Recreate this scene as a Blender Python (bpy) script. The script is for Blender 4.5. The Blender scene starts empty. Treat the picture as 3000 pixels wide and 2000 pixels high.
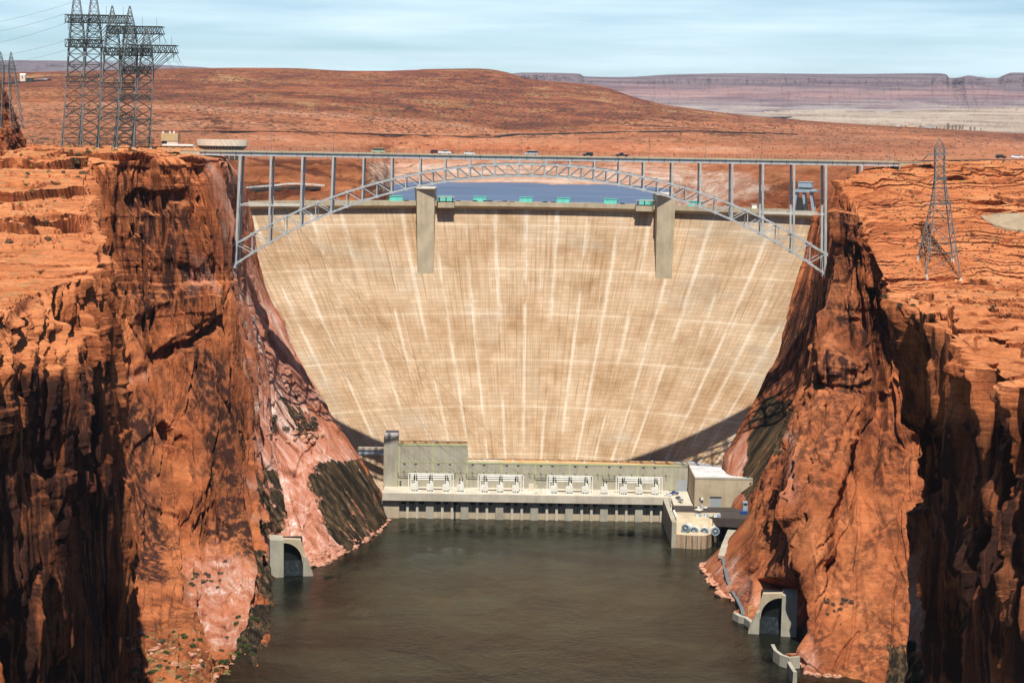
import bpy, math, random
import numpy as np
from mathutils import Vector, Matrix

SC = bpy.context.scene
COL = SC.collection
rnd = random.Random(7)

# ------------------------------------------------------------------ camera
F = 5400.0                                   # focal length in photo pixels (photo is 3000 wide)
CAM_Z = 236.0
PITCH = math.atan((1000 - 340) / F)
ROLL = 0.0160
FWD = np.array([0, math.cos(PITCH), -math.sin(PITCH)])
UP0 = np.array([0, math.sin(PITCH), math.cos(PITCH)])
RT0 = np.array([1.0, 0, 0])
RT = RT0 * math.cos(ROLL) + UP0 * math.sin(ROLL)
UP = UP0 * math.cos(ROLL) - RT0 * math.sin(ROLL)
CAM = np.array([0, 0, CAM_Z])
cd = bpy.data.cameras.new('camera')
cd.sensor_width = 36.0
cd.lens = F / 3000 * 36.0
cd.clip_start = 1.0
cd.clip_end = 90000
cam = bpy.data.objects.new('camera', cd)
COL.objects.link(cam)
cam.matrix_world = Matrix(((RT[0], UP[0], -FWD[0], 0), (RT[1], UP[1], -FWD[1], 0),
                           (RT[2], UP[2], -FWD[2], CAM_Z), (0, 0, 0, 1)))
SC.camera = cam

# ------------------------------------------------------------------ sky, sun, exposure
SUN_EL, SUN_AZ = math.radians(61.5), math.radians(4)      # azimuth: to the right of straight behind the camera
SUN_DIR = Vector((math.sin(SUN_AZ) * math.cos(SUN_EL), -math.cos(SUN_AZ) * math.cos(SUN_EL), math.sin(SUN_EL)))
world = bpy.data.worlds.new('World')
SC.world = world
world.use_nodes = True
wt = world.node_tree
wt.nodes.clear()
wo = wt.nodes.new('ShaderNodeOutputWorld')
bg = wt.nodes.new('ShaderNodeBackground')
sky = wt.nodes.new('ShaderNodeTexSky')
sky.sky_type = 'NISHITA'
sky.sun_disc = False
sky.sun_elevation = SUN_EL
sky.sun_rotation = math.pi - SUN_AZ
sky.altitude = 1200
sky.air_density = 1.0
sky.dust_density = 0.3
sky.ozone_density = 2.0
bg.inputs['Strength'].default_value = 0.055
# thin streaks of high cloud, laid out on the sky by direction
geo = wt.nodes.new('ShaderNodeTexCoord')
mp = wt.nodes.new('ShaderNodeMapping')
mp.inputs['Scale'].default_value = (3.2, 3.2, 46.0)
mp.inputs['Rotation'].default_value = (0, math.radians(-0.6), 0)
nz = wt.nodes.new('ShaderNodeTexNoise')
nz.inputs['Scale'].default_value = 1.5
nz.inputs['Detail'].default_value = 5
nz.inputs['Roughness'].default_value = 0.55
cr = wt.nodes.new('ShaderNodeValToRGB')
cr.color_ramp.elements[0].position = 0.27
cr.color_ramp.elements[0].color = (0, 0, 0, 1)
cr.color_ramp.elements[1].position = 0.72
cr.color_ramp.elements[1].color = (1, 1, 1, 1)
tint = wt.nodes.new('ShaderNodeMix')
tint.data_type = 'RGBA'
tint.blend_type = 'MULTIPLY'
tint.inputs[0].default_value = 1.0
tint.inputs[7].default_value = (0.94, 1.22, 1.46, 1)
mixc = wt.nodes.new('ShaderNodeMix')
mixc.data_type = 'RGBA'
mixc.inputs[7].default_value = (12.6, 15.4, 16.8, 1)
mul = wt.nodes.new('ShaderNodeMath')
mul.operation = 'MULTIPLY'
mul.inputs[1].default_value = 0.88
L = wt.links.new
L(geo.outputs['Generated'], mp.inputs['Vector'])
L(mp.outputs['Vector'], nz.inputs['Vector'])
L(nz.outputs['Fac'], cr.inputs['Fac'])
L(cr.outputs['Color'], mul.inputs[0])
# the streaks lie low towards the horizon; the sky overhead is clear
sepz = wt.nodes.new('ShaderNodeSeparateXYZ')
lowm = wt.nodes.new('ShaderNodeMapRange')
lowm.inputs['From Min'].default_value = 0.10
lowm.inputs['From Max'].default_value = 0.30
lowm.inputs['To Min'].default_value = 1.0
lowm.inputs['To Max'].default_value = 0.0
mul2 = wt.nodes.new('ShaderNodeMath')
mul2.operation = 'MULTIPLY'
L(geo.outputs['Generated'], sepz.inputs[0])
L(sepz.outputs['Z'], lowm.inputs['Value'])
L(lowm.outputs['Result'], mul2.inputs[0])
L(mul.outputs[0], mul2.inputs[1])
L(mul2.outputs[0], mixc.inputs[0])
L(sky.outputs['Color'], tint.inputs[6])
L(tint.outputs[2], mixc.inputs[6])
L(mixc.outputs[2], bg.inputs['Color'])
L(bg.outputs['Background'], wo.inputs['Surface'])

sd = bpy.data.lights.new('sun', 'SUN')
sd.energy = 5.0
sd.angle = math.radians(0.5)
sd.color = (1.0, 0.95, 0.86)
sun = bpy.data.objects.new('sun', sd)
COL.objects.link(sun)
sun.rotation_euler = SUN_DIR.to_track_quat('Z', 'Y').to_euler()
sun.location = (0, -200, 600)

vs = SC.view_settings
vs.view_transform = 'Standard'
vs.look = 'None'
vs.gamma = 1
vs.use_curve_mapping = False
vs.exposure = 0.36
SC.cycles.max_bounces = 6
SC.cycles.diffuse_bounces = 3
SC.cycles.glossy_bounces = 3

# ------------------------------------------------------------------ helpers: points
def U(px, py, Y):
    """photo pixel + depth in metres -> point in the place"""
    d = FWD + RT * ((px - 1500) / F) - UP * ((py - 1000) / F)
    return CAM + d * (Y / d[1])

def UA(a):
    a = np.asarray(a, float)
    d = FWD + RT * ((a[..., 0:1] - 1500) / F) - UP * ((a[..., 1:2] - 1000) / F)
    return CAM + d * (a[..., 2:3] / d[..., 1:2])

def PX(p):
    q = np.asarray(p, float) - CAM
    w = q @ FWD
    w = np.where(np.abs(w) < 1, 1, w)
    return 1500 + F * (q @ RT) / w, 1000 - F * (q @ UP) / w

def VV(px, py, Y):
    return Vector(U(px, py, Y))

# ------------------------------------------------------------------ helpers: noise
def _h(ix, iy, iz, seed):
    with np.errstate(over='ignore'):
        h = (ix.astype(np.uint32) * np.uint32(374761393) + iy.astype(np.uint32) * np.uint32(668265263)
             + iz.astype(np.uint32) * np.uint32(2147483647 - 1274126177) + np.uint32((seed * 974634777) & 0xffffffff))
        h = (h ^ (h >> np.uint32(13))) * np.uint32(1274126177)
        h = (h ^ (h >> np.uint32(16))) * np.uint32(2246822519)
        h = h ^ (h >> np.uint32(13))
    return h

def gnoise(p, seed=0):
    i = np.floor(p).astype(np.int64)
    f = p - i
    w = f * f * f * (f * (f * 6 - 15) + 10)
    out = 0.0
    for dx in (0, 1):
        for dy in (0, 1):
            for dz in (0, 1):
                h = _h(i[:, 0] + dx, i[:, 1] + dy, i[:, 2] + dz, seed)
                g = (((h & np.uint32(1023)).astype(float) / 511.5 - 1) * (f[:, 0] - dx)
                     + (((h >> np.uint32(10)) & np.uint32(1023)).astype(float) / 511.5 - 1) * (f[:, 1] - dy)
                     + (((h >> np.uint32(20)) & np.uint32(1023)).astype(float) / 511.5 - 1) * (f[:, 2] - dz))
                ww = (w[:, 0] if dx else 1 - w[:, 0]) * (w[:, 1] if dy else 1 - w[:, 1]) * (w[:, 2] if dz else 1 - w[:, 2])
                out = out + ww * g
    return out * 1.3

def fbm(p, scale, octv=4, seed=0, gain=0.5, ridge=False):
    p = p / np.asarray(scale, float)
    a, s, t = 1.0, 0.0, 0.0
    for o in range(octv):
        n = gnoise(p, seed + o * 17)
        if ridge:
            n = 1 - 2 * np.abs(n) * 1.4
        s = s + a * n
        t += a
        a *= gain
        p = p * 2.03 + 11.7
    return s / t

def worley(p, scale, seed=0, tilt=None):
    """F1, F2-F1, a random value per cell and, if asked, a plane tilted at random through each cell"""
    sc = np.ones(3) * np.asarray(scale, float)
    p = p / sc
    i = np.floor(p).astype(np.int64)
    n = len(p)
    f1, f2 = np.full(n, 9.0), np.full(n, 9.0)
    idv, tv = np.zeros(n), np.zeros(n)
    for dx in (-1, 0, 1):
        for dy in (-1, 0, 1):
            for dz in (-1, 0, 1):
                c = i + np.array([dx, dy, dz])
                h = _h(c[:, 0], c[:, 1], c[:, 2], seed)
                q = np.stack([(h & np.uint32(1023)) / 1023.0, ((h >> np.uint32(10)) & np.uint32(1023)) / 1023.0,
                              ((h >> np.uint32(20)) & np.uint32(1023)) / 1023.0], 1)
                v = p - (c + q)
                d = np.sqrt((v ** 2).sum(1))
                m = d < f1
                f2 = np.where(m, f1, np.minimum(f2, d))
                h2 = _h(c[:, 1], c[:, 2], c[:, 0], seed + 91)
                idv = np.where(m, h2.astype(float) / 4294967295.0, idv)
                if tilt is not None:
                    g = sum((((h2 >> np.uint32(s_)) & np.uint32(255)) / 127.5 - 1) * v[:, ax] * sc[ax] * (0.2 if ax == 2 else 1.0) for ax, s_ in ((0, 0), (2, 16)))
                    tv = np.where(m, g * tilt, tv)
                f1 = np.where(m, d, f1)
    return (f1, f2 - f1, idv) if tilt is None else (f1, f2 - f1, idv, tv)

def hash1(k, seed=0):
    k = np.asarray(k).astype(np.int64)
    return _h(k, k * 0 + 5, k * 0 + 9, seed).astype(float) / 4294967295.0

def sstep(a, b, x):
    t = np.clip((x - a) / (b - a), 0, 1)
    return t * t * (3 - 2 * t)

def seg_dist(px, py, line):
    d = np.full(px.shape, 1e9)
    for (ax, ay), (bx, by) in zip(line[:-1], line[1:]):
        vx, vy = bx - ax, by - ay
        t = np.clip(((px - ax) * vx + (py - ay) * vy) / (vx * vx + vy * vy + 1e-9), 0, 1)
        d = np.minimum(d, np.hypot(px - ax - t * vx, py - ay - t * vy))
    return d

def poly_sd(px, py, poly):
    """distance to polygon edge, positive inside"""
    d = seg_dist(px, py, list(poly) + [poly[0]])
    ins = np.zeros(px.shape, bool)
    n = len(poly)
    for k in range(n):
        x1, y1 = poly[k]
        x2, y2 = poly[(k + 1) % n]
        c = (y1 > py) != (y2 > py)
        xi = (x2 - x1) * (py - y1) / ((y2 - y1) if y2 != y1 else 1e-9) + x1
        ins ^= c & (px < xi)
    return np.where(ins, d, -d)

def pchip(xs, ys, x):
    """monotone cubic through ys[n,...] at xs[n]"""
    xs = np.asarray(xs, float)
    h = np.diff(xs)
    sh = (len(h),) + (1,) * (ys.ndim - 1)
    h = h.reshape(sh)
    d = np.diff(ys, axis=0) / h
    m = np.zeros_like(ys)
    if len(xs) > 2:
        w1 = 2 * h[1:] + h[:-1]
        w2 = h[1:] + 2 * h[:-1]
        a, b = d[:-1], d[1:]
        ok = a * b > 0
        with np.errstate(divide='ignore', invalid='ignore'):
            mm = (w1 + w2) / (w1 / a + w2 / b)
        m[1:-1] = np.where(ok, mm, 0)
    m[0], m[-1] = d[0], d[-1]
    k = np.clip(np.searchsorted(xs, x, side='right') - 1, 0, len(xs) - 2)
    hk = np.diff(xs)[k]
    t = (x - xs[k]) / hk
    t = t.reshape((-1,) + (1,) * (ys.ndim - 1))
    hk = hk.reshape(t.shape)
    t2, t3 = t * t, t * t * t
    return ((2 * t3 - 3 * t2 + 1) * ys[k] + (t3 - 2 * t2 + t) * hk * m[k]
            + (-2 * t3 + 3 * t2) * ys[k + 1] + (t3 - t2) * hk * m[k + 1])

# ------------------------------------------------------------------ helpers: objects
def tag(o, label=None, cat=None, group=None, kind=None):
    if label: o['label'] = label
    if cat: o['category'] = cat
    if group: o['group'] = group
    if kind: o['kind'] = kind
    return o

def mesh_obj(name, verts, faces, mat, parent=None, smooth=False):
    me = bpy.data.meshes.new(name)
    me.from_pydata([tuple(v) for v in verts], [], faces)
    me.update()
    if mat: me.materials.append(mat)
    if smooth: me.polygons.foreach_set('use_smooth', [True] * len(me.polygons))
    o = bpy.data.objects.new(name, me)
    COL.objects.link(o)
    if parent is not None: o.parent = parent
    return o

def grid_obj(name, P, mat, smooth=True, attrs=None, uv=None, flip=False):
    """P[ns,nt,3] -> one quad mesh, with float point attributes"""
    ns, nt = P.shape[:2]
    me = bpy.data.meshes.new(name)
    idx = np.arange(ns * nt).reshape(ns, nt)
    a, b, c, d = idx[:-1, :-1], idx[1:, :-1], idx[1:, 1:], idx[:-1, 1:]
    q = np.stack([a, d, c, b] if flip else [a, b, c, d], -1).reshape(-1, 4)
    nv, nf = ns * nt, len(q)
    me.vertices.add(nv)
    me.vertices.foreach_set('co', P.reshape(-1).astype(np.float32))
    me.loops.add(nf * 4)
    me.loops.foreach_set('vertex_index', q.reshape(-1).astype(np.int32))
    me.polygons.add(nf)
    me.polygons.foreach_set('loop_start', np.arange(0, nf * 4, 4, dtype=np.int32))
    me.polygons.foreach_set('use_smooth', np.full(nf, smooth))
    me.update(calc_edges=True)
    for k, v in (attrs or {}).items():
        at = me.attributes.new(k, 'FLOAT', 'POINT')
        at.data.foreach_set('value', np.asarray(v, np.float32).reshape(-1))
    if uv is not None:
        ul = me.uv_layers.new(name='UVMap')
        ul.data.foreach_set('uv', uv.reshape(-1, 2)[q.reshape(-1)].astype(np.float32).reshape(-1))
    me.materials.append(mat)
    o = bpy.data.objects.new(name, me)
    COL.objects.link(o)
    return o

class MB:
    """collects simple solids into one mesh"""
    def __init__(self): self.v, self.f = [], []
    def add(self, vs, fs):
        n = len(self.v)
        self.v += [tuple(map(float, v)) for v in vs]
        self.f += [tuple(i + n for i in f) for f in fs]
        return self
    def box(self, x0, x1, y0, y1, z0, z1):
        return self.add([(x0, y0, z0), (x1, y0, z0), (x1, y1, z0), (x0, y1, z0), (x0, y0, z1), (x1, y0, z1), (x1, y1, z1), (x0, y1, z1)],
                        [(3, 2, 1, 0), (4, 5, 6, 7), (0, 1, 5, 4), (1, 2, 6, 5), (2, 3, 7, 6), (3, 0, 4, 7)])
    def cbox(self, c, s):
        return self.box(c[0] - s[0] / 2, c[0] + s[0] / 2, c[1] - s[1] / 2, c[1] + s[1] / 2, c[2] - s[2] / 2, c[2] + s[2] / 2)
    def bar(self, p, q, w, h=None, up=(0, 0, 1)):
        h = h or w
        p, q = Vector(p), Vector(q)
        d = (q - p).normalized()
        u = Vector(up)
        if abs(d.dot(u)) > 0.98: u = Vector((0, 1, 0))
        s = d.cross(u).normalized()
        u = s.cross(d)
        vs = []
        for e in (p, q):
            for a, b in ((-1, -1), (1, -1), (1, 1), (-1, 1)):
                vs.append(e + s * (a * w / 2) + u * (b * h / 2))
        return self.add(vs, [(3, 2, 1, 0), (4, 5, 6, 7), (0, 1, 5, 4), (1, 2, 6, 5), (2, 3, 7, 6), (3, 0, 4, 7)])
    def tube(self, p, q, r, r2=None, n=8):
        r2 = r if r2 is None else r2
        p, q = Vector(p), Vector(q)
        d = (q - p).normalized()
        u = Vector((0, 0, 1)) if abs(d.z) < 0.95 else Vector((1, 0, 0))
        s = d.cross(u).normalized()
        u = s.cross(d)
        vs = [e + (s * math.cos(2 * math.pi * k / n) + u * math.sin(2 * math.pi * k / n)) * rr for e, rr in ((p, r), (q, r2)) for k in range(n)]
        fs = [(k, (k + 1) % n, n + (k + 1) % n, n + k) for k in range(n)] + [tuple(range(n))[::-1], tuple(range(n, 2 * n))]
        return self.add(vs, fs)
    def path(self, pts, r, n=5):
        for a, b in zip(pts[:-1], pts[1:]): self.tube(a, b, r, n=n)
        return self
    def prism(self, poly, z0, z1):
        n = len(poly)
        vs = [(x, y, z0) for x, y in poly] + [(x, y, z1) for x, y in poly]
        return self.add(vs, [tuple(range(n))[::-1], tuple(range(n, 2 * n))] + [(k, (k + 1) % n, n + (k + 1) % n, n + k) for k in range(n)])
    def extrude_y(self, poly, y0, y1):
        n = len(poly)
        vs = [(x, y0, z) for x, z in poly] + [(x, y1, z) for x, z in poly]
        return self.add(vs, [tuple(range(n)), tuple(range(n, 2 * n))[::-1]] + [(k, n + k, n + (k + 1) % n, (k + 1) % n) for k in range(n)])
    def lathe(self, prof, c=(0, 0, 0), n=12, axis='z'):
        vs, m = [], len(prof)
        for k in range(n):
            a = 2 * math.pi * k / n
            for r, h in prof:
                if axis == 'z': vs.append((c[0] + r * math.cos(a), c[1] + r * math.sin(a), c[2] + h))
                else: vs.append((c[0] + r * math.cos(a), c[1] + h, c[2] + r * math.sin(a)))
        fs = [(k * m + j, ((k + 1) % n) * m + j, ((k + 1) % n) * m + j + 1, k * m + j + 1) for k in range(n) for j in range(m - 1)]
        return self.add(vs, fs)
    def build(self, name, mat, parent=None, smooth=False, bevel=0):
        r = parent
        while r is not None and r.parent is not None: r = r.parent
        off = Vector(r.location) if r is not None else Vector((0, 0, 0))
        o = mesh_obj(name, [Vector(v) - off for v in self.v], self.f, mat, parent, smooth)
        if bevel:
            b = o.modifiers.new('bevel', 'BEVEL')
            b.width = bevel
            b.segments = 2
            b.limit_method = 'ANGLE'
        return o

def empty(name, loc, label=None, cat=None, group=None):
    o = bpy.data.objects.new(name, None)
    COL.objects.link(o)
    o.location = loc
    o.empty_display_size = 0.5
    return tag(o, label, cat, group)

def copy_tree(o, parent=None, label=None, loc=None, rz=None):
    c = o.copy()
    COL.objects.link(c)
    if parent is not None: c.parent = parent
    if label: c['label'] = label
    if loc is not None: c.location = loc
    if rz is not None: c.rotation_euler = (0, 0, rz)
    for ch in [x for x in bpy.data.objects if x.parent is o]:
        copy_tree(ch, c)
    return c

# ------------------------------------------------------------------ helpers: materials
class NT:
    def __init__(self, name):
        self.m = bpy.data.materials.new(name)
        self.m.use_nodes = True
        self.t = self.m.node_tree
        self.b = self.t.nodes['Principled BSDF']
        self.b.inputs['Roughness'].default_value = 0.9
        self.b.inputs['Specular IOR Level'].default_value = 0.25
    def n(self, t): return self.t.nodes.new(t)
    def l(self, a, b): self.t.links.new(a, b)
    def pos(self, scale=(1, 1, 1), rot=(0, 0, 0)):
        g = self.n('ShaderNodeNewGeometry')
        m = self.n('ShaderNodeMapping')
        m.inputs['Scale'].default_value = scale
        m.inputs['Rotation'].default_value = rot
        self.l(g.outputs['Position'], m.inputs['Vector'])
        return m.outputs['Vector']
    def uv(self, scale=(1, 1, 1)):
        g = self.n('ShaderNodeUVMap')
        m = self.n('ShaderNodeMapping')
        m.inputs['Scale'].default_value = scale
        self.l(g.outputs['UV'], m.inputs['Vector'])
        return m.outputs['Vector']
    def noise(self, vec, scale=1, detail=4, rough=0.55, dist=0.0):
        n = self.n('ShaderNodeTexNoise')
        n.inputs['Scale'].default_value = scale
        n.inputs['Detail'].default_value = detail
        n.inputs['Roughness'].default_value = rough
        n.inputs['Distortion'].default_value = dist
        self.l(vec, n.inputs['Vector'])
        return n.outputs['Fac']
    def vor(self, vec, scale=1, feat='F1', out='Distance', rand=1.0):
        n = self.n('ShaderNodeTexVoronoi')
        n.feature = feat
        n.inputs['Scale'].default_value = scale
        n.inputs['Randomness'].default_value = rand
        self.l(vec, n.inputs['Vector'])
        return n.outputs[out]
    def ramp(self, fac, *st):
        r = self.n('ShaderNodeValToRGB')
        e = r.color_ramp.elements
        while len(e) < len(st): e.new(0.5)
        for k, (p, c) in enumerate(st):
            e[k].position = p
            e[k].color = (c, c, c, 1) if isinstance(c, (int, float)) else (*c, 1)
        self.l(fac, r.inputs['Fac'])
        return r.outputs['Color']
    def math(self, op, a, b=None, clamp=False):
        m = self.n('ShaderNodeMath')
        m.operation = op
        m.use_clamp = clamp
        for k, x in enumerate((a, b)):
            if x is None: continue
            if isinstance(x, (int, float)): m.inputs[k].default_value = x
            else: self.l(x, m.inputs[k])
        return m.outputs[0]
    def mix(self, fac, a, b, mode='MIX'):
        m = self.n('ShaderNodeMix')
        m.data_type = 'RGBA'
        m.blend_type = mode
        for k, x in ((0, fac), (6, a), (7, b)):
            if isinstance(x, (int, float)): m.inputs[k].default_value = x
            elif isinstance(x, tuple): m.inputs[k].default_value = (*x, 1)
            else: self.l(x, m.inputs[k])
        return m.outputs[2]
    def attr(self, name):
        a = self.n('ShaderNodeAttribute')
        a.attribute_name = name
        return a.outputs['Fac']
    def nz(self):
        g = self.n('ShaderNodeNewGeometry')
        s = self.n('ShaderNodeSeparateXYZ')
        self.l(g.outputs['Normal'], s.inputs[0])
        return s.outputs['Z']
    def bump(self, h, strength=0.5, dist=1.0, prev=None):
        b = self.n('ShaderNodeBump')
        b.inputs['Strength'].default_value = strength
        b.inputs['Distance'].default_value = dist
        self.l(h, b.inputs['Height'])
        if prev is not None: self.l(prev, b.inputs['Normal'])
        return b.outputs['Normal']
    def done(self, col=None, rough=None, normal=None, metal=None, spec=None):
        for nm, x in (('Base Color', col), ('Roughness', rough), ('Metallic', metal), ('Specular IOR Level', spec)):
            if x is None: continue
            if isinstance(x, tuple): self.b.inputs[nm].default_value = (*x, 1)
            elif isinstance(x, (int, float)): self.b.inputs[nm].default_value = x
            else: self.l(x, self.b.inputs[nm])
        if normal is not None: self.l(normal, self.b.inputs['Normal'])
        return self.m

def simple(name, col, rough=0.7, var=0.12, scale=0.6, metal=None, spec=None):
    """paint, metal or plaster with a little weathering"""
    t = NT(name)
    v = t.pos((1, 1, 0.4))
    n = t.noise(v, scale, 5, 0.6)
    lo = tuple(c * (1 - var * 2) for c in col)
    hi = tuple(min(1, c * (1 + var)) for c in col)
    return t.done(t.ramp(n, (0.3, lo), (0.7, hi)), rough, metal=metal, spec=spec)
# ================================================================== materials of the place
def rock_mat(name, warm=1.0):
    t = NT(name)
    P = t.pos()
    nz = t.nz()
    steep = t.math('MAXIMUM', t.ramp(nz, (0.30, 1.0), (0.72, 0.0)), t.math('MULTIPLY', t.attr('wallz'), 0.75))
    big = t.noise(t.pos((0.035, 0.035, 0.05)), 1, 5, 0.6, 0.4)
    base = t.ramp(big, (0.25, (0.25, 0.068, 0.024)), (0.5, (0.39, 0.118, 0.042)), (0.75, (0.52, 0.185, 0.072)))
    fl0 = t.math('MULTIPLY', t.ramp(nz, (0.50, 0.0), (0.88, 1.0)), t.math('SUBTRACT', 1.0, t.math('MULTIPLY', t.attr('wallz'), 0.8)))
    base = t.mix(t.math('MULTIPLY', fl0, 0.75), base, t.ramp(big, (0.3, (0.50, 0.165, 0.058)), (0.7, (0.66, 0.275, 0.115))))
    # bedding: thin tilted lines, bent by a slow warp
    bed = t.noise(t.pos((0.03, 0.03, 1.1), (0.10, 0.05, 0)), 1, 6, 0.65, 1.3)
    base = t.mix(t.math('SUBTRACT', 0.75, t.math('MULTIPLY', t.attr('wallz'), 0.45)), base, t.ramp(bed, (0.36, (0.55, 0.45, 0.42)), (0.5, (1, 1, 1)), (0.66, (1.18, 1.18, 1.15))), 'MULTIPLY')
    cross = t.noise(t.pos((0.25, 0.25, 1.6), (0.5, 0.35, 0)), 1, 5, 0.6, 2.0)
    base = t.mix(t.math('SUBTRACT', 0.55, t.math('MULTIPLY', t.attr('wallz'), 0.25)), base, t.ramp(cross, (0.38, (0.6, 0.52, 0.5)), (0.52, (1, 1, 1)), (0.68, (1.15, 1.12, 1.1))), 'MULTIPLY')
    # desert varnish running down steep faces
    st1 = t.noise(t.pos((0.26, 0.26, 0.010)), 1, 7, 0.66, 0.12)
    st2 = t.noise(t.pos((0.050, 0.050, 0.014)), 1, 5, 0.62, 0.4)
    v = t.math('MULTIPLY', t.ramp(st1, (0.42, 0.0), (0.56, 1.0)), t.ramp(st2, (0.38, 0.0), (0.56, 1.0)))
    st3 = t.noise(t.pos((0.55, 0.55, 0.010)), 1, 5, 0.6, 0.3)
    v = t.math('MAXIMUM', v, t.math('MULTIPLY', t.ramp(st3, (0.55, 0.0), (0.66, 0.75)), t.ramp(st2, (0.42, 0.2), (0.55, 1.0))))
    v = t.math('MULTIPLY', v, steep)
    v = t.math('ADD', t.math('MULTIPLY', v, 0.85), t.math('MULTIPLY', t.attr('varnish'), t.ramp(st1, (0.25, 0.15), (0.6, 0.95))), True)
    col = t.mix(v, base, (0.045, 0.018, 0.012))
    # blocks broken off at different times: each plane has its own tone
    vc = t.n('ShaderNodeTexVoronoi')
    vc.inputs['Scale'].default_value = 1
    t.l(t.pos((0.075, 0.075, 0.014)), vc.inputs['Vector'])
    col = t.mix(t.math('MULTIPLY', steep, 0.55), col, t.ramp(vc.outputs['Color'], (0.2, (0.62, 0.58, 0.58)), (0.5, (1, 1, 1)), (0.85, (1.32, 1.36, 1.42))), 'MULTIPLY')
    crk = t.vor(t.pos((0.11, 0.11, 0.007)), 1, 'DISTANCE_TO_EDGE')
    col = t.mix(t.math('MULTIPLY', t.math('MULTIPLY', t.ramp(crk, (0.0, 0.8), (0.020, 0.0)), steep), t.ramp(t.noise(t.pos((0.06, 0.06, 0.04)), 1, 3, 0.6), (0.48, 0.0), (0.58, 1.0))), col, (0.035, 0.015, 0.010))
    gg = t.n('ShaderNodeNewGeometry')
    sx = t.n('ShaderNodeSeparateXYZ')
    t.l(gg.outputs['Position'], sx.inputs[0])
    ax = t.math('ABSOLUTE', sx.outputs['X'])
    ca = t.math('SUBTRACT', t.math('MULTIPLY', ax, 0.82), t.math('MULTIPLY', sx.outputs['Z'], 0.56))
    cb = t.math('ADD', t.math('MULTIPLY', ax, 0.56), t.math('MULTIPLY', sx.outputs['Z'], 0.82))
    cx = t.n('ShaderNodeCombineXYZ')
    t.l(ca, cx.inputs[0])
    t.l(sx.outputs['Y'], cx.inputs[1])
    t.l(cb, cx.inputs[2])
    def fall(sc):
        m = t.n('ShaderNodeMapping')
        m.inputs['Scale'].default_value = sc
        t.l(cx.outputs[0], m.inputs['Vector'])
        return m.outputs['Vector']
    # pale dusted and salt-streaked rock
    sp = t.noise(fall((0.20, 0.10, 0.018)), 1, 8, 0.70, 0.6)
    palec = t.ramp(sp, (0.34, (0.13, 0.050, 0.034)), (0.42, (0.36, 0.135, 0.080)), (0.50, (0.48, 0.215, 0.145)), (0.58, (0.56, 0.33, 0.255)), (0.68, (0.80, 0.70, 0.63)))
    col = t.mix(t.math('MULTIPLY', t.attr('pale'), t.ramp(st2, (0.25, 0.55), (0.6, 1.0))), col, palec)
    # wet seep stain with moss
    ss = t.noise(fall((0.30, 0.12, 0.012)), 1, 7, 0.66, 0.3)
    stc = t.ramp(t.noise(fall((0.55, 0.16, 0.010)), 1, 5, 0.62, 0.15), (0.36, (0.010, 0.008, 0.006)), (0.47, (0.026, 0.019, 0.011)), (0.56, (0.070, 0.045, 0.024)), (0.64, (0.125, 0.078, 0.040)), (0.72, (0.34, 0.18, 0.12)))
    sm = t.math('ADD', t.attr('stain'), t.math('MULTIPLY', t.math('SUBTRACT', ss, 0.52), 3.4))
    col = t.mix(t.ramp(sm, (0.42, 0.0), (0.58, 1.0)), col, stc)
    # dry grass and dust on the flats
    fl = t.ramp(nz, (0.80, 0.0), (0.93, 1.0))
    gn = t.noise(t.pos((0.16, 0.16, 0.16)), 1, 6, 0.7)
    g2 = t.noise(t.pos((1.3, 1.3, 1.3)), 1, 3, 0.6)
    gm = t.math('MULTIPLY', t.math('MULTIPLY', t.ramp(gn, (0.50, 0.0), (0.62, 1.0)), fl), t.ramp(g2, (0.35, 0.2), (0.6, 1.0)))
    col = t.mix(t.math('MULTIPLY', gm, t.attr('grass')), col, (0.27, 0.20, 0.085))
    fine = t.noise(t.pos((1.1, 1.1, 1.1)), 1, 6, 0.7)
    col = t.mix(0.6, col, t.ramp(fine, (0.3, (0.62, 0.6, 0.58)), (0.55, (1, 1, 1)), (0.75, (1.2, 1.2, 1.2))), 'MULTIPLY')
    h1 = t.noise(t.pos((1.0, 1.0, 1.3), (0.2, 0.1, 0)), 1, 9, 0.74, 0.3)
    hv = t.vor(t.pos((0.20, 0.20, 0.022)), 1, 'DISTANCE_TO_EDGE')
    h2 = t.noise(t.pos((0.9, 0.9, 0.05)), 1, 6, 0.66)
    n1 = t.bump(h1, 0.6, 0.7)
    n1 = t.bump(t.ramp(hv, (0.0, 0.0), (0.04, 1.0)), 0.25, 0.4, n1)
    n2 = t.bump(t.math('MULTIPLY', h2, steep), 0.5, 0.7, n1)
    n2 = t.bump(bed, 0.2, 0.6, n2)
    return t.done(col, 0.93, n2, spec=0.12)

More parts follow.
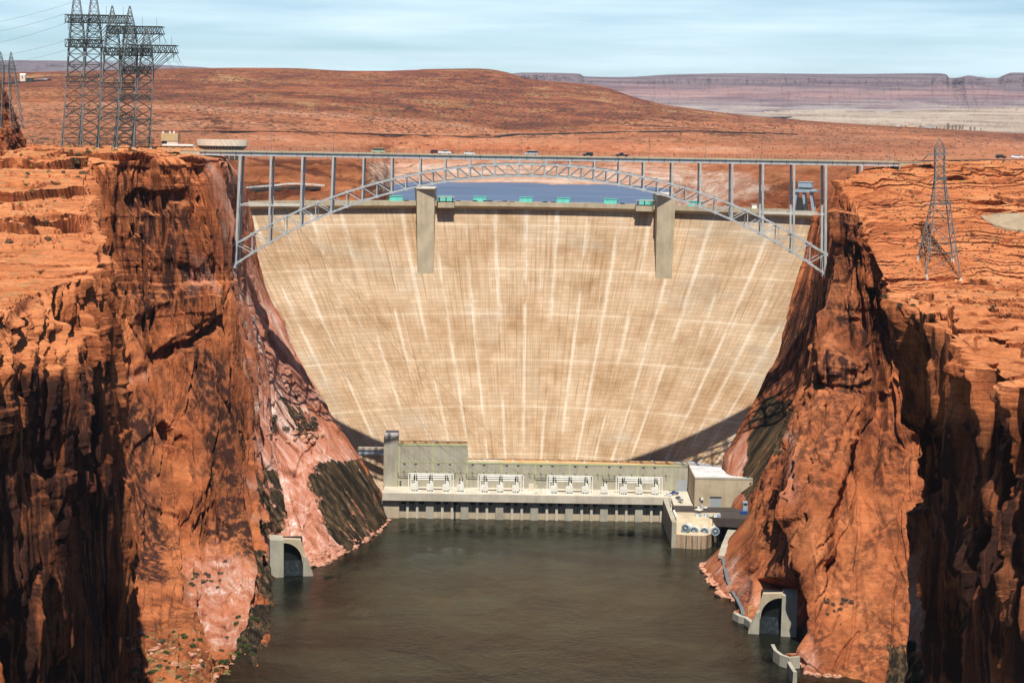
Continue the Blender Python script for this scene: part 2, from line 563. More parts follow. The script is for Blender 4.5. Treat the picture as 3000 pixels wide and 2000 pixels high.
def land_mat():
    """distant desert: slickrock, banded red slopes and scrub"""
    t = NT('desert_land')
    big = t.noise(t.pos((0.006, 0.003, 0.03)), 1, 6, 0.62, 0.6)
    base = t.ramp(big, (0.28, (0.34, 0.105, 0.045)), (0.5, (0.47, 0.165, 0.068)), (0.72, (0.56, 0.24, 0.11)))
    bed = t.noise(t.pos((0.0035, 0.0025, 0.15)), 1, 7, 0.72, 0.5)
    base = t.mix(0.9, base, t.ramp(bed, (0.34, (0.45, 0.36, 0.36)), (0.5, (1, 1, 1)), (0.68, (1.2, 1.22, 1.25))), 'MULTIPLY')
    pale = t.ramp(t.noise(t.pos((0.012, 0.006, 0.3)), 1, 6, 0.65, 0.5), (0.3, (0.42, 0.17, 0.09)), (0.5, (0.66, 0.40, 0.27)), (0.7, (0.80, 0.68, 0.56)))
    base = t.mix(t.attr('pale'), base, pale)
    sal = t.ramp(t.noise(t.pos((0.005, 0.003, 0.10)), 1, 7, 0.66, 0.5), (0.30, (0.46, 0.150, 0.070)), (0.48, (0.60, 0.235, 0.115)), (0.62, (0.66, 0.30, 0.165)), (0.75, (0.74, 0.44, 0.30)))
    base = t.mix(t.attr('salmon'), base, sal)
    # scrub hillside: purplish soil, straw grass, dark bushes
    hill = t.ramp(t.noise(t.pos((0.008, 0.004, 0.04)), 1, 7, 0.68, 0.9), (0.32, (0.105, 0.042, 0.036)), (0.43, (0.235, 0.078, 0.050)), (0.52, (0.36, 0.122, 0.060)), (0.60, (0.41, 0.200, 0.092)), (0.72, (0.47, 0.31, 0.15)))
    hill = t.mix(0.8, hill, t.ramp(bed, (0.36, (0.55, 0.46, 0.46)), (0.5, (1, 1, 1)), (0.66, (1.2, 1.15, 1.1))), 'MULTIPLY')
    base = t.mix(t.attr('scrub'), base, hill)
    spk = t.noise(t.pos((0.13, 0.05, 0.13)), 1, 3, 0.7)
    sp2 = t.noise(t.pos((0.004, 0.003, 0.012)), 1, 4, 0.6)
    m = t.math('MULTIPLY', t.ramp(spk, (0.50, 0.0), (0.57, 0.95)), t.ramp(sp2, (0.34, 0.25), (0.50, 1.0)))
    m = t.math('MULTIPLY', m, t.attr('bush'))
    col = t.mix(m, base, (0.055, 0.050, 0.036))
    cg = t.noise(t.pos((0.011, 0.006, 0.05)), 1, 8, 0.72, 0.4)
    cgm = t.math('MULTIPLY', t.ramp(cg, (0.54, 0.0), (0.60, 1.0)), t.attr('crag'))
    col = t.mix(t.math('MULTIPLY', cgm, 0.85), col, (0.135, 0.042, 0.024))  # dark red crag rock, with the shadow on the crags painted in
    gr = t.noise(t.pos((0.09, 0.05, 0.09)), 1, 5, 0.75)
    col = t.mix(0.7, col, t.ramp(gr, (0.34, (0.66, 0.62, 0.62)), (0.5, (1, 1, 1)), (0.66, (1.2, 1.2, 1.2))), 'MULTIPLY')
    h = t.noise(t.pos((0.05, 0.03, 0.12)), 1, 9, 0.74, 0.5)
    h = t.math('ADD', h, t.math('MULTIPLY', cgm, 0.35))
    return t.done(col, 0.95, t.bump(h, 1.0, 12.0), spec=0.05)

def mesa_mat():
    t = NT('mesa_rock')
    g = t.n('ShaderNodeNewGeometry')
    s = t.n('ShaderNodeSeparateXYZ')
    t.l(g.outputs['Position'], s.inputs[0])
    w = t.noise(t.pos((0.0011, 0.0006, 0.005)), 1, 7, 0.68, 0.6)
    z = t.math('ADD', t.math('DIVIDE', s.outputs['Z'], 640.0), t.math('MULTIPLY', t.math('SUBTRACT', w, 0.5), 0.50))
    col = t.ramp(z, (0.22, (0.40, 0.34, 0.27)), (0.36, (0.36, 0.30, 0.26)), (0.42, (0.23, 0.175, 0.175)), (0.47, (0.40, 0.34, 0.30)), (0.56, (0.24, 0.18, 0.185)), (0.66, (0.31, 0.19, 0.18)), (0.80, (0.185, 0.14, 0.15)), (0.97, (0.18, 0.14, 0.15)))
    b = t.noise(t.pos((0.0014, 0.0006, 0.05)), 1, 6, 0.7, 0.5)
    col = t.mix(1.0, col, t.ramp(b, (0.36, (0.55, 0.52, 0.60)), (0.5, (1, 1, 1)), (0.64, (1.35, 1.35, 1.22))), 'MULTIPLY')
    h = t.noise(t.pos((0.006, 0.006, 0.03)), 1, 8, 0.7)
    return t.done(col, 0.95, t.bump(h, 0.8, 60.0), spec=0.05)

def concrete(name, col, line=0.0, streak=0.5, dirt=0.5):
    t = NT(name)
    n = t.noise(t.pos((0.12, 0.12, 0.10)), 1, 6, 0.6)
    c = t.ramp(n, (0.3, tuple(x * 0.78 for x in col)), (0.55, col), (0.75, tuple(min(0.9, x * 1.14) for x in col)))
    s = t.noise(t.pos((0.42, 0.42, 0.05)), 1, 7, 0.66, 0.5)
    c = t.mix(streak * 0.7, c, t.ramp(s, (0.34, (0.62, 0.53, 0.44)), (0.5, (1, 1, 1)), (0.7, (1.12, 1.12, 1.12))), 'MULTIPLY')
    f = t.noise(t.pos((2.2, 2.2, 2.2)), 1, 4, 0.6)
    c = t.mix(dirt, c, t.ramp(f, (0.3, (0.8, 0.79, 0.77)), (0.6, (1, 1, 1))), 'MULTIPLY')
    return t.done(c, 0.88, t.bump(f, 0.25, 0.15), spec=0.2)

def dam_mat():
    t = NT('dam_concrete')
    v = t.uv()
    def map_(sc, src=None):
        m = t.n('ShaderNodeMapping')
        m.inputs['Scale'].default_value = sc
        t.l(src or v, m.inputs['Vector'])
        return m.outputs['Vector']
    patch = t.noise(map_((0.035, 0.05, 1)), 1, 5, 0.6, 0.3)
    c = t.ramp(patch, (0.30, (0.355, 0.226, 0.120)), (0.48, (0.458, 0.318, 0.194)), (0.70, (0.54, 0.408, 0.276)))
    # run-down streaks, light and ochre
    s = t.noise(map_((0.62, 0.018, 1)), 1, 8, 0.70, 0.15)
    c = t.mix(0.8, c, t.ramp(s, (0.30, (0.60, 0.47, 0.34)), (0.47, (1, 1, 1)), (0.66, (1.13, 1.14, 1.17))), 'MULTIPLY')
    s2 = t.noise(map_((1.3, 0.05, 1)), 1, 5, 0.66, 0.2)
    c = t.mix(0.55, c, t.ramp(s2, (0.34, (0.72, 0.63, 0.5)), (0.5, (1, 1, 1)), (0.7, (1.12, 1.13, 1.15))), 'MULTIPLY')
    # pale lime bands below the joints, per block column and broken along the height
    sep = t.n('ShaderNodeSeparateXYZ')
    t.l(v, sep.inputs[0])
    def joint(period, off, width):
        q = t.math('FRACT', t.math('ADD', t.math('DIVIDE', sep.outputs['X'], period), off))
        d = t.math('ABSOLUTE', t.math('SUBTRACT', q, 0.5))
        return t.ramp(d, (0.0, 1.0), (width / period, 0.0))
    brk = t.noise(map_((0.06, 0.018, 1)), 1, 4, 0.6, 0.2)
    ed = t.noise(map_((0.9, 0.06, 1)), 1, 5, 0.7)
    jm = t.math('MULTIPLY', t.math('MULTIPLY', joint(18.3, 0.5, 1.9), t.ramp(brk, (0.44, 0.0), (0.52, 1.0))), t.ramp(ed, (0.38, 0.25), (0.5, 1.0)))
    c = t.mix(t.math('MULTIPLY', jm, 0.62), c, (0.80, 0.72, 0.58))
    rust = t.math('MULTIPLY', t.ramp(t.noise(map_((0.35, 0.010, 1)), 1, 5, 0.6), (0.56, 0.0), (0.66, 1.0)), t.ramp(t.noise(map_((0.02, 0.03, 1)), 1, 4, 0.6), (0.46, 0.0), (0.6, 1.0)))
    c = t.mix(t.math('MULTIPLY', rust, 0.55), c, (0.36, 0.225, 0.12))
    grey = t.ramp(t.noise(map_((0.012, 0.018, 1)), 1, 4, 0.6, 0.4), (0.54, 0.0), (0.68, 0.55))
    c = t.mix(grey, c, (0.43, 0.385, 0.30))
    drip = t.math('MULTIPLY', t.ramp(t.noise(map_((0.9, 0.012, 1)), 1, 4, 0.6), (0.60, 0.0), (0.70, 1.0)), t.ramp(t.noise(map_((0.05, 0.06, 1)), 1, 3, 0.6), (0.50, 0.0), (0.62, 1.0)))
    c = t.mix(t.math('MULTIPLY', drip, 0.65), c, (0.80, 0.74, 0.64))
    # a darker, redder band of lifts in the upper part, lighter to the foot
    bnd = t.noise(map_((0.004, 0.055, 1)), 1, 4, 0.6)
    c = t.mix(0.5, c, t.ramp(bnd, (0.36, (0.86, 0.78, 0.70)), (0.5, (1, 1, 1)), (0.64, (1.1, 1.1, 1.1))), 'MULTIPLY')
    # lift lines and block joints, with each pour a slightly different tone
    br = t.n('ShaderNodeTexBrick')
    br.offset = 0.0
    br.inputs['Scale'].default_value = 1
    br.inputs['Mortar Size'].default_value = 0.16
    br.inputs['Mortar Smooth'].default_value = 0.4
    br.inputs['Brick Width'].default_value = 6.1
    br.inputs['Row Height'].default_value = 2.3
    br.inputs['Color1'].default_value = (0.86, 0.86, 0.86, 1)
    br.inputs['Color2'].default_value = (1.08, 1.08, 1.08, 1)
    br.inputs['Mortar'].default_value = (0.60, 0.52, 0.45, 1)
    t.l(v, br.inputs['Vector'])
    c = t.mix(0.62, c, br.outputs['Color'], 'MULTIPLY')
    lift = t.math('FRACT', t.math('DIVIDE', sep.outputs['Y'], 27.6))
    c = t.mix(t.math('MULTIPLY', t.ramp(lift, (0.0, 1.0), (0.03, 0.0)), t.ramp(patch, (0.35, 0.25), (0.6, 0.75))), c, (0.78, 0.66, 0.5))
    fine = t.noise(map_((2.0, 2.0, 1)), 1, 4, 0.6)
    return t.done(c, 0.9, t.bump(fine, 0.2, 0.3), spec=0.15)

def water_mat(name, col, wave, rough, dist):
    t = NT(name)
    a = t.noise(t.pos((wave, wave * 0.45, 1)), 1, 8, 0.66, 0.6)
    sl = t.noise(t.pos((0.016, 0.022, 1)), 1, 8, 0.70, 0.5)
    r = t.ramp(sl, (0.40, rough * 0.4), (0.60, rough * 2.6))
    gust = t.ramp(t.noise(t.pos((0.020, 0.020, 1)), 1, 8, 0.70, 0.4), (0.40, 0.12), (0.56, 1.0))
    a = t.math('MULTIPLY', a, gust)
    murk = t.ramp(t.noise(t.pos((0.014, 0.024, 1)), 1, 8, 0.70, 0.5), (0.40, tuple(c * 0.15 for c in col)), (0.52, col), (0.68, tuple(c * 2.2 for c in col)))
    t.b.inputs['IOR'].default_value = 1.33
    a2 = t.noise(t.pos((wave * 4, wave * 2.2, 1)), 1, 4, 0.6)
    return t.done(murk, r, t.bump(a2, 0.5, dist * 0.22, t.bump(a, 0.6, dist)), spec=0.17)

M = {}
M['rock'] = rock_mat('red_sandstone')
M['land'] = land_mat()
M['mesa'] = mesa_mat()
M['dam'] = dam_mat()
M['conc'] = concrete('grey_concrete', (0.40, 0.37, 0.29))
M['conc_warm'] = concrete('warm_concrete', (0.50, 0.41, 0.28))
M['conc_light'] = concrete('light_concrete', (0.56, 0.50, 0.40), streak=0.35)
M['river'] = water_mat('river_water', (0.010, 0.011, 0.006), 0.17, 0.028, 0.62)
def lake_mat():
    t = NT('lake_water')
    n = t.noise(t.pos((0.006, 0.02, 1)), 1, 5, 0.6, 0.8)
    t.b.inputs['IOR'].default_value = 1.33
    return t.done(t.ramp(n, (0.35, (0.075, 0.11, 0.175)), (0.65, (0.115, 0.155, 0.225))), 0.42, t.bump(n, 0.1, 0.2), spec=0.4)
M['lake'] = lake_mat()

# ================================================================== canyon walls
STEP = 3.5
def loft(cols, step):
    A = UA(np.array(cols, float))                      # S,K,3
    px = np.array(cols, float)[..., :2]
    ds = np.clip(np.hypot(*np.moveaxis(np.diff(px, axis=0), -1, 0)), 0, 420).mean(1) + 2
    dt = np.clip(np.hypot(*np.moveaxis(np.diff(px, axis=1), -1, 0)), 0, 420).mean(0) + 2
    # depth also needs vertices where the surface runs away from the camera
    dd = np.abs(np.diff(np.array(cols, float)[..., 2], axis=0)).mean(1)
    ds = np.maximum(ds, np.minimum(dd, 330) * 1.5)
    sk = np.concatenate([[0], np.cumsum(ds)])
    tk = np.concatenate([[0], np.cumsum(dt)])
    s = np.linspace(0, sk[-1], int(sk[-1] / (step * 0.7)) + 1)
    t = np.linspace(0, tk[-1], int(tk[-1] / step) + 1)
    B = pchip(sk, A, s)                                # ns,K,3
    G = pchip(tk, np.swapaxes(B, 0, 1), t)             # nt,ns,3
    return np.swapaxes(G, 0, 1), np.interp(s, sk, np.arange(len(sk))), np.interp(t, tk, np.arange(len(tk)))

def normals(G):
    a = np.gradient(G, axis=0)
    b = np.gradient(G, axis=1)
    n = np.cross(a, b)
    return n / (np.linalg.norm(n, axis=-1, keepdims=True) + 1e-9)

def blur(G, k):
    for ax in (0, 1):
        for _ in range(k):
            p = np.concatenate([np.take(G, [0], ax), G, np.take(G, [-1], ax)], ax)
            n = G.shape[ax]
            G = (np.take(p, range(0, n), ax) + 2 * np.take(p, range(1, n + 1), ax) + np.take(p, range(2, n + 2), ax)) / 4
    return G

def carve_cliff(name, cols, sign_x, feats, masks, seed):
    G, si, ti = loft(cols, STEP)
    N = normals(blur(G, 6))
    print('cliff grid', G.shape)
    wall = (ti[None, :] > 3.0) & np.ones((len(si), 1), bool)
    if (N[..., 0] * sign_x)[wall].mean() < 0: N = -N
    sh = G.shape[:2]
    P, Nn = G.reshape(-1, 3), N.reshape(-1, 3)
    px, py = PX(P)
    TI = np.repeat(ti[None, :], sh[0], 0).reshape(-1)
    SI = np.repeat(si[:, None], sh[1], 1).reshape(-1)
    wz = sstep(3.0, 3.5, TI)
    steep = np.maximum(1 - sstep(0.40, 0.78, Nn[:, 2]), wz * 0.85)
    flat = sstep(0.60, 0.86, Nn[:, 2]) * sstep(3.7, 3.1, TI)
    warp = np.stack([fbm(P, 22, 3, seed + k) for k in (1, 2, 3)], 1) * 6
    W = P + warp
    row = int(np.argmin(np.abs(ti - 4.5)))
    S = np.concatenate([[0], np.cumsum(np.linalg.norm(np.diff(G[:, row, :2], axis=0), axis=1))])
    rim = int(np.argmin(np.abs(ti - 2.0)))
    TL = np.concatenate([np.zeros((sh[0], 1)), np.cumsum(np.linalg.norm(np.diff(G, axis=1), axis=2), axis=1)], 1)
    TL = TL - TL[:, rim:rim + 1]
    Q2 = np.stack([np.repeat(S[:, None], sh[1], 1).reshape(-1), np.zeros(len(P)), TL.reshape(-1)], 1)
    wq = warp * np.array([1, 0, 1])
    low = sstep(150, 105, P[:, 2])                      # massive, smooth stone low down; blocky above
    d = fbm(P, (38, 38, 70), 3, seed + 4) * 6.0
    patch = sstep(-0.2, 0.2, fbm(P, 45, 2, seed + 7))
    f1, e, idv, tv = worley(Q2 + wq * 0.7, (19, 60, 130), seed + 6, 0.36)      # tall slabs
    d += ((idv - 0.5) * 9.5 + tv) * sstep(0.0, 0.11, e)
    f1, e, idv, tv = worley(Q2 + wq * 0.9 + 3, (21, 60, 52), seed + 16, 0.14)      # sheets that have broken away
    d += ((idv - 0.5) * 4.4 + tv) * sstep(0.0, 0.05, e)
    f1, e, idv, tv = worley(Q2 + wq * 0.45 + 31, (7, 60, 34), seed + 8, 0.5)
    d += ((idv - 0.5) * 4.0 + tv) * sstep(0, 0.10, e) * (0.35 + 0.65 * patch) * (1 - 0.5 * low)
    f1, e, idv, tv = worley(Q2 + 13 + wq * 0.25, (2.5, 60, 8), seed + 18, 0.5)
    d += ((idv - 0.5) * 0.9 + tv) * sstep(-0.1, 0.3, fbm(P, 20, 3, seed + 19)) * (1 - 0.6 * low)
    # long vertical joints
    f1, e, idv = worley(Q2 + wq * 0.3 + 7, (11, 60, 150), seed + 28)
    d -= (1 - sstep(0.01, 0.09, e)) * 2.6 * (1 - 0.3 * patch)
    zz = P[:, 2] + fbm(P, (60, 60, 18), 3, seed + 9) * 9 + P[:, 0] * 0.06
    sm = sstep(-0.25, 0.25, fbm(P, (40, 40, 25), 2, seed + 17))
    for th, am, sd_ in ((8.5, 4.4, 1), (2.6, 1.1, 2)):
        k = np.floor(zz / th)
        fr = zz / th - k
        a0, a1 = hash1(k, seed + sd_), hash1(k + 1, seed + sd_)
        d += (a0 + (a1 - a0) * sstep(0.86, 1.0, fr) - 0.5) * am * (1 - 0.97 * low) * sm
    d += fbm(P, (2.2, 2.2, 34), 3, seed + 10) * 0.8
    d += fbm(P, (1.3, 1.3, 1.3), 2, seed + 11) * 0.3
    # flats: undercut ledges and hummocks of slickrock
    rw = 0.028 if sign_x > 0 else 0.09
    def ledge(z, st):
        k = np.floor(z / st)
        fr = z / st - k
        th_, on = 0.25 + 0.6 * hash1(k, 3), (hash1(k, 8) > 0.45) * 1.0
        rise = sstep(th_, th_ + rw, fr)
        return on * ((k + fr * 0.25 + 0.75 * rise) * st - z), on * rise * sstep(th_ + 6 * rw, th_ + rw, fr), on * sstep(th_ - 1.5 * rw, th_ - 0.2 * rw, fr) * sstep(th_ + 0.7 * rw, th_ + 0.2 * rw, fr)
    h1, lip1, un1 = ledge(P[:, 2] + fbm(P, (60, 40, 40), 4, seed + 12) * 10, 5.0)
    h2, lip2, un2 = ledge(P[:, 2] + fbm(P, (26, 16, 20), 4, seed + 22) * 5, 2.0)
    l1 = sstep(0.0, 0.25, fbm(P, (50, 30, 40), 2, seed + 23))
    l2 = 1 - l1 * 0.6
    h = h1 * l1 + h2 * 0.8 * l2
    if sign_x > 0:
        h0, lip0, un0 = ledge(P[:, 2] + fbm(P, (70, 45, 60), 4, seed + 32) * 9, 8.5)
        h = h * 0.8 + h0 * 0.9
    else: lip0, un0 = 0.0, 0.0
    und = (lip0 * 2.0 - un0 * 3.2) + (lip1 * 1.2 - un1 * 2.2) * l1 + (lip2 * 0.4 - un2 * 0.8) * l2
    h += fbm(P, (18, 12, 12), 4, seed + 13) * 2.0 + fbm(P, 1.5, 3, seed + 14) * 0.2
    w_, e_, i_ = worley(W, (20, 12, 12), seed + 15)
    h += ((i_ - 0.5) * 1.8 * sstep(0, 0.06, e_) - 0.7 * (1 - sstep(0, 0.05, e_))) * 0.8
    calm = np.ones(len(P))
    cut = np.zeros(len(P))
    for kind, pts, depth, soft, srange in feats:
        ok = (SI >= srange[0]) & (SI <= srange[1])
        if kind == 'cut':
            cut = np.maximum(cut, np.where(ok, sstep(-soft, soft, poly_sd(px, py, pts)) * depth, 0))
            continue
        if kind == 'poly': m = sstep(-soft * 0.15, soft, poly_sd(px, py, pts) + fbm(P, 7, 2, seed + 41) * soft * 1.2)
        elif kind in ('line', 'trench'): m = 1 - sstep(0.25, 1.0, (seg_dist(px, py, pts) + fbm(P, 5, 2, seed + 42) * soft * 0.6) / soft)
        elif kind == 'calm':
            calm = np.where(ok, calm * (1 - depth * sstep(-soft, soft, poly_sd(px, py, pts))), calm)
            continue
        if kind == 'trench': m = m * sstep(-0.22, 0.1, fbm(P, 16, 2, seed + 43))
        else: d = d - np.where(ok, m * depth, 0)
        if kind == 'line': h = h - np.where(ok, m * depth * 0.3, 0)
        if kind == 'trench': h = h - np.where(ok, m * depth, 0)
    Hn = Nn.copy()
    Hn[:, 2] *= 0.35
    Q = P + Hn * (d * steep * calm - cut)[:, None]
    Q[:, 2] += h * flat * 0.9 * calm
    hd = Nn[:, :2] / (np.linalg.norm(Nn[:, :2], axis=1, keepdims=True) + 0.05)
    Q[:, :2] += hd * (und * flat * calm)[:, None]
    G2 = Q.reshape(sh + (3,))
    at = {'wallz': wz}
    for nm in ('pale', 'stain', 'varnish', 'grass'):
        m = np.zeros(len(P))
        for poly, val, soft, sr in masks.get(nm, []):
            ok = (SI >= sr[0]) & (SI <= sr[1])
            mm = sstep(-soft, soft, poly_sd(px, py, poly) + fbm(P, 12, 3, seed + 51) * soft * 1.6) * val
            m = np.where(ok, np.maximum(m, mm), m)
        at[nm] = m
    print('TI', G2.shape)
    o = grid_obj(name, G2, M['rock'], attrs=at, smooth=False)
    return o, G2

A_ = (0, 99)
# columns run from near the camera to the dam: far plateau, plateau, rim, four wall points, foot
LEFT = [
 [(-900, 1150, 330), (-600, 1150, 330), (-420, 1180, 320), (-410, 1400, 316), (-400, 1600, 314), (-390, 1900, 312), (-380, 2300, 312), (-360, 3000, 318)],
 [(-700, 920, 445), (-250, 930, 440), (-20, 960, 440), (0, 1130, 428), (0, 1400, 425), (0, 1700, 422), (0, 2000, 420), (0, 3340, 424)],
 [(-600, 800, 530), (-120, 815, 520), (125, 845, 515), (130, 1090, 490), (130, 1400, 482), (136, 1700, 478), (142, 2000, 476), (150, 3000, 478)],
 [(-500, 760, 575), (-60, 775, 562), (226, 815, 548), (232, 1070, 538), (240, 1400, 533), (246, 1700, 530), (252, 2000, 528), (262, 2760, 530)],
 [(-500, 750, 585), (-20, 762, 572), (262, 790, 557), (272, 1060, 552), (278, 1400, 550), (282, 1700, 550), (285, 2000, 550), (290, 2660, 552)],
 [(-480, 748, 590), (0, 760, 576), (276, 786, 563), (284, 1040, 578), (290, 1400, 580), (296, 1700, 580), (300, 2000, 580), (305, 2540, 582)],
 [(-470, 745, 595), (20, 758, 580), (284, 785, 566), (298, 1060, 566), (306, 1400, 566), (312, 1700, 567), (312, 2000, 568), (312, 2600, 568)],
 [(-460, 735, 610), (40, 745, 590), (286, 765, 582), (332, 1100, 572), (338, 1400, 572), (350, 1700, 574), (358, 2000, 576), (362, 2560, 578)],
 [(-420, 640, 730), (60, 645, 715), (266, 670, 690), (296, 1050, 660), (318, 1400, 655), (338, 1700, 655), (350, 2000, 655), (356, 2300, 660)],
 [(-380, 500, 930), (90, 490, 925), (248, 510, 900), (285, 800, 880), (325, 1200, 850), (350, 1600, 805), (372, 1850, 760), (374, 2120, 680)],
 [(-300, 452, 1050), (180, 452, 985), (272, 474, 955), (308, 800, 935), (358, 1200, 893), (398, 1600, 850), (432, 1850, 765), (445, 2110, 680)],
 [(-200, 444, 1200), (325, 434, 1050), (350, 458, 962), (400, 800, 947), (440, 1200, 907), (480, 1600, 862), (502, 1850, 770), (528, 2110, 692)],
 [(100, 444, 1280), (455, 432, 1060), (470, 448, 977), (528, 800, 960), (570, 1200, 927), (590, 1550, 887), (632, 1815, 812), (668, 2090, 712)],
 [(350, 450, 1300), (560, 438, 1070), (592, 470, 985), (640, 800, 976), (690, 1150, 952), (705, 1400, 926), (742, 1722, 862), (802, 2040, 742)],
 [(500, 455, 1320), (620, 442, 1085), (662, 472, 1000), (688, 800, 992), (735, 1100, 985), (765, 1400, 955), (792, 1650, 920), (815, 1765, 895)],
 [(560, 458, 1330), (640, 450, 1100), (672, 492, 1020), (700, 800, 1030), (752, 1080, 1030), (775, 1300, 1020), (800, 1560, 985), (815, 1735, 914)],
 [(600, 470, 1340), (655, 465, 1140), (700, 520, 1050), (735, 790, 1062), (800, 1060, 1058), (850, 1300, 1035), (885, 1530, 985), (900, 1715, 926)],
 [(610, 500, 1360), (670, 490, 1180), (716, 565, 1088), (755, 820, 1080), (860, 1090, 1066), (950, 1265, 1050), (1005, 1450, 1022), (1010, 1665, 962)],
 [(620, 540, 1380), (680, 530, 1220), (719, 595, 1128), (769, 830, 1112), (906, 1110, 1088), (1052, 1330, 1074), (1125, 1480, 1060), (1150, 1556, 1048)],
 [(600, 560, 1400), (670, 550, 1260), (705, 592, 1180), (760, 830, 1165), (900, 1110, 1140), (1052, 1330, 1125), (1138, 1480, 1100), (1180, 1540, 1072)],
]
LF = [
 ('line', [(584, 580), (593, 714)], 7, 5.0, (9, 16)),
 ('line', [(622, 733), (636, 809), (620, 880)], 7, 5.0, (9, 16)),
 ('line', [(679, 828), (650, 943), (679, 1020)], 7, 5.0, (9, 16)),
 ('line', [(368, 857), (378, 948), (402, 991)], 7, 5.0, (9, 16)),
 ('line', [(402, 780), (416, 876)], 7, 5.0, (9, 16)),
 ('line', [(335, 1121), (327, 1242), (338, 1408), (347, 1574)], 7, 5.0, (9, 16)),
 ('line', [(491, 1306), (488, 1510), (504, 1638)], 7, 5.0, (9, 16)),
 ('line', [(599, 1446), (603, 1638)], 7, 5.0, (9, 16)),
 ('line', [(446, 1108), (465, 1255), (485, 1408)], 7, 5.0, (9, 16)),
 ('line', [(670, 1178), (720, 1268)], 7, 5.0, (9, 16)),
 ('line', [(540, 1280), (560, 1420), (550, 1560)], 7, 5.0, (9, 16)),
 ('line', [(395, 1150), (400, 1330), (420, 1480)], 7, 5.0, (9, 16)),
 ('calm', [(590, 430), (770, 430), (790, 900), (650, 900)], 0.6, 20, (10.5, 20)),
 ('calm', [(680, 480), (760, 480), (1175, 1560), (1000, 1660), (770, 1200), (690, 800)], 0.42, 20, (14.3, 20)),
 ('trench', [(0, 553), (41, 550), (89, 556), (169, 540)], 4.6, 8, (1, 10.5)),
 ('trench', [(45, 609), (96, 617), (128, 598)], 4.6, 8, (1, 10.5)),
 ('trench', [(134, 644), (204, 652), (255, 645)], 4.6, 8, (1, 10.5)),
 ('trench', [(143, 609), (242, 623)], 4.6, 8, (1, 10.5)),
 ('trench', [(131, 735), (191, 735), (230, 740)], 4.6, 8, (1, 10.5)),
 ('trench', [(191, 714), (274, 714)], 4.6, 8, (1, 10.5)),
 ('trench', [(118, 578), (204, 578)], 4.6, 8, (1, 10.5)),
 ('trench', [(0, 496), (38, 510), (112, 508)], 4.6, 8, (1, 10.5)),
 ('trench', [(0, 464), (112, 476), (191, 464), (236, 476)], 4.6, 8, (1, 10.5)),
 ('trench', [(0, 850), (105, 853)], 4.6, 8, (1, 10.5)),
 ('trench', [(30, 690), (110, 700), (160, 696)], 4.6, 8, (1, 10.5)),
 ('trench', [(0, 780), (60, 792), (120, 788)], 4.6, 8, (1, 10.5)),
 ('trench', [(150, 515), (235, 520)], 4.6, 8, (1, 10.5)),
 ('line', [(425, 690), (428, 800), (424, 900), (440, 1010), (470, 1095)], 11, 7, (9, 15)),
 ('line', [(300, 640), (330, 800), (335, 960), (350, 1120)], 10, 5, (9, 15)),
 ('line', [(545, 1080), (590, 1210), (612, 1400), (608, 1560)], 7, 2.5, (9, 15)),
 ('line', [(640, 620), (665, 760), (700, 900)], 9, 4, (9, 15)),
 ('poly', [(365, 590), (410, 548), (470, 560), (545, 545), (540, 590), (505, 600), (490, 640), (440, 620), (430, 690), (405, 690), (398, 630)], 5.5, 10, (9, 15)),
 ('poly', [(452, 1040), (500, 1005), (560, 985), (610, 950), (650, 920), (655, 960), (600, 995), (540, 1030), (500, 1060), (465, 1085)], 8, 9, (9, 15)),
 ('poly', [(440, 880), (540, 820), (660, 830), (650, 915), (560, 975), (470, 1020)], -3.5, 16, (9, 15)),
 ('poly', [(476, 1240), (500, 1222), (532, 1255), (550, 1292), (540, 1312), (512, 1300), (520, 1345), (500, 1352), (484, 1300)], 8, 7, (9, 15)),
 ('poly', [(510, 600), (600, 590), (625, 740), (560, 800), (470, 770)], -3, 14, (9, 15)),
 ('poly', [(560, 450), (640, 475), (600, 540), (560, 530)], 3.5, 12, (9, 15)),
 ('line', [(655, 480), (672, 560), (700, 680), (705, 760)], 16, 9, (13, 18)),
 ('line', [(0, 640), (120, 655), (255, 650)], 6, 3.0, (1, 9)),
 ('poly', [(95, 850), (235, 815), (262, 860), (240, 960), (190, 1010), (150, 1000), (110, 940)], 4.5, 12, (1, 6)),
 ('poly', [(40, 950), (75, 920), (85, 985), (60, 1040), (30, 1040)], 4, 9, (1, 6)),
 # the foot of the pink slope: broken blocks; shelf with brush
 ('poly', [(880, 1330), (930, 1290), (900, 1380), (860, 1400)], 5, 8, (14, 18)),
 ('calm', [(920, 1350), (1040, 1330), (1150, 1500), (1150, 1560), (960, 1620)], 0.45, 20, (14, 20)),
 ('calm', [(800, 1560), (930, 1560), (930, 1710), (800, 1720)], 0.9, 16, (13, 18)),
 ('calm', [(600, 420), (740, 420), (740, 620), (640, 620)], 0.4, 20, (11, 20)),
]
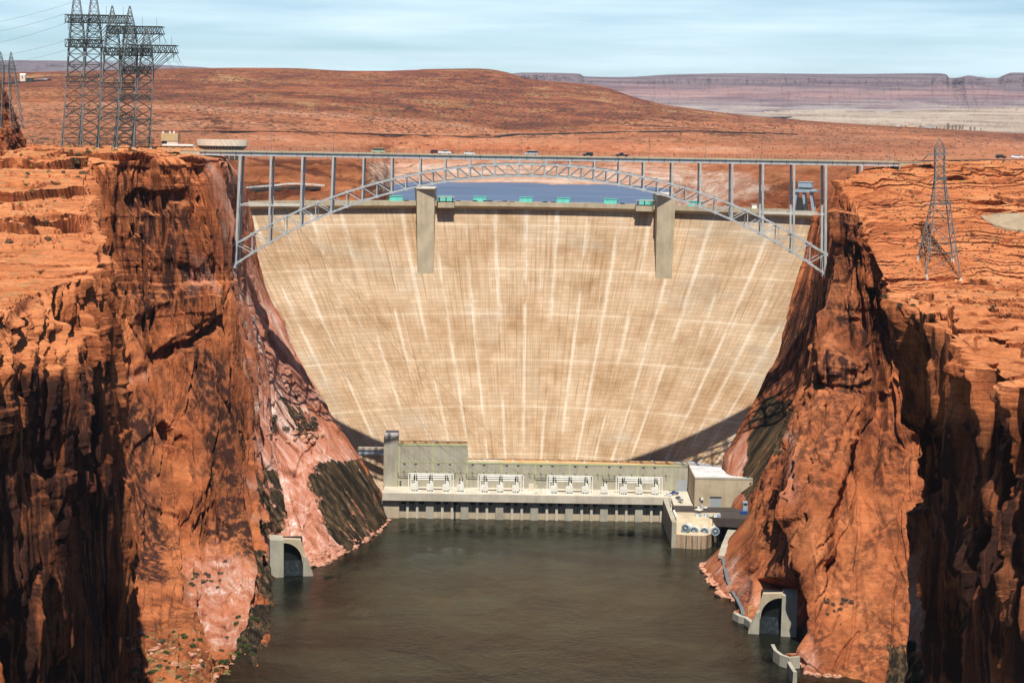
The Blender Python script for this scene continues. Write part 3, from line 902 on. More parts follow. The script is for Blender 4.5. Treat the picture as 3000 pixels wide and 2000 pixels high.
LM = {
 'pale': [([(700, 700), (760, 820), (900, 1100), (1150, 1500), (1170, 1580), (900, 1730), (800, 1720), (770, 1400), (740, 1100), (690, 850)], 1.0, 20, (13.6, 20)),
          ([(600, 470), (740, 440), (740, 800), (690, 820), (660, 640)], 0.55, 25, (12.5, 20)),
          ([(555, 1640), (640, 1600), (740, 1700), (730, 1900), (640, 1890), (580, 1800)], 0.7, 25, (9, 15)),
          ([(330, 1090), (450, 1080), (440, 1120), (340, 1130)], 0.5, 12, (8, 15)),
          ([(540, 720), (640, 800), (640, 860), (540, 850)], 0.4, 20, (9, 15))],
 'stain': [([(905, 1400), (935, 1350), (1000, 1345), (1060, 1345), (1150, 1500), (1152, 1550), (1060, 1610), (1000, 1610), (960, 1560)], 1.0, 10, (13, 20)),
           ([(735, 1630), (780, 1600), (800, 1650), (825, 1760), (800, 1790), (745, 1730)], 0.9, 10, (12, 16)),
           ([(690, 1890), (735, 1780), (815, 1760), (735, 2010), (690, 2010)], 1.0, 10, (11, 16)),
           ([(800, 1165), (880, 1150), (930, 1290), (880, 1290)], 0.55, 14, (14, 20)),
           ([(765, 1360), (810, 1390), (820, 1560), (780, 1570)], 0.8, 10, (13, 18))],
 'varnish': [([(-20, 1130), (290, 1050), (290, 2010), (-20, 2010)], 0.85, 30, (0, 5)),
             ([(340, 1200), (430, 1150), (500, 1450), (470, 1700), (400, 1700)], 0.8, 40, (8, 15)),
             ([(560, 1050), (700, 1000), (760, 1400), (720, 1650), (600, 1550)], 0.75, 40, (9, 15)),
             ([(300, 560), (560, 520), (560, 900), (350, 900)], 0.6, 30, (8, 15))],
 'grass': [([(-900, 380), (640, 420), (640, 470), (240, 480), (130, 700), (110, 900), (-900, 1000)], 1.0, 20, A_),
           ([(370, 1840), (520, 1830), (740, 1980), (700, 2100), (370, 2100)], 1.0, 20, A_)],
}
# beyond about 0: right wall, same order
RIGHT = [
 [(3900, 1200, 250), (3700, 1230, 250), (3500, 1330, 250), (3480, 1600, 250), (3460, 1900, 250), (3450, 2200, 250), (3440, 2600, 250), (3400, 3400, 258)],
 [(3900, 1080, 345), (3350, 1100, 342), (3000, 1150, 345), (2998, 1270, 343), (2990, 1600, 342), (2986, 2000, 342), (2980, 2500, 342), (2980, 3900, 345)],
 [(3800, 1000, 375), (3200, 1020, 370), (2880, 1065, 375), (2878, 1220, 372), (2870, 1600, 373), (2866, 2000, 376), (2860, 2500, 378), (2850, 3600, 380)],
 [(3700, 900, 430), (3100, 925, 415), (2765, 965, 410), (2770, 1120, 408), (2772, 1450, 408), (2768, 1800, 412), (2765, 2200, 414), (2750, 3300, 418)],
 [(3600, 800, 490), (3000, 835, 470), (2645, 885, 455), (2675, 1050, 452), (2690, 1300, 458), (2700, 1600, 462), (2700, 2000, 468), (2690, 2900, 476)],
 [(3900, 850, 470), (3400, 860, 485), (2960, 872, 482), (2960, 1040, 486), (2960, 1300, 490), (2960, 1600, 494), (2960, 2000, 500), (2960, 2800, 510)],
 [(4300, 840, 560), (3900, 850, 610), (3500, 858, 660), (3480, 1040, 664), (3460, 1300, 668), (3440, 1600, 672), (3420, 2000, 678), (3400, 2220, 690)],
 [(3700, 835, 880), (3300, 848, 890), (2950, 862, 896), (2960, 1050, 890), (2970, 1300, 870), (2970, 1600, 825), (2970, 1950, 762), (2970, 2100, 735)],
 [(3500, 800, 930), (2930, 840, 922), (2640, 868, 905), (2660, 1000, 905), (2735, 1250, 885), (2755, 1600, 834), (2750, 1950, 768), (2742, 2060, 745)],
 [(3400, 640, 960), (2880, 690, 952), (2549, 725, 930), (2575, 900, 926), (2608, 1200, 908), (2606, 1500, 864), (2592, 1850, 790), (2580, 2030, 752)],
 [(3300, 560, 990), (2840, 600, 968), (2514, 625, 942), (2527, 850, 930), (2545, 1150, 908), (2496, 1500, 860), (2432, 1850, 792), (2352, 2020, 760)],
 [(3250, 510, 1000), (2800, 528, 982), (2492, 575, 950), (2482, 800, 936), (2482, 1100, 904), (2422, 1400, 853), (2352, 1700, 812), (2250, 1897, 818)],
 [(3250, 488, 1030), (2780, 498, 990), (2476, 545, 965), (2442, 780, 950), (2402, 1120, 916), (2315, 1400, 884), (2255, 1620, 878), (2118, 1775, 888)],
 [(3250, 470, 1090), (2700, 482, 1020), (2472, 532, 1010), (2428, 800, 1010), (2365, 1150, 1000), (2270, 1400, 975), (2160, 1570, 952), (2046, 1682, 952)],
 [(3200, 470, 1150), (2680, 485, 1060), (2452, 560, 1070), (2396, 800, 1062), (2340, 1130, 1046), (2252, 1400, 1036), (2200, 1500, 1030), (2150, 1575, 1020)],
 [(3100, 480, 1250), (2640, 510, 1120), (2398, 618, 1126), (2348, 800, 1110), (2272, 1060, 1084), (2172, 1270, 1067), (2128, 1370, 1060), (2120, 1550, 1054)],
 [(3000, 500, 1300), (2600, 540, 1200), (2402, 612, 1180), (2352, 800, 1165), (2272, 1060, 1140), (2172, 1270, 1115), (2125, 1370, 1105), (2110, 1530, 1095)],
]
RF = [
 ('line', [(2506, 794), (2525, 880), (2535, 976), (2530, 1072)], 7, 5.0, (7, 14)),
 ('line', [(2597, 832), (2611, 928), (2602, 1024)], 7, 5.0, (7, 14)),
 ('line', [(2554, 928), (2563, 1072)], 7, 5.0, (7, 14)),
 ('line', [(2599, 1157), (2605, 1260), (2582, 1341), (2588, 1421)], 7, 5.0, (7, 14)),
 ('line', [(2502, 1238), (2525, 1421), (2502, 1536)], 7, 5.0, (7, 14)),
 ('line', [(2387, 1513), (2353, 1617), (2341, 1703)], 7, 5.0, (7, 14)),
 ('line', [(2440, 1200), (2400, 1330), (2395, 1420)], 7, 5.0, (7, 14)),
 ('line', [(2290, 1440), (2262, 1530), (2250, 1600)], 7, 5.0, (7, 14)),
 ('line', [(2470, 1600), (2440, 1700)], 7, 5.0, (7, 14)),
 ('cut', [(2215, 1700), (2340, 1700), (2348, 1850), (2320, 1905), (2236, 1900), (2205, 1850)], 19, 10, (8, 13)),
 ('calm', [(2330, 560), (2500, 540), (2400, 1100), (2250, 1400), (2100, 1560), (2080, 1340)], 0.65, 20, (11.5, 19)),
 ('trench', [(2750, 818), (2822, 823), (2918, 833), (3000, 833)], 4.0, 8, (1, 14)),
 ('trench', [(2650, 914), (2683, 928), (2720, 930)], 4.0, 8, (1, 14)),
 ('trench', [(2784, 897), (2786, 950), (2800, 975)], 4.0, 8, (1, 14)),
 ('trench', [(2918, 579), (2965, 589), (3000, 593)], 4.0, 8, (1, 14)),
 ('trench', [(2530, 596), (2611, 598)], 4.0, 8, (1, 14)),
 ('trench', [(2564, 553), (2717, 565)], 4.0, 8, (1, 14)),
 ('trench', [(2635, 871), (2731, 871)], 4.0, 8, (1, 14)),
 ('trench', [(2830, 600), (2900, 640)], 4.0, 8, (1, 14)),
 ('trench', [(2850, 690), (2900, 720), (2960, 700)], 4.0, 8, (1, 14)),
 ('trench', [(2700, 640), (2800, 648)], 4.0, 8, (1, 14)),
 ('trench', [(2590, 700), (2680, 708)], 4.0, 8, (1, 14)),
 ('trench', [(2880, 530), (2990, 525)], 4.0, 8, (1, 14)),
 ('trench', [(2900, 900), (2960, 930), (3000, 925)], 4.0, 8, (1, 14)),
 ('trench', [(2560, 640), (2640, 646)], 4.0, 8, (1, 14)),
 ('poly', [(2408, 950), (2440, 905), (2510, 910), (2532, 1000), (2520, 1085), (2470, 1120), (2420, 1112), (2398, 1040)], -7, 26, (9, 14)),
 ('poly', [(2396, 1116), (2440, 1130), (2480, 1136), (2535, 1105), (2545, 1135), (2485, 1165), (2415, 1145)], 4, 6, (9, 14)),
 ('poly', [(2600, 1360), (2625, 1285), (2690, 1250), (2770, 1255), (2810, 1320), (2790, 1440), (2700, 1500), (2640, 1470)], 5, 22, (2, 9.5)),
 ('line', [(2552, 850), (2562, 1000), (2590, 1160), (2600, 1260)], 13, 9, (8, 12)),
 ('line', [(2610, 920), (2640, 1050), (2660, 1200)], 12, 7, (3, 10)),
 ('line', [(2500, 640), (2470, 720), (2440, 800)], 16, 7, (11, 15)),
 ('line', [(2520, 660), (2500, 760), (2462, 830)], 18, 6, (9, 13)),
 ('line', [(2720, 990), (2730, 1150), (2720, 1260)], 11, 6, (2, 5)),
 ('line', [(2840, 1080), (2850, 1300), (2840, 1600)], 11, 5, (1, 4)),
 ('line', [(2930, 1120), (2925, 1400), (2935, 1800)], 11, 5, (1, 4)),
 ('poly', [(2330, 1280), (2390, 1130), (2500, 1160), (2450, 1500), (2300, 1560), (2220, 1560)], -3, 30, (9, 14)),
 ('line', [(2370, 1340), (2362, 1450), (2345, 1520)], 12, 3.5, (10, 14)),
 ('line', [(2515, 1850), (2470, 1900), (2440, 1960)], 3, 6, (8, 12)),
 ('calm', [(2050, 1400), (2200, 1350), (2230, 1600), (2060, 1720)], 0.8, 24, (12, 17)),
 ('calm', [(2190, 1690), (2350, 1690), (2355, 1920), (2190, 1900)], 0.9, 20, (10, 14)),
 ('calm', [(2640, 700), (2860, 700), (2860, 820), (2640, 820)], 0.6, 20, (3, 13)),
]
RM = {
 'pale': [([(2320, 1180), (2380, 1320), (2370, 1480), (2330, 1480), (2350, 1340)], 0.5, 14, (9, 17)),
          ([(2060, 1640), (2110, 1700), (2240, 1850), (2340, 1990), (2420, 2010), (2400, 1900), (2250, 1780), (2150, 1640)], 0.6, 25, (9, 15)),
          ([(2690, 1620), (2730, 1640), (2720, 1960), (2690, 1900)], 0.7, 12, (2, 10)),
          ([(2120, 1340), (2190, 1260), (2230, 1380), (2150, 1500)], 0.6, 14, (12, 17))],
 'stain': [([(2170, 1440), (2200, 1220), (2240, 1160), (2360, 1180), (2345, 1300), (2290, 1340), (2210, 1440)], 1.0, 12, (12.5, 17)),
           ([(2600, 1890), (2700, 1880), (2760, 2010), (2600, 2010)], 0.9, 12, (3, 11)),
           ([(2180, 1390), (2225, 1370), (2190, 1480)], 0.9, 8, (12, 17))],
 'varnish': [([(2150, 1480), (2400, 1160), (2660, 1160), (2660, 1980), (2330, 1960)], 0.16, 60, (6, 15)), ([(2680, 1250), (3100, 1200), (3100, 2010), (2700, 2010)], 0.9, 40, (0, 5.5)),
             ([(2250, 850), (2420, 830), (2350, 1170), (2200, 1170)], 0.8, 20, (12.5, 17)),
             ([(2400, 620), (2520, 620), (2620, 1200), (2400, 1120)], 0.45, 30, (8, 14))],
 'grass': [([(2450, 440), (3900, 440), (3900, 640), (2700, 820), (2560, 780), (2600, 560)], 0.9, 30, A_),
           ([(2640, 820), (3000, 800), (3000, 900), (2700, 900)], 0.4, 30, A_)],
}
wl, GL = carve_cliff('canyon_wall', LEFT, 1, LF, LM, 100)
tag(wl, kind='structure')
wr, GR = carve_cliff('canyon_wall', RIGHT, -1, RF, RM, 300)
tag(wr, kind='structure')

def plane(name, x0, x1, y0, y1, z, mat):
    o = mesh_obj(name, [(x0, y0, z), (x1, y0, z), (x1, y1, z), (x0, y1, z)], [(0, 1, 2, 3)], mat)
    return tag(o, kind='structure')
plane('river', -260, 330, 150, 1180, 0, M['river'])
ZL = U(1500, 533, 2560)[2]
plane('lake', -420, 700, 1190, 2900, ZL, M['lake'])

# ================================================================== land beyond
def sheet(name, cols, mat, step, fn, kind='structure', masks={}):
    pxs = np.array([c[0] for c in cols], float)
    A = np.array([[(y, math.log(Y)) for y, Y in c[1]] for c in cols], float)
    u = np.arange(pxs[0], pxs[-1] + 1, step)
    dt = np.abs(np.diff(A[..., 0], axis=1)).mean(0) + 5
    tk = np.concatenate([[0], np.cumsum(dt)])
    t = np.linspace(0, tk[-1], int(tk[-1] / (step * 0.55)) + 1)
    B = np.swapaxes(pchip(tk, np.swapaxes(pchip(pxs, A, u), 0, 1), t), 0, 1)
    pu = np.repeat(u[:, None], len(t), 1)
    py, Y = B[..., 0].copy(), np.exp(B[..., 1])
    V = np.repeat(np.interp(t, tk, np.arange(len(tk)))[None, :], len(u), 0)
    dpx, dpy, dY = fn(pu.reshape(-1), py.reshape(-1), Y.reshape(-1), V.reshape(-1))
    G = UA(np.stack([pu.reshape(-1) + dpx, py.reshape(-1) + dpy, Y.reshape(-1) + dY], 1)).reshape(pu.shape + (3,))
    at = {}
    for nm, ms in masks.items():
        m = np.zeros(pu.size)
        for poly, val, soft in ms:
            q = np.stack([pu.reshape(-1) / 90, py.reshape(-1) / 14, V.reshape(-1)], 1)
            mm = sstep(-soft, soft, poly_sd(pu.reshape(-1), py.reshape(-1), poly) + fbm(q, 1, 4, 77) * soft * 2.2) * val
            m = np.maximum(m, mm)
        at[nm] = m
    o = grid_obj(name, G, mat, attrs=at, smooth=False)
    return tag(o, kind=kind), G

LAND = [
 (-500, [(470, 1080), (440, 1200), (418, 1350), (402, 1600), (385, 2000), (340, 2700), (290, 3400), (240, 4400), (213, 5600), (230, 7200)]),
 (0,    [(468, 1080), (436, 1190), (415, 1350), (400, 1600), (384, 2000), (335, 2700), (285, 3400), (240, 4400), (212, 5600), (232, 7200)]),
 (330,  [(465, 1080), (432, 1180), (414, 1350), (398, 1600), (384, 2000), (338, 2700), (290, 3400), (240, 4300), (206, 5300), (230, 7000)]),
 (600,  [(470, 1120), (438, 1190), (418, 1350), (400, 1650), (386, 2100), (345, 2700), (310, 3300), (250, 4200), (200, 5300), (232, 7000)]),
 (700,  [(640, 1190), (540, 1250), (455, 1420), (418, 1800), (388, 2200), (348, 2750), (318, 3300), (255, 4200), (199, 5350), (240, 7000)]),
 (850,  [(640, 1230), (545, 1300), (470, 1430), (430, 1950), (393, 2350), (350, 2800), (325, 3300), (258, 4200), (200, 5350), (240, 7000)]),
 (1040, [(640, 1250), (560, 1330), (482, 1450), (448, 2250), (398, 2620), (356, 3010), (332, 3450), (262, 4300), (208, 5400), (240, 7000)]),
 (1120, [(680, 1270), (620, 1350), (528, 1600), (474, 2450), (402, 2750), (358, 3080), (335, 3500), (264, 4400), (208, 5450), (240, 7000)]),
 (1140, [(720, 1280), (650, 1400), (560, 2000), (486, 2560), (403, 2785), (359, 3095), (336, 3500), (265, 4400), (208, 5480), (240, 7000)]),
 (1160, [(770, 1290), (690, 1500), (552, 2380), (492, 2620), (404, 2800), (360, 3100), (338, 3500), (266, 4400), (207, 5500), (240, 7000)]),
 (1300, [(780, 1300), (700, 1600), (555, 2430), (495, 2660), (404, 2850), (366, 3150), (346, 3600), (268, 4500), (204, 5600), (240, 7000)]),
 (1420, [(780, 1300), (700, 1600), (556, 2430), (496, 2660), (408, 2870), (376, 3150), (362, 3600), (275, 4600), (205, 5650), (244, 7000)]),
 (1530, [(780, 1300), (700, 1600), (557, 2430), (498, 2660), (412, 2880), (396, 3150), (375, 3600), (290, 4600), (229, 5700), (270, 7000)]),
 (1760, [(780, 1300), (700, 1600), (558, 2430), (500, 2660), (414, 2900), (392, 3200), (365, 3700), (310, 4600), (253, 5700), (300, 7000)]),
 (1860, [(780, 1300), (700, 1600), (558, 2420), (502, 2660), (416, 2900), (390, 3200), (366, 3800), (325, 4600), (285, 5600), (320, 7000)]),
 (1955, [(760, 1280), (680, 1480), (556, 2400), (504, 2640), (418, 2900), (390, 3200), (370, 3800), (338, 4700), (308, 5600), (340, 7000)]),
 (2010, [(720, 1270), (650, 1450), (548, 2200), (503, 2600), (420, 2900), (390, 3200), (374, 3800), (345, 4700), (316, 5700), (345, 7000)]),
 (2150, [(660, 1260), (600, 1380), (524, 2000), (488, 2520), (425, 2900), (400, 3200), (384, 3800), (358, 4800), (334, 5800), (360, 7000)]),
 (2320, [(650, 1240), (590, 1300), (505, 1600), (470, 2100), (435, 2700), (412, 3200), (394, 3900), (372, 4900), (350, 5900), (375, 7000)]),
 (2480, [(620, 1220), (545, 1260), (490, 1500), (462, 1900), (440, 2500), (420, 3100), (402, 3900), (380, 4900), (362, 5900), (390, 7000)]),
 (2700, [(520, 1120), (492, 1200), (474, 1400), (460, 1800), (442, 2400), (424, 3100), (408, 3900), (388, 5000), (374, 5900), (400, 7000)]),
 (3000, [(520, 1120), (490, 1200), (472, 1400), (462, 1800), (450, 2400), (438, 3100), (424, 3900), (408, 5000), (392, 6000), (420, 7000)]),
 (3500, [(520, 1120), (492, 1200), (478, 1400), (468, 1800), (460, 2400), (452, 3100), (442, 3900), (430, 5000), (415, 6000), (450, 7000)]),
]
def land_fn(px, py, Y, V):
    q = np.stack([px / 130, py / 40, V * 0.6], 1)
    n = fbm(q, 1, 5, 11)
    q2 = np.stack([px / 26, py / 9, V * 2], 1)
    n2 = fbm(q2, 1, 4, 12)
    g = py / 7 + n * 3.2 + px * 0.0018
    k = np.floor(g)
    terr = (k + sstep(0.45, 0.95, g - k) - g) * 7
    on = sstep(-0.25, 0.2, fbm(np.stack([px / 210, py / 40, V], 1), 1, 3, 13))
    edge = sstep(0.0, 1.5, V) * sstep(9.0, 7.4, V)
    calm = 1 - 0.92 * sstep(3.6, 4.0, V) * sstep(5.0, 4.6, V) * sstep(600, 700, px)
    ny = terr * (0.30 + 0.7 * on) * edge * calm * np.where(py > 320, 1.0, 0.5)
    ny += (n * 7 * sstep(9, 7, V) + n2 * 2.6) * (0.25 + 0.75 * edge) * calm * np.where(py > 300, 1.0, 0.35)
    lake = (px > 1140) & (px < 1990) & (V < 2.6)
    ny = np.where(lake, ny * 0.45, ny)
    top = sstep(7.4, 8.0, V)
    ny = ny * (1 - 0.85 * top)
    return n2 * 3, ny, Y * n * 0.02
HILL = [(-600, 150), (3600, 150), (3600, 470), (2500, 372), (2240, 360), (1900, 345), (1640, 380), (1500, 385), (1450, 372), (1250, 348), (1000, 330), (750, 318), (500, 305), (330, 300), (180, 262), (-600, 250)]
LMK = {
 'scrub': [(HILL, 0.9, 7), ([(1640, 395), (2300, 380), (2800, 420), (2800, 455), (2300, 440), (1800, 420)], 0.35, 10)],
 'pale': [([(330, 312), (520, 310), (760, 320), (1000, 334), (1250, 354), (1450, 378), (1440, 390), (1230, 366), (1000, 346), (760, 332), (500, 325), (330, 325)], 0.55, 5),
          ([(1080, 470), (1300, 470), (2000, 490), (2200, 520), (2260, 560), (2050, 620), (1100, 560)], 0.9, 14),
          ([(1080, 505), (2000, 512), (2010, 545), (1080, 545)], 1.0, 8)],
  'salmon': [([(-600, 275), (330, 305), (760, 322), (1000, 336), (1250, 356), (1450, 382), (1640, 392), (1900, 350), (2300, 362), (2600, 380), (3000, 400), (3600, 420), (3600, 480), (2400, 470), (1100, 470), (-600, 470)], 0.85, 8)],
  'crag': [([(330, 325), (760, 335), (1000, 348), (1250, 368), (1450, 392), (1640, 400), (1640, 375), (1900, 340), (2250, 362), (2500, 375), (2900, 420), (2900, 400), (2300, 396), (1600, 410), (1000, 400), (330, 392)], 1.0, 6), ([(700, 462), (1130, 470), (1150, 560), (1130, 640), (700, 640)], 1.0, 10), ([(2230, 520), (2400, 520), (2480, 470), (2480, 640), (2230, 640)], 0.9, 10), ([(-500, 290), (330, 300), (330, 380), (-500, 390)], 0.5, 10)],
 'bush': [([(-600, 100), (3600, 100), (3600, 440), (2500, 430), (1600, 400), (600, 400), (300, 460), (-600, 460)], 1.0, 20)],
}
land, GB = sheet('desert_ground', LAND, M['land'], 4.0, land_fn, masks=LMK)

RIDGE = [
 (1150, [(262, 6300), (232, 6900), (218, 7600), (235, 9000)]),
 (1250, [(250, 6300), (218, 6900), (203, 7600), (230, 9000)]),
 (1400, [(250, 6300), (216, 6900), (201, 7600), (230, 9000)]),
 (1480, [(262, 6300), (228, 6900), (211, 7600), (236, 9000)]),
 (1540, [(280, 6300), (244, 6900), (231, 7600), (250, 9000)]),
 (1700, [(300, 6300), (258, 6900), (250, 7600), (275, 9000)]),
 (1850, [(320, 6300), (290, 6900), (285, 7600), (300, 9000)]),
]
ridge, _ = sheet('hill_ridge', RIDGE, M['land'], 4.0, lambda a, b, c, v: (a * 0, fbm(np.stack([a / 40, b / 8, v], 1), 1, 4, 35) * 1.6 * sstep(2.9, 1.6, v), c * 0),
                 masks={'scrub': [([(900, 100), (2000, 100), (2000, 400), (900, 400)], 1.0, 5)], 'bush': [([(900, 100), (2000, 100), (2000, 400), (900, 400)], 1.0, 5)]})

MESA_R = [
 (1380, [(345, 9000), (300, 12500), (275, 13500), (250, 14300), (232, 14700), (226, 16500), (260, 22000)]),
 (1500, [(345, 9000), (298, 12500), (270, 13500), (240, 14300), (219, 14600), (216, 16500), (260, 22000)]),
 (1530, [(345, 9000), (298, 12500), (268, 13500), (240, 14300), (215, 14500), (213, 16500), (260, 22000)]),
 (1695, [(345, 9000), (302, 12500), (272, 13500), (242, 14300), (218, 14500), (216, 16500), (260, 22000)]),
 (1712, [(345, 9000), (305, 12500), (276, 13500), (250, 14300), (228, 14800), (224, 16500), (260, 22000)]),
 (1820, [(345, 9000), (312, 12500), (280, 13600), (252, 14600), (230, 15200), (226, 17000), (260, 22000)]),
 (1980, [(345, 9000), (316, 12200), (284, 13400), (250, 14400), (222, 15000), (218, 17000), (260, 22000)]),
 (2180, [(345, 9000), (318, 12200), (286, 13200), (250, 14200), (219, 14800), (215, 17000), (260, 22000)]),
 (2500, [(345, 9000), (324, 12000), (290, 13200), (252, 14200), (221, 14800), (217, 17000), (260, 22000)]),
 (2740, [(345, 9000), (326, 12000), (292, 13200), (252, 14200), (219, 14700), (215, 17000), (260, 22000)]),
 (2772, [(345, 9000), (328, 12000), (292, 13200), (254, 14200), (222, 14600), (218, 17000), (260, 22000)]),
 (2782, [(345, 9000), (328, 12000), (292, 13200), (256, 14300), (232, 15000), (229, 17000), (260, 22000)]),
 (2840, [(345, 9000), (328, 12000), (290, 13000), (250, 13900), (223, 14300), (228, 17000), (260, 22000)]),
 (2920, [(345, 9000), (328, 12000), (290, 13000), (252, 14200), (232, 15000), (229, 17000), (260, 22000)]),
 (2945, [(345, 9000), (328, 12000), (290, 13000), (250, 14200), (222, 14600), (219, 17000), (260, 22000)]),
 (2965, [(345, 9000), (328, 12000), (290, 13000), (248, 14200), (216, 14600), (213, 17000), (260, 22000)]),
 (3400, [(345, 9000), (328, 12000), (290, 13000), (248, 14200), (219, 14600), (216, 17000), (260, 22000)]),
]
def mesa_fn(px, py, Y, V):
    q = np.stack([px / 55, V * 0.25, px * 0], 1)
    n = fbm(q, 1, 5, 21, ridge=True)
    wallm = sstep(0.6, 1.6, V) * sstep(4.3, 3.4, V)
    g = py / 8 + fbm(np.stack([px / 160, py / 30, V], 1), 1, 3, 22) * 1.4
    k = np.floor(g)
    terr = (k + sstep(0.4, 0.95, g - k) - g) * 8
    n2 = fbm(np.stack([px / 12, py / 6, V * 3], 1), 1, 4, 23)
    return n2 * 2.0, (terr * 0.55 + n2 * 1.8) * sstep(4.6, 3.6, V), -n * 170 * wallm + n2 * 25 * wallm
mesa, _ = sheet('mesa', MESA_R, M['mesa'], 4.0, mesa_fn)
MESA_L = [
 (-500, [(260, 12000), (215, 17000), (200, 18500), (184, 19500), (176, 21000), (220, 26000)]),
 (40,   [(260, 12000), (215, 17000), (200, 18500), (184, 19500), (177, 21000), (220, 26000)]),
 (200,  [(260, 12000), (215, 17000), (200, 18500), (186, 19500), (178, 21000), (220, 26000)]),
 (420,  [(260, 12000), (218, 17000), (206, 18500), (196, 19500), (188, 21000), (224, 26000)]),
 (600,  [(260, 12000), (222, 17000), (212, 18500), (204, 19500), (198, 21000), (230, 26000)]),
 (760,  [(260, 12000), (228, 17000), (222, 18500), (216, 19500), (210, 21000), (236, 26000)]),
]
mesa2, _ = sheet('mesa', MESA_L, M['mesa'], 6.0, lambda a, b, c, v: (a * 0, fbm(np.stack([a / 40, b / 8, v], 1), 1, 4, 31) * 2.0 * sstep(4.5, 3.4, v), fbm(np.stack([a / 60, v * 0.3, a * 0], 1), 1, 4, 32, ridge=True) * 700 * sstep(4.5, 3.0, v)))
FLATS = [
 (2150, [(460, 6000), (390, 7500), (370, 9500), (352, 11000), (360, 12500)]),
 (2260, [(440, 6000), (366, 7500), (345, 9500), (328, 11000), (336, 12500)]),
 (2400, [(440, 6000), (362, 7500), (340, 9300), (324, 10800), (332, 12500)]),
 (2600, [(450, 6000), (372, 7500), (350, 8600), (330, 10400), (334, 12500)]),
 (2760, [(455, 6000), (374, 7500), (345, 8600), (322, 10400), (330, 12500)]),
 (3000, [(470, 6000), (388, 7500), (345, 8600), (318, 10400), (328, 12500)]),
 (3400, [(480, 6000), (398, 7500), (350, 8600), (318, 10400), (328, 12500)]),
]
def flats_mat():
    t = NT('pale_badlands')
    b = t.noise(t.pos((0.0012, 0.0008, 0.05)), 1, 7, 0.66, 0.6)
    c = t.ramp(b, (0.34, (0.17, 0.125, 0.10)), (0.46, (0.34, 0.26, 0.20)), (0.64, (0.48, 0.39, 0.30)))
    h = t.noise(t.pos((0.01, 0.006, 0.05)), 1, 7, 0.7)
    return t.done(c, 0.95, t.bump(h, 0.7, 30.0), spec=0.05)
M['flats'] = flats_mat()
def flats_fn(px, py, Y, V):
    n = fbm(np.stack([px / 60, py / 14, V], 1), 1, 5, 41)
    g = py / 9 + n * 1.6
    k = np.floor(g)
    return px * 0, ((k + sstep(0.5, 0.95, g - k) - g) * 8 + n * 3) * sstep(4, 3, V), Y * n * 0.03
flats, _ = sheet('badlands', FLATS, M['flats'], 4.0, flats_fn)
# ================================================================== the dam
ORD = ['first', 'second', 'third', 'fourth', 'fifth', 'sixth', 'seventh', 'eighth', 'ninth', 'tenth', 'eleventh', 'twelfth', 'thirteenth', 'fourteenth']
M['steel'] = simple('painted_steel', (0.46, 0.46, 0.44), 0.55, 0.12)
M['galv'] = simple('galvanised_steel', (0.17, 0.19, 0.185), 0.6, 0.15)
M['dark_steel'] = simple('dark_steel', (0.050, 0.058, 0.055), 0.6, 0.1)
M['white'] = simple('white_paint', (0.78, 0.76, 0.68), 0.5, 0.06)
M['cream'] = simple('cream_wall', (0.72, 0.62, 0.48), 0.8, 0.06)
M['tan'] = simple('tan_wall', (0.52, 0.38, 0.20), 0.85, 0.06)
M['teal'] = simple('teal_paint', (0.16, 0.60, 0.50), 0.5, 0.10)
M['bluegrey'] = simple('blue_grey_paint', (0.32, 0.40, 0.46), 0.5, 0.08)
M['shutter'] = simple('grey_shutter', (0.33, 0.35, 0.37), 0.6, 0.05)
M['black'] = simple('black_rubber', (0.015, 0.015, 0.016), 0.7, 0.05)
M['glass'] = simple('dark_glass', (0.02, 0.025, 0.03), 0.12, 0.02, spec=0.5)
M['asphalt'] = simple('asphalt', (0.065, 0.052, 0.046), 0.95, 0.15)
M['yellowgreen'] = simple('pale_green_trim', (0.42, 0.44, 0.24), 0.8, 0.05)
M['roof_rust'] = concrete('stained_roof', (0.60, 0.36, 0.17), streak=0.3, dirt=0.9)
M['roof_white'] = concrete('patched_white_roof', (0.60, 0.60, 0.60), streak=0.3, dirt=1.0)
M['wet'] = simple('unlit_tunnel_black', (0.012, 0.013, 0.014), 0.5, 0.2)  # near-black so the tunnel inside reads unlit; the shade is in the colour
M['skin'] = simple('skin', (0.45, 0.26, 0.18), 0.6, 0.03)

R0, CX = 300.0, 8.0
CY = 1203 - R0
ZC = U(1500, 605, CY + 290)[2]          # underside of the crest road
def dam_t(z): return np.clip((ZC - z) / 168, 0, 1.2) ** 1.12
def dam_r(z): return R0 - 5 - 150 * dam_t(z)
th = np.linspace(-0.80, 0.80, 260)
zz = np.linspace(ZC - 0.5, 2, 180)
TH, ZZ = np.meshgrid(th, zz, indexing='ij')
RR = dam_r(ZZ)
GD = np.stack([CX + RR * np.sin(TH), CY + 70 * dam_t(ZZ) + RR * np.cos(TH), ZZ], -1)
uvd = np.stack([TH * 265.0, ZZ], -1)
dam = empty('arch_dam', (CX, CY + R0, 0), 'tall curved concrete arch dam with tan streaked face across the canyon', 'dam')
face = grid_obj('dam_face', GD - np.array(dam.location), M['dam'], uv=uvd)
face.parent = dam
def ringmesh(name, prof, mat, t0=-0.8, t1=0.8, n=120, parent=None):
    v, f, m = [], [], len(prof)
    for k in range(n + 1):
        a = t0 + (t1 - t0) * k / n
        v += [(CX + r * math.sin(a), CY + r * math.cos(a), z) for r, z in prof]
    for k in range(n):
        for j in range(m):
            f.append((k * m + j, k * m + (j + 1) % m, (k + 1) * m + (j + 1) % m, (k + 1) * m + j))
    f += [tuple(range(m)), tuple(range(n * m, n * m + m))[::-1]]
    return MB().add(v, f).build(name, mat, parent)
zr = ZC + 1.7
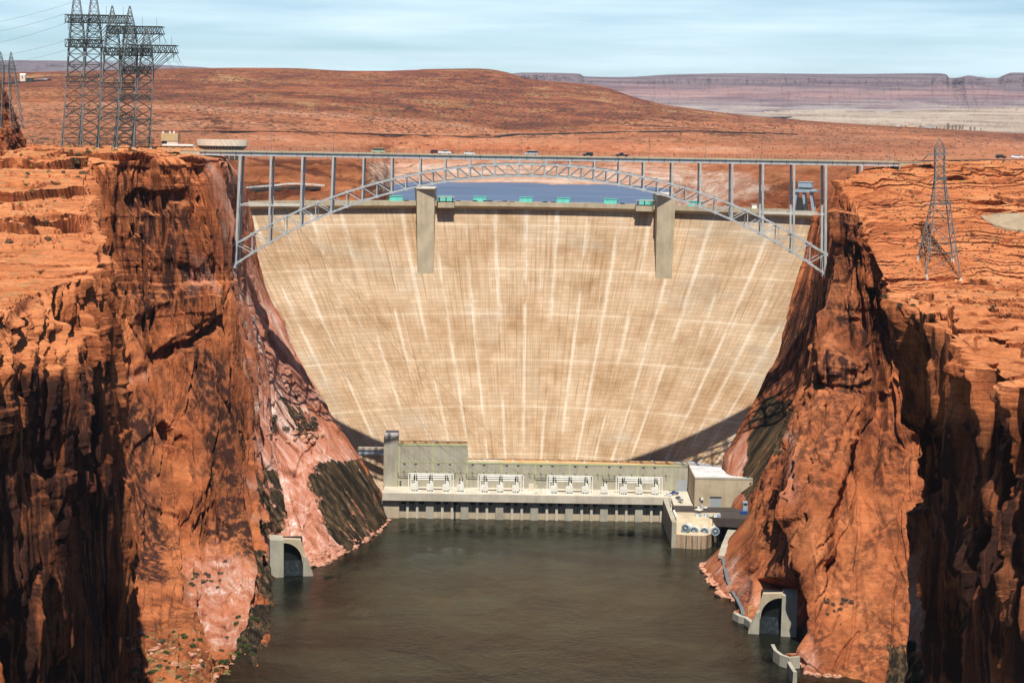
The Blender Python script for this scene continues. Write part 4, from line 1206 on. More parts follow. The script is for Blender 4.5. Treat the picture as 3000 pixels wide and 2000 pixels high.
ringmesh('crest_road', [(290.3, ZC), (290.3, ZC + 2.9), (290.9, ZC + 2.9), (290.9, zr), (303, zr), (303, ZC - 12), (294.6, ZC - 12), (294.6, ZC - 2.2)], M['conc_warm'], parent=dam)
ringmesh('upstream_parapet', [(302.2, zr + 0.002), (302.2, zr + 1.1), (302.8, zr + 1.1), (302.8, zr + 0.002)], M['conc'], parent=dam)
# two elevator towers on the downstream face, trapezoid in plan
for cxp, sgn, top in ((1246, -1, 553), (1946, 1, 570)):
    p = U(cxp, 700, 1176)
    ztop = U(cxp, top, 1176)[2]
    b = MB()
    x = p[0]
    w = 5.6
    yb = 1206
    fl = 3.0 * sgn
    xo, xi = x + w * sgn, x - w * sgn
    zm = ZC - 43
    yr = lambda xx, r: CY + 70 * float(dam_t(zm)) + math.sqrt(float(dam_r(zm)) ** 2 - (xx - CX) ** 2) + r
    rt, rb_ = 1.0, 0.0
    q0 = [(xi, yr(xi, rt)), (xo, yr(xo, rt)), (xo + fl, yb), (xi, yb)]
    q1 = [(xi, yr(xi, rb_)), (xo - 1.4 * sgn, yr(xo - 1.4 * sgn, rb_)), (xo - 1.4 * sgn, yb), (xi, yb)]
    zb = ZC - 56
    v = [(a, c, zb) for a, c in q1] + [(a, c, ztop) for a, c in q0]
    f = [(0, 1, 5, 4), (1, 2, 6, 5), (2, 3, 7, 6), (3, 0, 4, 7), (4, 5, 6, 7), (3, 2, 1, 0)]
    b.add(v, f)
    tw = b.build('elevator_tower', M['conc_warm'], dam)
    c = MB()
    c.box(min(xi, xo) - 0.3, max(xi, xo) + 0.3, min(yr(xi, 0), yr(xo, 0)) + .5, yb - 2, ztop + 0.003, ztop + 0.45)
    c.build('roof_slab', M['conc_light'], tw)
    # lookout platform with canopy beside the tower
    for k in ((1,) if sgn < 0 else (-1,)):
        a0 = math.asin((xi - CX) / 292) + k * 0.003
        a1 = a0 + k * 0.037
        t0, t1 = min(a0, a1), max(a0, a1)
        ringmesh('lookout_platform', [(286.2, ZC - 1.0), (286.2, ZC + 2.3), (290.25, ZC + 2.3), (290.25, ZC - 1.6)], M['conc_warm'], t0, t1, 8, dam)
        ringmesh('canopy_roof', [(286.5, ZC + 5.4), (286.5, ZC + 5.9), (291.5, ZC + 5.9), (291.5, ZC + 5.4)], M['conc'], t0 - .002, t1 + .002, 8, dam)
        for q in (0.1, 0.5, 0.9):
            a = t0 + (t1 - t0) * q
            MB().tube((CX + 287.2 * math.sin(a), CY + 287.2 * math.cos(a), ZC + 2.3), (CX + 287.2 * math.sin(a), CY + 287.2 * math.cos(a), ZC + 5.4), 0.35).build('canopy_post', M['dark_steel'], dam)

def crest_pt(px, r, z):
    """point on the crest road under a photo column"""
    x = (px - 1500) / F * (CY + 290)
    for _ in range(6):
        y = CY + math.sqrt(r * r - (x - CX) ** 2)
        x = x + (px - PX(np.array([[x, y, z]]))[0][0]) / F * y
    y = CY + math.sqrt(r * r - (x - CX) ** 2)
    return Vector((x, y, z)), math.atan2(x - CX, y - CY)

def gate_house(px, w, label):
    p, a = crest_pt(px, 298.5, zr + 0.003)
    e = empty('gate_housing', p, label, 'gate housing', 'teal gate housings along the dam crest')
    b = MB()
    b.add([(-w / 2, -1.6, 0), (w / 2, -1.6, 0), (w / 2, 1.6, 0), (-w / 2, 1.6, 0), (-w / 2 + .5, -1.6, 3.9), (w / 2 + .4, -1.6, 3.9), (w / 2 + .4, 1.6, 3.9), (-w / 2 + .5, 1.6, 3.9)],
          [(3, 2, 1, 0), (4, 5, 6, 7), (0, 1, 5, 4), (1, 2, 6, 5), (2, 3, 7, 6), (3, 0, 4, 7)])
    o = mesh_obj('housing', b.v, b.f, M['teal'], e)
    r = MB().box(-w / 2 + .2, w / 2 + .7, -1.9, 1.9, 3.905, 4.15)
    for q in range(6): r.box(-w / 2 + .7 + q * (w - .8) / 5 - .06, -w / 2 + .7 + q * (w - .8) / 5 + .06, -1.72, -1.603, 0.4, 3.7)
    mesh_obj('roof_edge', r.v, r.f, M['teal'], e)
    e.rotation_euler = (0, 0, -a)
GH = [(1158, 'left of the left elevator tower'), (1303, 'under the canopy beside the left elevator tower'), (1403, 'behind parked cars, nearest right of the left canopy'),
      (1539, 'directly below the crown of the bridge arch'), (1649, 'second to the left of the right canopy'), (1788, 'just left of the right canopy'),
      (1892, 'under the canopy beside the right elevator tower'), (2036, 'right of the right elevator tower')]
for px, l in GH: gate_house(px, 8.4, 'teal gate housing ' + l)

# travelling gantry crane at the right end of the crest
p, a = crest_pt(2361, 297, zr + 0.003)
g = empty('gantry_crane', p, 'grey gantry crane on splayed legs at right end of dam crest', 'crane')
k = 1165 / F
def gb(name, pts, w, d, mat=M['bluegrey']):
    b = MB()
    for (x0, z0), (x1, z1), y0, y1 in pts: b.bar((x0, y0, z0), (x1, y1, z1), w, d, up=(0, 1, 0))
    return mesh_obj(name, b.v, b.f, mat, g)
for x0, x1, yy in ((-7.2, -5.6, -3), (0.4, -1.4, -3), (5.4, 3.2, -3)):
    gb('leg', [((x0, 0.6), (x1, 12.4), yy, yy)], 1.5, 1.3)
    gb('leg', [((x0 - .6, 0.6), (x1 - .6, 12.4), 4, 4)], 1.4, 1.2)
b = MB().box(-8.2, 6.6, -3.6, -2.4, 0, 1.1).box(-8.6, 6.2, 3.4, 4.6, 0, 1.1)
mesh_obj('end_truck', b.v, b.f, M['steel'], g)
b = MB().box(-6.2, 6.8, -4.4, 5.0, 12.4, 14.2).box(3, 7.4, -4.9, -4.4, 13.0, 13.7)
mesh_obj('bridge_platform', b.v, b.f, M['bluegrey'], g)
b = MB()
for q in range(14): b.box(-6 + q, -5.9 + q, -4.4, -4.3, 14.2, 15.2)
b.box(-6.1, 7.1, -4.4, -4.3, 15.2, 15.3)
mesh_obj('handrail', b.v, b.f, M['galv'], g)
b = MB().box(-4.9, 3.4, -2.6, 3.2, 15.4, 18.4).box(-5.1, 3.6, -2.8, 3.4, 18.405, 18.8)
mesh_obj('hoist_house', b.v, b.f, M['bluegrey'], g)
b = MB().box(-4.2, 2.6, -2.2, 2.8, 14.205, 15.39)
mesh_obj('trolley', b.v, b.f, M['dark_steel'], g)
b = MB().box(-0.8, 1.6, -4.0, -3.0, 2, 5.2).tube((0.3, -3.4, 5.2), (0.3, -3.4, 8.4), 0.35).tube((0.3, -3.4, 8.2), (-1.6, -3.4, 9.6), 0.15)
mesh_obj('hook_block', b.v, b.f, M['dark_steel'], g)
g.rotation_euler = (0, 0, -a * 0.6)
p, a = crest_pt(2346, 301.0, zr + 0.003)
b = MB().box(p.x - 4, p.x + 3.2, p.y, p.y + 3, p.z, p.z + 8.0).box(p.x - 4.2, p.x + 3.4, p.y - .2, p.y + 3.2, p.z + 8.003, p.z + 8.4)
tag(b.build('concrete_block_house', M['conc'], None), 'pale concrete wall block standing behind the gantry crane legs', 'concrete block')
p, a = crest_pt(2209, 298, zr + 0.003)
e = empty('storage_shed', p, 'small pale blue shed on the crest left of the crane', 'shed')
MB().box(p.x - 1.7, p.x + 1.7, p.y - 1.5, p.y + 1.5, p.z, p.z + 3.4).build('shed_body', M['bluegrey'], e)
MB().box(p.x - 1.5, p.x + 1.5, p.y - 1.56, p.y - 1.503, p.z + .3, p.z + 3.1).build('door', M['white'], e)
MB().box(p.x - 2, p.x + 2, p.y - 1.8, p.y + 1.8, p.z + 3.403, p.z + 3.6).build('roof', M['steel'], e)
e = empty('storage_shed', (p.x + 4.6, p.y, p.z), 'small black shed right of the pale blue shed on crest', 'shed')
MB().box(p.x + 3.2, p.x + 5.6, p.y - 1.5, p.y + 1.5, p.z, p.z + 3.5).build('shed_body', M['dark_steel'], e)
MB().box(p.x + 3.0, p.x + 5.8, p.y - 1.7, p.y + 1.7, p.z + 3.503, p.z + 3.7).build('roof', M['steel'], e)

# ================================================================== vehicles
def paint(name, c): return simple(name, c, 0.3, 0.02, spec=0.5)
PAINT = {'white': paint('white_car_paint', (0.75, 0.75, 0.74)), 'black': paint('black_car_paint', (0.015, 0.015, 0.018)), 'silver': paint('silver_car_paint', (0.42, 0.43, 0.45)),
         'blue': paint('blue_car_paint', (0.02, 0.06, 0.22)), 'green': paint('pale_green_car_paint', (0.40, 0.45, 0.30)), 'red': paint('dark_red_car_paint', (0.16, 0.02, 0.02)), 'grey': paint('grey_car_paint', (0.10, 0.10, 0.11))}
def car(loc, rz, colour, label, shape='car', group=None, scale=1.0):
    e = empty('parked_car' if shape != 'pickup' else 'pickup_truck', loc, label, 'pickup truck' if shape == 'pickup' else ('van' if shape == 'van' else 'car'), group)
    if shape == 'van': e.name = 'van'
    prof = {'car': ([(-2.2, .35), (2.2, .35), (2.25, .75), (1.2, .95), (-1.6, .98), (-2.25, .85)], [(-1.5, .98), (1.15, .95), (.35, 1.45), (-1.0, 1.46)]),
            'suv': ([(-2.3, .4), (2.3, .4), (2.35, .95), (1.3, 1.1), (-2.3, 1.1)], [(-2.2, 1.1), (1.25, 1.1), (.5, 1.75), (-2.0, 1.78)]),
            'van': ([(-2.8, .4), (2.8, .4), (2.85, 1.1), (2.1, 1.25), (-2.8, 1.25)], [(-2.75, 1.25), (2.1, 1.25), (1.5, 2.1), (-2.65, 2.15)]),
            'pickup': ([(-2.8, .5), (2.8, .5), (2.85, 1.05), (1.5, 1.2), (-2.8, 1.2)], [(-.7, 1.2), (1.5, 1.2), (.7, 1.85), (-.5, 1.87)])}[shape]
    def part(nm, poly, y0, y1, mat, bev=0.05):
        b = MB().extrude_y([(x * scale, z * scale) for x, z in poly], y0 * scale, y1 * scale)
        o = mesh_obj(nm, b.v, b.f, mat, e)
        m = o.modifiers.new('bevel', 'BEVEL')
        m.width = bev
        return o
    part('body', prof[0], -.9, .9, PAINT[colour])
    part('window', [(x, z) for x, z in prof[1]], -.80, .80, M['glass'])
    tp = prof[1]
    zt = tp[2][1]
    part('roof', [(tp[3][0] - .1, zt - .07), (tp[2][0] + .1, zt - .09), (tp[2][0] - .02, zt + .05), (tp[3][0] + .06, zt + .06)], -.82, .82, PAINT[colour], 0.02)
    wx = 1.4 if shape in ('car', 'suv') else 1.75
    for x in (-wx, wx):
        for y in (-.86, .72):
            b = MB().lathe([(0, 0), (.30, 0), (.36, .04), (.36, .14), (0, .14)], (x * scale, y * scale, .36 * scale), 14, 'y')
            mesh_obj('wheel', b.v, b.f, M['black'], e)
    fx = max(x for x, z in prof[0])
    for y in (-.65, .65):
        b = MB().cbox((fx * scale - .02, y * scale, .72 * scale), (.12, .3, .16))
        mesh_obj('headlight', b.v, b.f, M['white'], e)
    e.rotation_euler = (0, 0, rz)
    return e
def crest_car(px, colour, where, shape='suv'):
    p, a = crest_pt(px, 293.0, zr + 0.005)
    car(p, -a, colour, f'{colour} car on the dam crest {where}', shape, 'cars parked on the dam crest')
for px, c, w in ((1345, 'silver', 'just right of the left canopy'), (1394, 'black', 'in front of the third teal housing from left'), (1425, 'black', 'at the right edge of the third teal housing'),
                 (1439, 'blue', 'just beyond the third teal housing'), (1466, 'white', 'midway between two teal housings'), (1482, 'red', 'right of the white one'),
                 (1502, 'silver', 'beside the housing below the arch crown'), (1600, 'black', 'alone in the gap right of the arch crown'), (1624, 'grey', 'against the fifth teal housing from left')):
    crest_car(px, c, w)
crest_car(1193, 'grey', 'left of the left elevator tower')
crest_car(1826, 'black', 'just left of the right canopy')

# ================================================================== powerhouse
YW, YD = 1083.0, 1063.0
ph = empty('powerhouse', (U(1500, 1450, YW)[0], YW, 0), 'long grey concrete powerhouse at foot of dam above the river', 'power station')
def X(px, Y, py=1430): return U(px, py, Y)[0]
def Z(py, Y, px=1500): return U(px, py, Y)[2]
zd, zu = Z(1449, YD), Z(1471, YD)
xl, xr = X(1120, YD), X(1968, YD)
MB().box(xl, xr, YD, YW + 14, zu, zd).build('transformer_deck', M['conc_light'], ph)
# river wall with recessed draft-tube bays
yrw = 1066.9
MB().box(xl + 9, xr, yrw, yrw + 12, -6, zu - .003).build('river_wall', M['conc_warm'], ph)
x0 = X(1119, 1065)
MB().box(x0, x0 + 10.2, 1065.2, yrw + 12, -6, zu - .004).build('end_wall', M['conc_warm'], ph)
per = X(1351, 1068) - X(1249, 1068)
for k in range(8):
    xs = X(1147, 1068) + per * k
    if k:
        MB().box(xs, xs + 4.5, 1065.0, yrw - .002, -6, zu - .005).build('wide_pier', M['conc'], ph)
    for off in (44.5, 73):
        xx = xs + off * per / 102.2
        MB().box(xx, xx + 1.45, 1065.3, yrw - .002, -6, zu - .005).build('narrow_pier', M['conc_light'], ph)
    for off in (25, 48, 76):
        b = MB()
        xx = xs + (off + (4 if k == 0 else 0)) * per / 102.2
        b.box(xx + .35, xx + 3.4, yrw - .25, yrw - .004, zu - 2.6, zu - .4)
        b.box(xx + 1.9, xx + 2.15, yrw - .22, yrw - .004, 4.0, zu - 2.5)
        b.build('gate_guide', M['dark_steel'], ph)
MB().box(X(1334, 1071) - .5, X(1334, 1071) + .5, yrw - .3, yrw - .004, -1, zu - 3).build('stain_gate', M['dark_steel'], ph)
# superstructure
zt1, zt2, ztb = Z(1303, YW, 1260), Z(1357, YW, 1500), Z(1275, YW, 1145)
xa, xb, xc, xd, xe = X(1124, YW), X(1165, YW), X(1366, YW), X(1976, YW), X(2014, YW)
dep = 9
o = MB().box(xa, xb, YW - 1.5, YW + dep, zd - .002, ztb).build('stair_tower', M['conc'], ph)
MB().box(xa + .3, xb - .3, YW - 1.2, YW + dep + 6, ztb + .003, ztb + .5).build('roof', M['roof_white'], ph)
MB().box(xb, xc, YW, YW + dep, zd - .002, zt1).build('erection_hall', M['conc'], ph)
MB().box(xc, xe, YW, YW + dep, zd - .002, zt2).build('generator_hall', M['conc'], ph)
MB().box(xb + .2, xc + .1, YW + .4, YW + dep + 3, zt1 + .003, zt1 + .35).build('roof', M['roof_rust'], ph)
rb = YW + dep + 4
MB().box(xc + 22, xd, YW + .4, rb, zt2 + .003, zt2 + .35).build('roof', M['roof_rust'], ph)
MB().box(xc + .1, xc + 21.8, YW + .4, rb, zt2 + .003, zt2 + .3).build('roof', M['conc_warm'], ph)
MB().box(xd + .1, xe + .2, YW + .4, rb, zt2 + .003, zt2 + .3).build('roof', M['conc'], ph)
for px in (1368, 1451, 1552, 1660, 1760, 1862): MB().box(X(px, YW) + 10, X(px, YW) + 10.8, YW + .2, rb + .1, zt2 + .36, zt2 + .75).build('roof_joint', M['conc_light'], ph)
b = MB().box(xb, xb + .8, YW + .2, YW + dep + 3, zt1 + .36, zt1 + .7).box((xb + xc) / 2 - .4, (xb + xc) / 2 + .4, YW + .2, YW + dep + 3, zt1 + .36, zt1 + .7)
b.build('roof_joint', M['conc_light'], ph)
b = MB().box(xb, xc + .3, YW - .16, YW + .6, zt1 - .45, zt1 + .62).box(xc + .35, xe, YW - .16, YW + .6, zt2 - .45, zt2 + .5)
b.build('parapet_trim', M['yellowgreen'], ph)
b = MB()
nb = 25
pil = []
for k in range(nb):
    px = 1166 + k * 33.3
    if px > 1975: break
    xx = X(px, YW)
    pil.append(xx)
    top = zt1 if px < 1366 else zt2
    wd = .32 if k % 3 else .9
    b.box(xx, xx + wd, YW - .13, YW - .002, zd + (8.9 if k % 3 else .0), top - .46)
for z in (zd + 8.8,): b.box(xb, xd, YW - .11, YW - .002, z, z + .25)
b.box(xb, xc, YW - .11, YW - .002, zt2 - .3, zt2 - .05)
b.build('wall_ribs', M['yellowgreen'], ph)
for k, xx in enumerate(pil[:-1]):
    if k % 3 == 2: continue
    zv = zt2 - 1.7
    MB().box(xx + 3.0, xx + 4.4, YW - .1, YW - .003, zv, zv + .8).build('vent', M['dark_steel'], ph)
# line brackets: black strain frames hung on the wall
for k, xx in enumerate(pil[:-1]):
    zb_ = zd + 8.2
    b = MB().box(xx - .1, xx + .22, YW - .9, YW - .14, zb_ - 1.7, zb_ + .3)
    if k % 6 != 5: b.box(xx - .1, xx + per / 3.06 - .2, YW - .88, YW - .6, zb_ - 1.9, zb_ - 1.65)
    b.bar((xx + 3.2, YW - .2, zb_ + 1.3), (xx + 4.4, YW - 1.6, zb_ + .4), .22)
    b.build('line_bracket', M['dark_steel'], ph)
MB().box(X(1983, YW), X(2012, YW), YW - .12, YW - .004, zd - .5, Z(1406, YW, 1998)).build('garage_door', M['shutter'], ph)
xw = X(1171, YW)
w = MB().box(xw - 2.2, xw + 1.0, YW - .06, YW - .003, zd + .3, zd + 3.2).build('window', M['glass'], ph)
MB().box(xw - .7, xw - .55, YW - .1, YW - .061, zd + .3, zd + 3.2).box(xw - 2.2, xw + 1, YW - .1, YW - .061, zd + 1.7, zd + 1.85).build('window_frame', M['white'], w)
# galley between powerhouse and left abutment, and left catwalk
MB().box(xa - 16, xa - .01, YW + 6, YW + 9, Z(1318, YW + 6, 1090), Z(1311, YW + 6, 1090)).build('gallery_roof', M['conc_light'], ph)
MB().box(xa - 15.6, xa - .02, YW + 6.6, YW + 8.4, Z(1332, YW + 6, 1090), Z(1318, YW + 6, 1090) - .003).build('gallery_glass', M['bluegrey'], ph)

# ---- right service building
YF = 1044.0
zg = Z(1484, YF, 2040)
bt = Z(1400, YF, 2040)
xs0, xs1 = X(2035, YF, 1440), X(2204, YF, 1440)
sb = empty('service_building', ((xs0 + xs1) / 2, YF, zg), 'square tan concrete service building with patched white roof beside the cliff', 'building')
MB().box(xs0, xs1, YF, YW + 20, zg - 6, bt).build('wall', M['conc_warm'], sb)
MB().box(xs0 + .3, xs1, YF + .3, YW + 18, bt + .003, bt + .3).build('roof', M['roof_white'], sb)
MB().box(X(2118, YF) + 9, xs1 - 1, YF + 4, YF + 40, bt + .303, bt + .45).build('roof_patch', M['cream'], sb)
MB().box(xs0 - .15, xs1, YF - .15, YF + .5, bt - .5, bt + .55).build('parapet', M['conc'], sb)
MB().box(X(2082, YF), X(2113, YF), YF - .1, YF - .004, zg, Z(1457, YF, 2098)).build('garage_door', M['shutter'], sb)
MB().box(X(2082, YF) - .3, X(2113, YF) + .3, YF - .35, YF - .004, Z(1457, YF, 2098) + .003, Z(1455, YF, 2098) + .2).build('lintel', M['dark_steel'], sb)
u = MB().box(X(2054, YF), X(2061, YF), YF - 1.0, YF - .004, zg + 4.2, zg + 5.2).build('air_unit', M['white'], sb)
MB().box(X(2052, YF) - 0.4, X(2053, YF), YF - .9, YF - .004, zg + 4.6, zg + 5.6).build('wall_lamp', M['dark_steel'], sb)
# ---- yard, ramp, valve block
def quadsheet(name, pts, mat, thick=0.6, kind='structure'):
    n = len(pts)
    b = MB()
    v = [Vector(p) for p in pts]
    b.add(v + [p - Vector((0, 0, thick)) for p in v], [tuple(range(n)), tuple(range(n, 2 * n))[::-1]] + [(k, n + k, n + (k + 1) % n, (k + 1) % n) for k in range(n)])
    o = b.build(name, mat, None)
    return tag(o, kind=kind)
yf = 1020.0
x1980 = X(1982, yf, 1511)
quadsheet('yard_pavement', [(x1980, yf, zg), (xs1 + 8, yf - 10, zg), (xs1 + 14, YF + 20, zg), (xs0 + .01, YF + 20, zg), (x1980, YF + 3, zg)], M['asphalt'], 5)
quadsheet('ramp', [(xr + .02, YF + 3.02, zg + .004), (xs0 - .02, YF + 3.02, zg + .004), (xs0 - .02, YW - 1, zd - .02), (xr + .02, YW - 1, zd - .02)], M['conc_light'], 7)
vb = empty('valve_block', (x1980 + 12, 1005, 0), 'stained concrete outlet block carrying four round jet valves over the river', 'outlet works')
wv = X(2092, 1000, 1560) - x1980
prof = [(x1980 - 1.5, 1001), (x1980 + wv * .5, 998), (x1980 + wv * .78, 999.5), (x1980 + wv * .95, 1004), (x1980 + wv + 1, 1012), (x1980 + wv + 6, yf + 6), (x1980 - 1.5, yf + 6)]

n = len(prof)
top = [(x1980 - 1.5, yf - 1), (x1980 + wv * .5, yf - 2), (x1980 + wv * .78, yf - 2), (x1980 + wv * .95, yf - 1), (x1980 + wv + 1, yf), (x1980 + wv + 6, yf + 6), (x1980 - 1.5, yf + 6)]
MB().add([(x, y, 7.603) for x, y in prof] + [(x, y, zg + .6) for x, y in top], [tuple(range(n))[::-1], tuple(range(n, 2 * n))] + [(k, (k + 1) % n, n + (k + 1) % n, n + k) for k in range(n)]).build('sloped_top', M['conc_warm'], vb)
# stain streaks running down from the valves: rust and black
def stain_mat():
    t = NT('rust_stained_concrete')
    s = t.noise(t.pos((0.9, 0.9, 0.03)), 1, 6, 0.7, 0.2)
    c = t.ramp(s, (0.32, (0.02, 0.016, 0.012)), (0.44, (0.20, 0.13, 0.07)), (0.54, (0.45, 0.36, 0.25)), (0.66, (0.40, 0.17, 0.05)), (0.78, (0.50, 0.42, 0.32)))
    return t.done(c, 0.8)
M['stainc'] = stain_mat()
MB().prism(prof, -6, 7.6).build('stained_base', M['stainc'], vb)
MB().box(x1980 - 4.2, x1980 - 1.6, 1000.5, 1066, -6, zg + .35).build('river_side_wall', M['conc'], vb)
b = MB().box(x1980 - 1.4, x1980 - .4, yf - 8, yf + 8, zg + .62, zg + 1.5)
b.bar((x1980 - 2.2, yf + 8, zg + .62), (x1980 - 2.2, yf + 8, zg + 5), .4)
b.build('white_post', M['white'], vb)
for i, (px, py, yaw) in enumerate(((2009, 1546, -24), (2034, 1554, -18), (2063, 1556, -8), (2096, 1557, 2))):
    c = U(px, py, 1003)
    c[1] = 1002.5 if i < 3 else 1004.5
    v = empty('jet_valve', c, f'round spoked steel jet valve, {ORD[i]} from left on the outlet block', 'valve', 'jet valves on the outlet block')
    R_ = 2.35
    def vm(nm, mb, mat): return mesh_obj(nm, mb.v, mb.f, mat, v, smooth=False)
    vm('ring', MB().lathe([(R_ * .80, -.9), (R_, -.9), (R_ * 1.03, -.6), (R_ * 1.03, 0.6), (R_ * .8, 0.6), (R_ * .80, -.9)], n=24, axis='y'), M['bluegrey'])
    vm('barrel', MB().lathe([(R_ * .9, .6), (R_ * .8, 5.0)], n=24, axis='y'), M['white'])
    vm('throat', MB().lathe([(0.01, .3), (R_ * .8, .3)], n=24, axis='y'), M['black'])
    vm('bullet', MB().lathe([(0.01, -1.1), (.3, -1.05), (.55, -.8), (.66, -.3), (.66, .3)], n=16, axis='y'), M['steel'])
    for q in range(8):
        a = q * math.pi / 4 + .2
        vm('vane', MB().bar((.6 * math.cos(a), -.45, .6 * math.sin(a)), (R_ * .84 * math.cos(a), -.45, R_ * .84 * math.sin(a)), .26, .8, up=(0, 1, 0)), M['bluegrey'])
    v.rotation_euler = (0, 0, math.radians(yaw))
for i, (px, w, l) in enumerate(((2045, 3.2, 'largest of the cabinets, below the square canopy'), (2068, 2.4, 'between the other two cabinets'), (2099, 4.0, 'rightmost cabinet above the fourth valve'))):
    p = U(px, 1533, yf - 1.0)
    e = empty('control_cabinet', (p[0], yf - 2.2, zg - 1.4), 'pale blue control cabinet ' + l, 'cabinet', 'cabinets above the jet valves')
    MB().box(p[0] - w / 2, p[0] + w / 2, yf - 3.4, yf - 1.2, zg - 1.4, zg + 1.6).build('cabinet_body', M['bluegrey'], e)
    MB().box(p[0] - w / 2 + .15, p[0] - .1, yf - 3.46, yf - 3.403, zg - 1.1, zg + 1.4).build('door', M['white'], e)
    MB().box(p[0] + .1, p[0] + w / 2 - .15, yf - 3.46, yf - 3.403, zg - 1.1, zg + 1.4).build('door', M['bluegrey'], e)
p = U(2047, 1508, yf + 5)
e = empty('canopy', (p[0], yf + 5, zg), 'small square tan canopy standing on the dark yard above the valves', 'canopy')
MB().add([(p[0] - 2.6, yf + 5, zg + 2.3), (p[0], yf + 2, zg + 2.3), (p[0] + 2.6, yf + 5, zg + 2.3), (p[0], yf + 8, zg + 2.3), (p[0] - 2.6, yf + 5, zg + 2.6), (p[0], yf + 2, zg + 2.6), (p[0] + 2.6, yf + 5, zg + 2.6), (p[0], yf + 8, zg + 2.6)],
         [(3, 2, 1, 0), (4, 5, 6, 7), (0, 1, 5, 4), (1, 2, 6, 5), (2, 3, 7, 6), (3, 0, 4, 7)]).build('canopy_top', M['cream'], e)
for dx, dy in ((-1.6, 0), (0, -1.9), (1.6, 0), (0, 1.9)):
    MB().tube((p[0] + dx, yf + 5 + dy, zg), (p[0] + dx, yf + 5 + dy, zg + 2.3), .12).build('post', M['steel'], e)
fx0, fx1, fy = X(1992, 1034, 1490), X(2152, 1034, 1490), 1033.0
fe = empty('chain_link_fence', ((fx0 + fx1) / 2, fy, zg), 'long thin dark yard fence in front of the service building', 'fence')
for k in range(17):
    xx = fx0 + (fx1 - fx0) * k / 16
    MB().bar((xx, fy, zg), (xx, fy, zg + 2.3), .1).build('post', M['dark_steel'], fe)
b = MB()
for z in (.25, .8, 1.35, 1.9, 2.28): b.box(fx0, fx1, fy - .02, fy + .02, zg + z, zg + z + .045)
b.build('rail', M['dark_steel'], fe)
p = U(2183, 1500, 1030)
e = empty('blue_container', (p[0], 1030, zg), 'tall blue grey tank cabinet with blue skip at the cliff foot', 'container')
MB().box(p[0] - 1.4, p[0] + 1.2, 1029, 1032, zg, zg + 6.4).build('cabinet_body', M['bluegrey'], e)
MB().box(p[0] - 3.4, p[0] + .8, 1025.5, 1028, zg, zg + 1.7).build('skip', PAINT['blue'], e)
MB().box(p[0] - 1.2, p[0] + 1.0, 1028.9, 1028.997, zg + 4.6, zg + 5.6).build('window', M['glass'], e)
car((X(2058, 1038, 1486), 1038.5, zg + .005), math.pi, 'white', 'white pickup truck parked before the service building wall', 'pickup')
car((X(1976, YD + 8), YD + 9.5, zd + .005), math.radians(200), 'blue', 'dark blue pickup truck at right end of the powerhouse deck', 'pickup')
car((X(1957, YD + 5), YD + 5, zd + .005), math.radians(170), 'white', 'white car next to the dark blue pickup on powerhouse deck', 'car')
car((X(1989, YD - 4), YD - 1.0, (zg + zd) / 2 + .2), math.radians(110), 'grey', 'dark grey car parked on the ramp, behind a silver one', 'car')
car((X(1994, YD - 8), YD - 9.0, zg + 1.0), math.radians(110), 'silver', 'silver car parked on the ramp below the garage door', 'suv')

# ---- transformers with their bus frames
def transformer():
    e = empty('transformer', (0, 0, 0))
    def pm(nm, mb, mat=M['white'], par=e): return mesh_obj(nm, mb.v, mb.f, mat, par)
    pm('base', MB().box(-2.5, 2.5, -1.7, 1.7, 0, .7))
    pm('tank', MB().extrude_y([(-1.75, .9), (1.75, .9), (1.75, 4.4), (1.3, 5.2), (-1.1, 5.2), (-1.75, 4.4)], -1.3, 1.3))
    b = MB()
    for k in range(7): b.box(-1.6 + k * .5, -1.45 + k * .5, -1.75, -1.303, 1.2, 4.0)
    pm('cooling_fins', b)
    b = MB()
    for k in range(5): b.box(-2.35, -1.753, -1.1 + k * .5, -.95 + k * .5, 1.3, 4.4)
    pm('radiator', b)
    pm('conservator', MB().tube((-1.2, .7, 5.9), (1.5, .7, 5.9), .55, n=12))
    pm('turret', MB().lathe([(.75, 5.2), (.75, 6.2), (.35, 6.35)], (.75, -.3, 0), 12))
    for x, h in ((-.65, 9.0), (1.0, 8.6)):
        b = MB()
        z = 5.2
        while z < h: b.lathe([(.10, 0), (.30, .04), (.10, .16)], (x, -.3, z), 8); z += .16
        pm('bushing', b, M['black'])
    b = MB()
    for x in (-1.4, -.4, .7, 1.5): b.box(x - .25, x + .25, -1.95, -1.76, .95, 1.5)
    pm('fan', b, M['dark_steel'])
    return e
tz = zd + .004
ty = YD + 5.0
proto = transformer()
spots = [1216, 1261, 1308, 1350, 1421, 1466, 1512, 1624, 1669, 1716, 1771, 1828, 1873, 1920]
spare = {1350, 1771}
for i, px in enumerate(spots):
    bank = 'single spare' if px in spare else 'banked'
    lab = f'white transformer on the powerhouse deck, {ORD[i]} from the left'
    x = X(px, ty, 1443)
    if i == 0:
        proto.location = (x, ty, tz)
        t_ = proto
    else: t_ = copy_tree(proto, loc=(x, ty, tz))
    tag(t_, lab, 'transformer', 'transformers along the powerhouse deck')
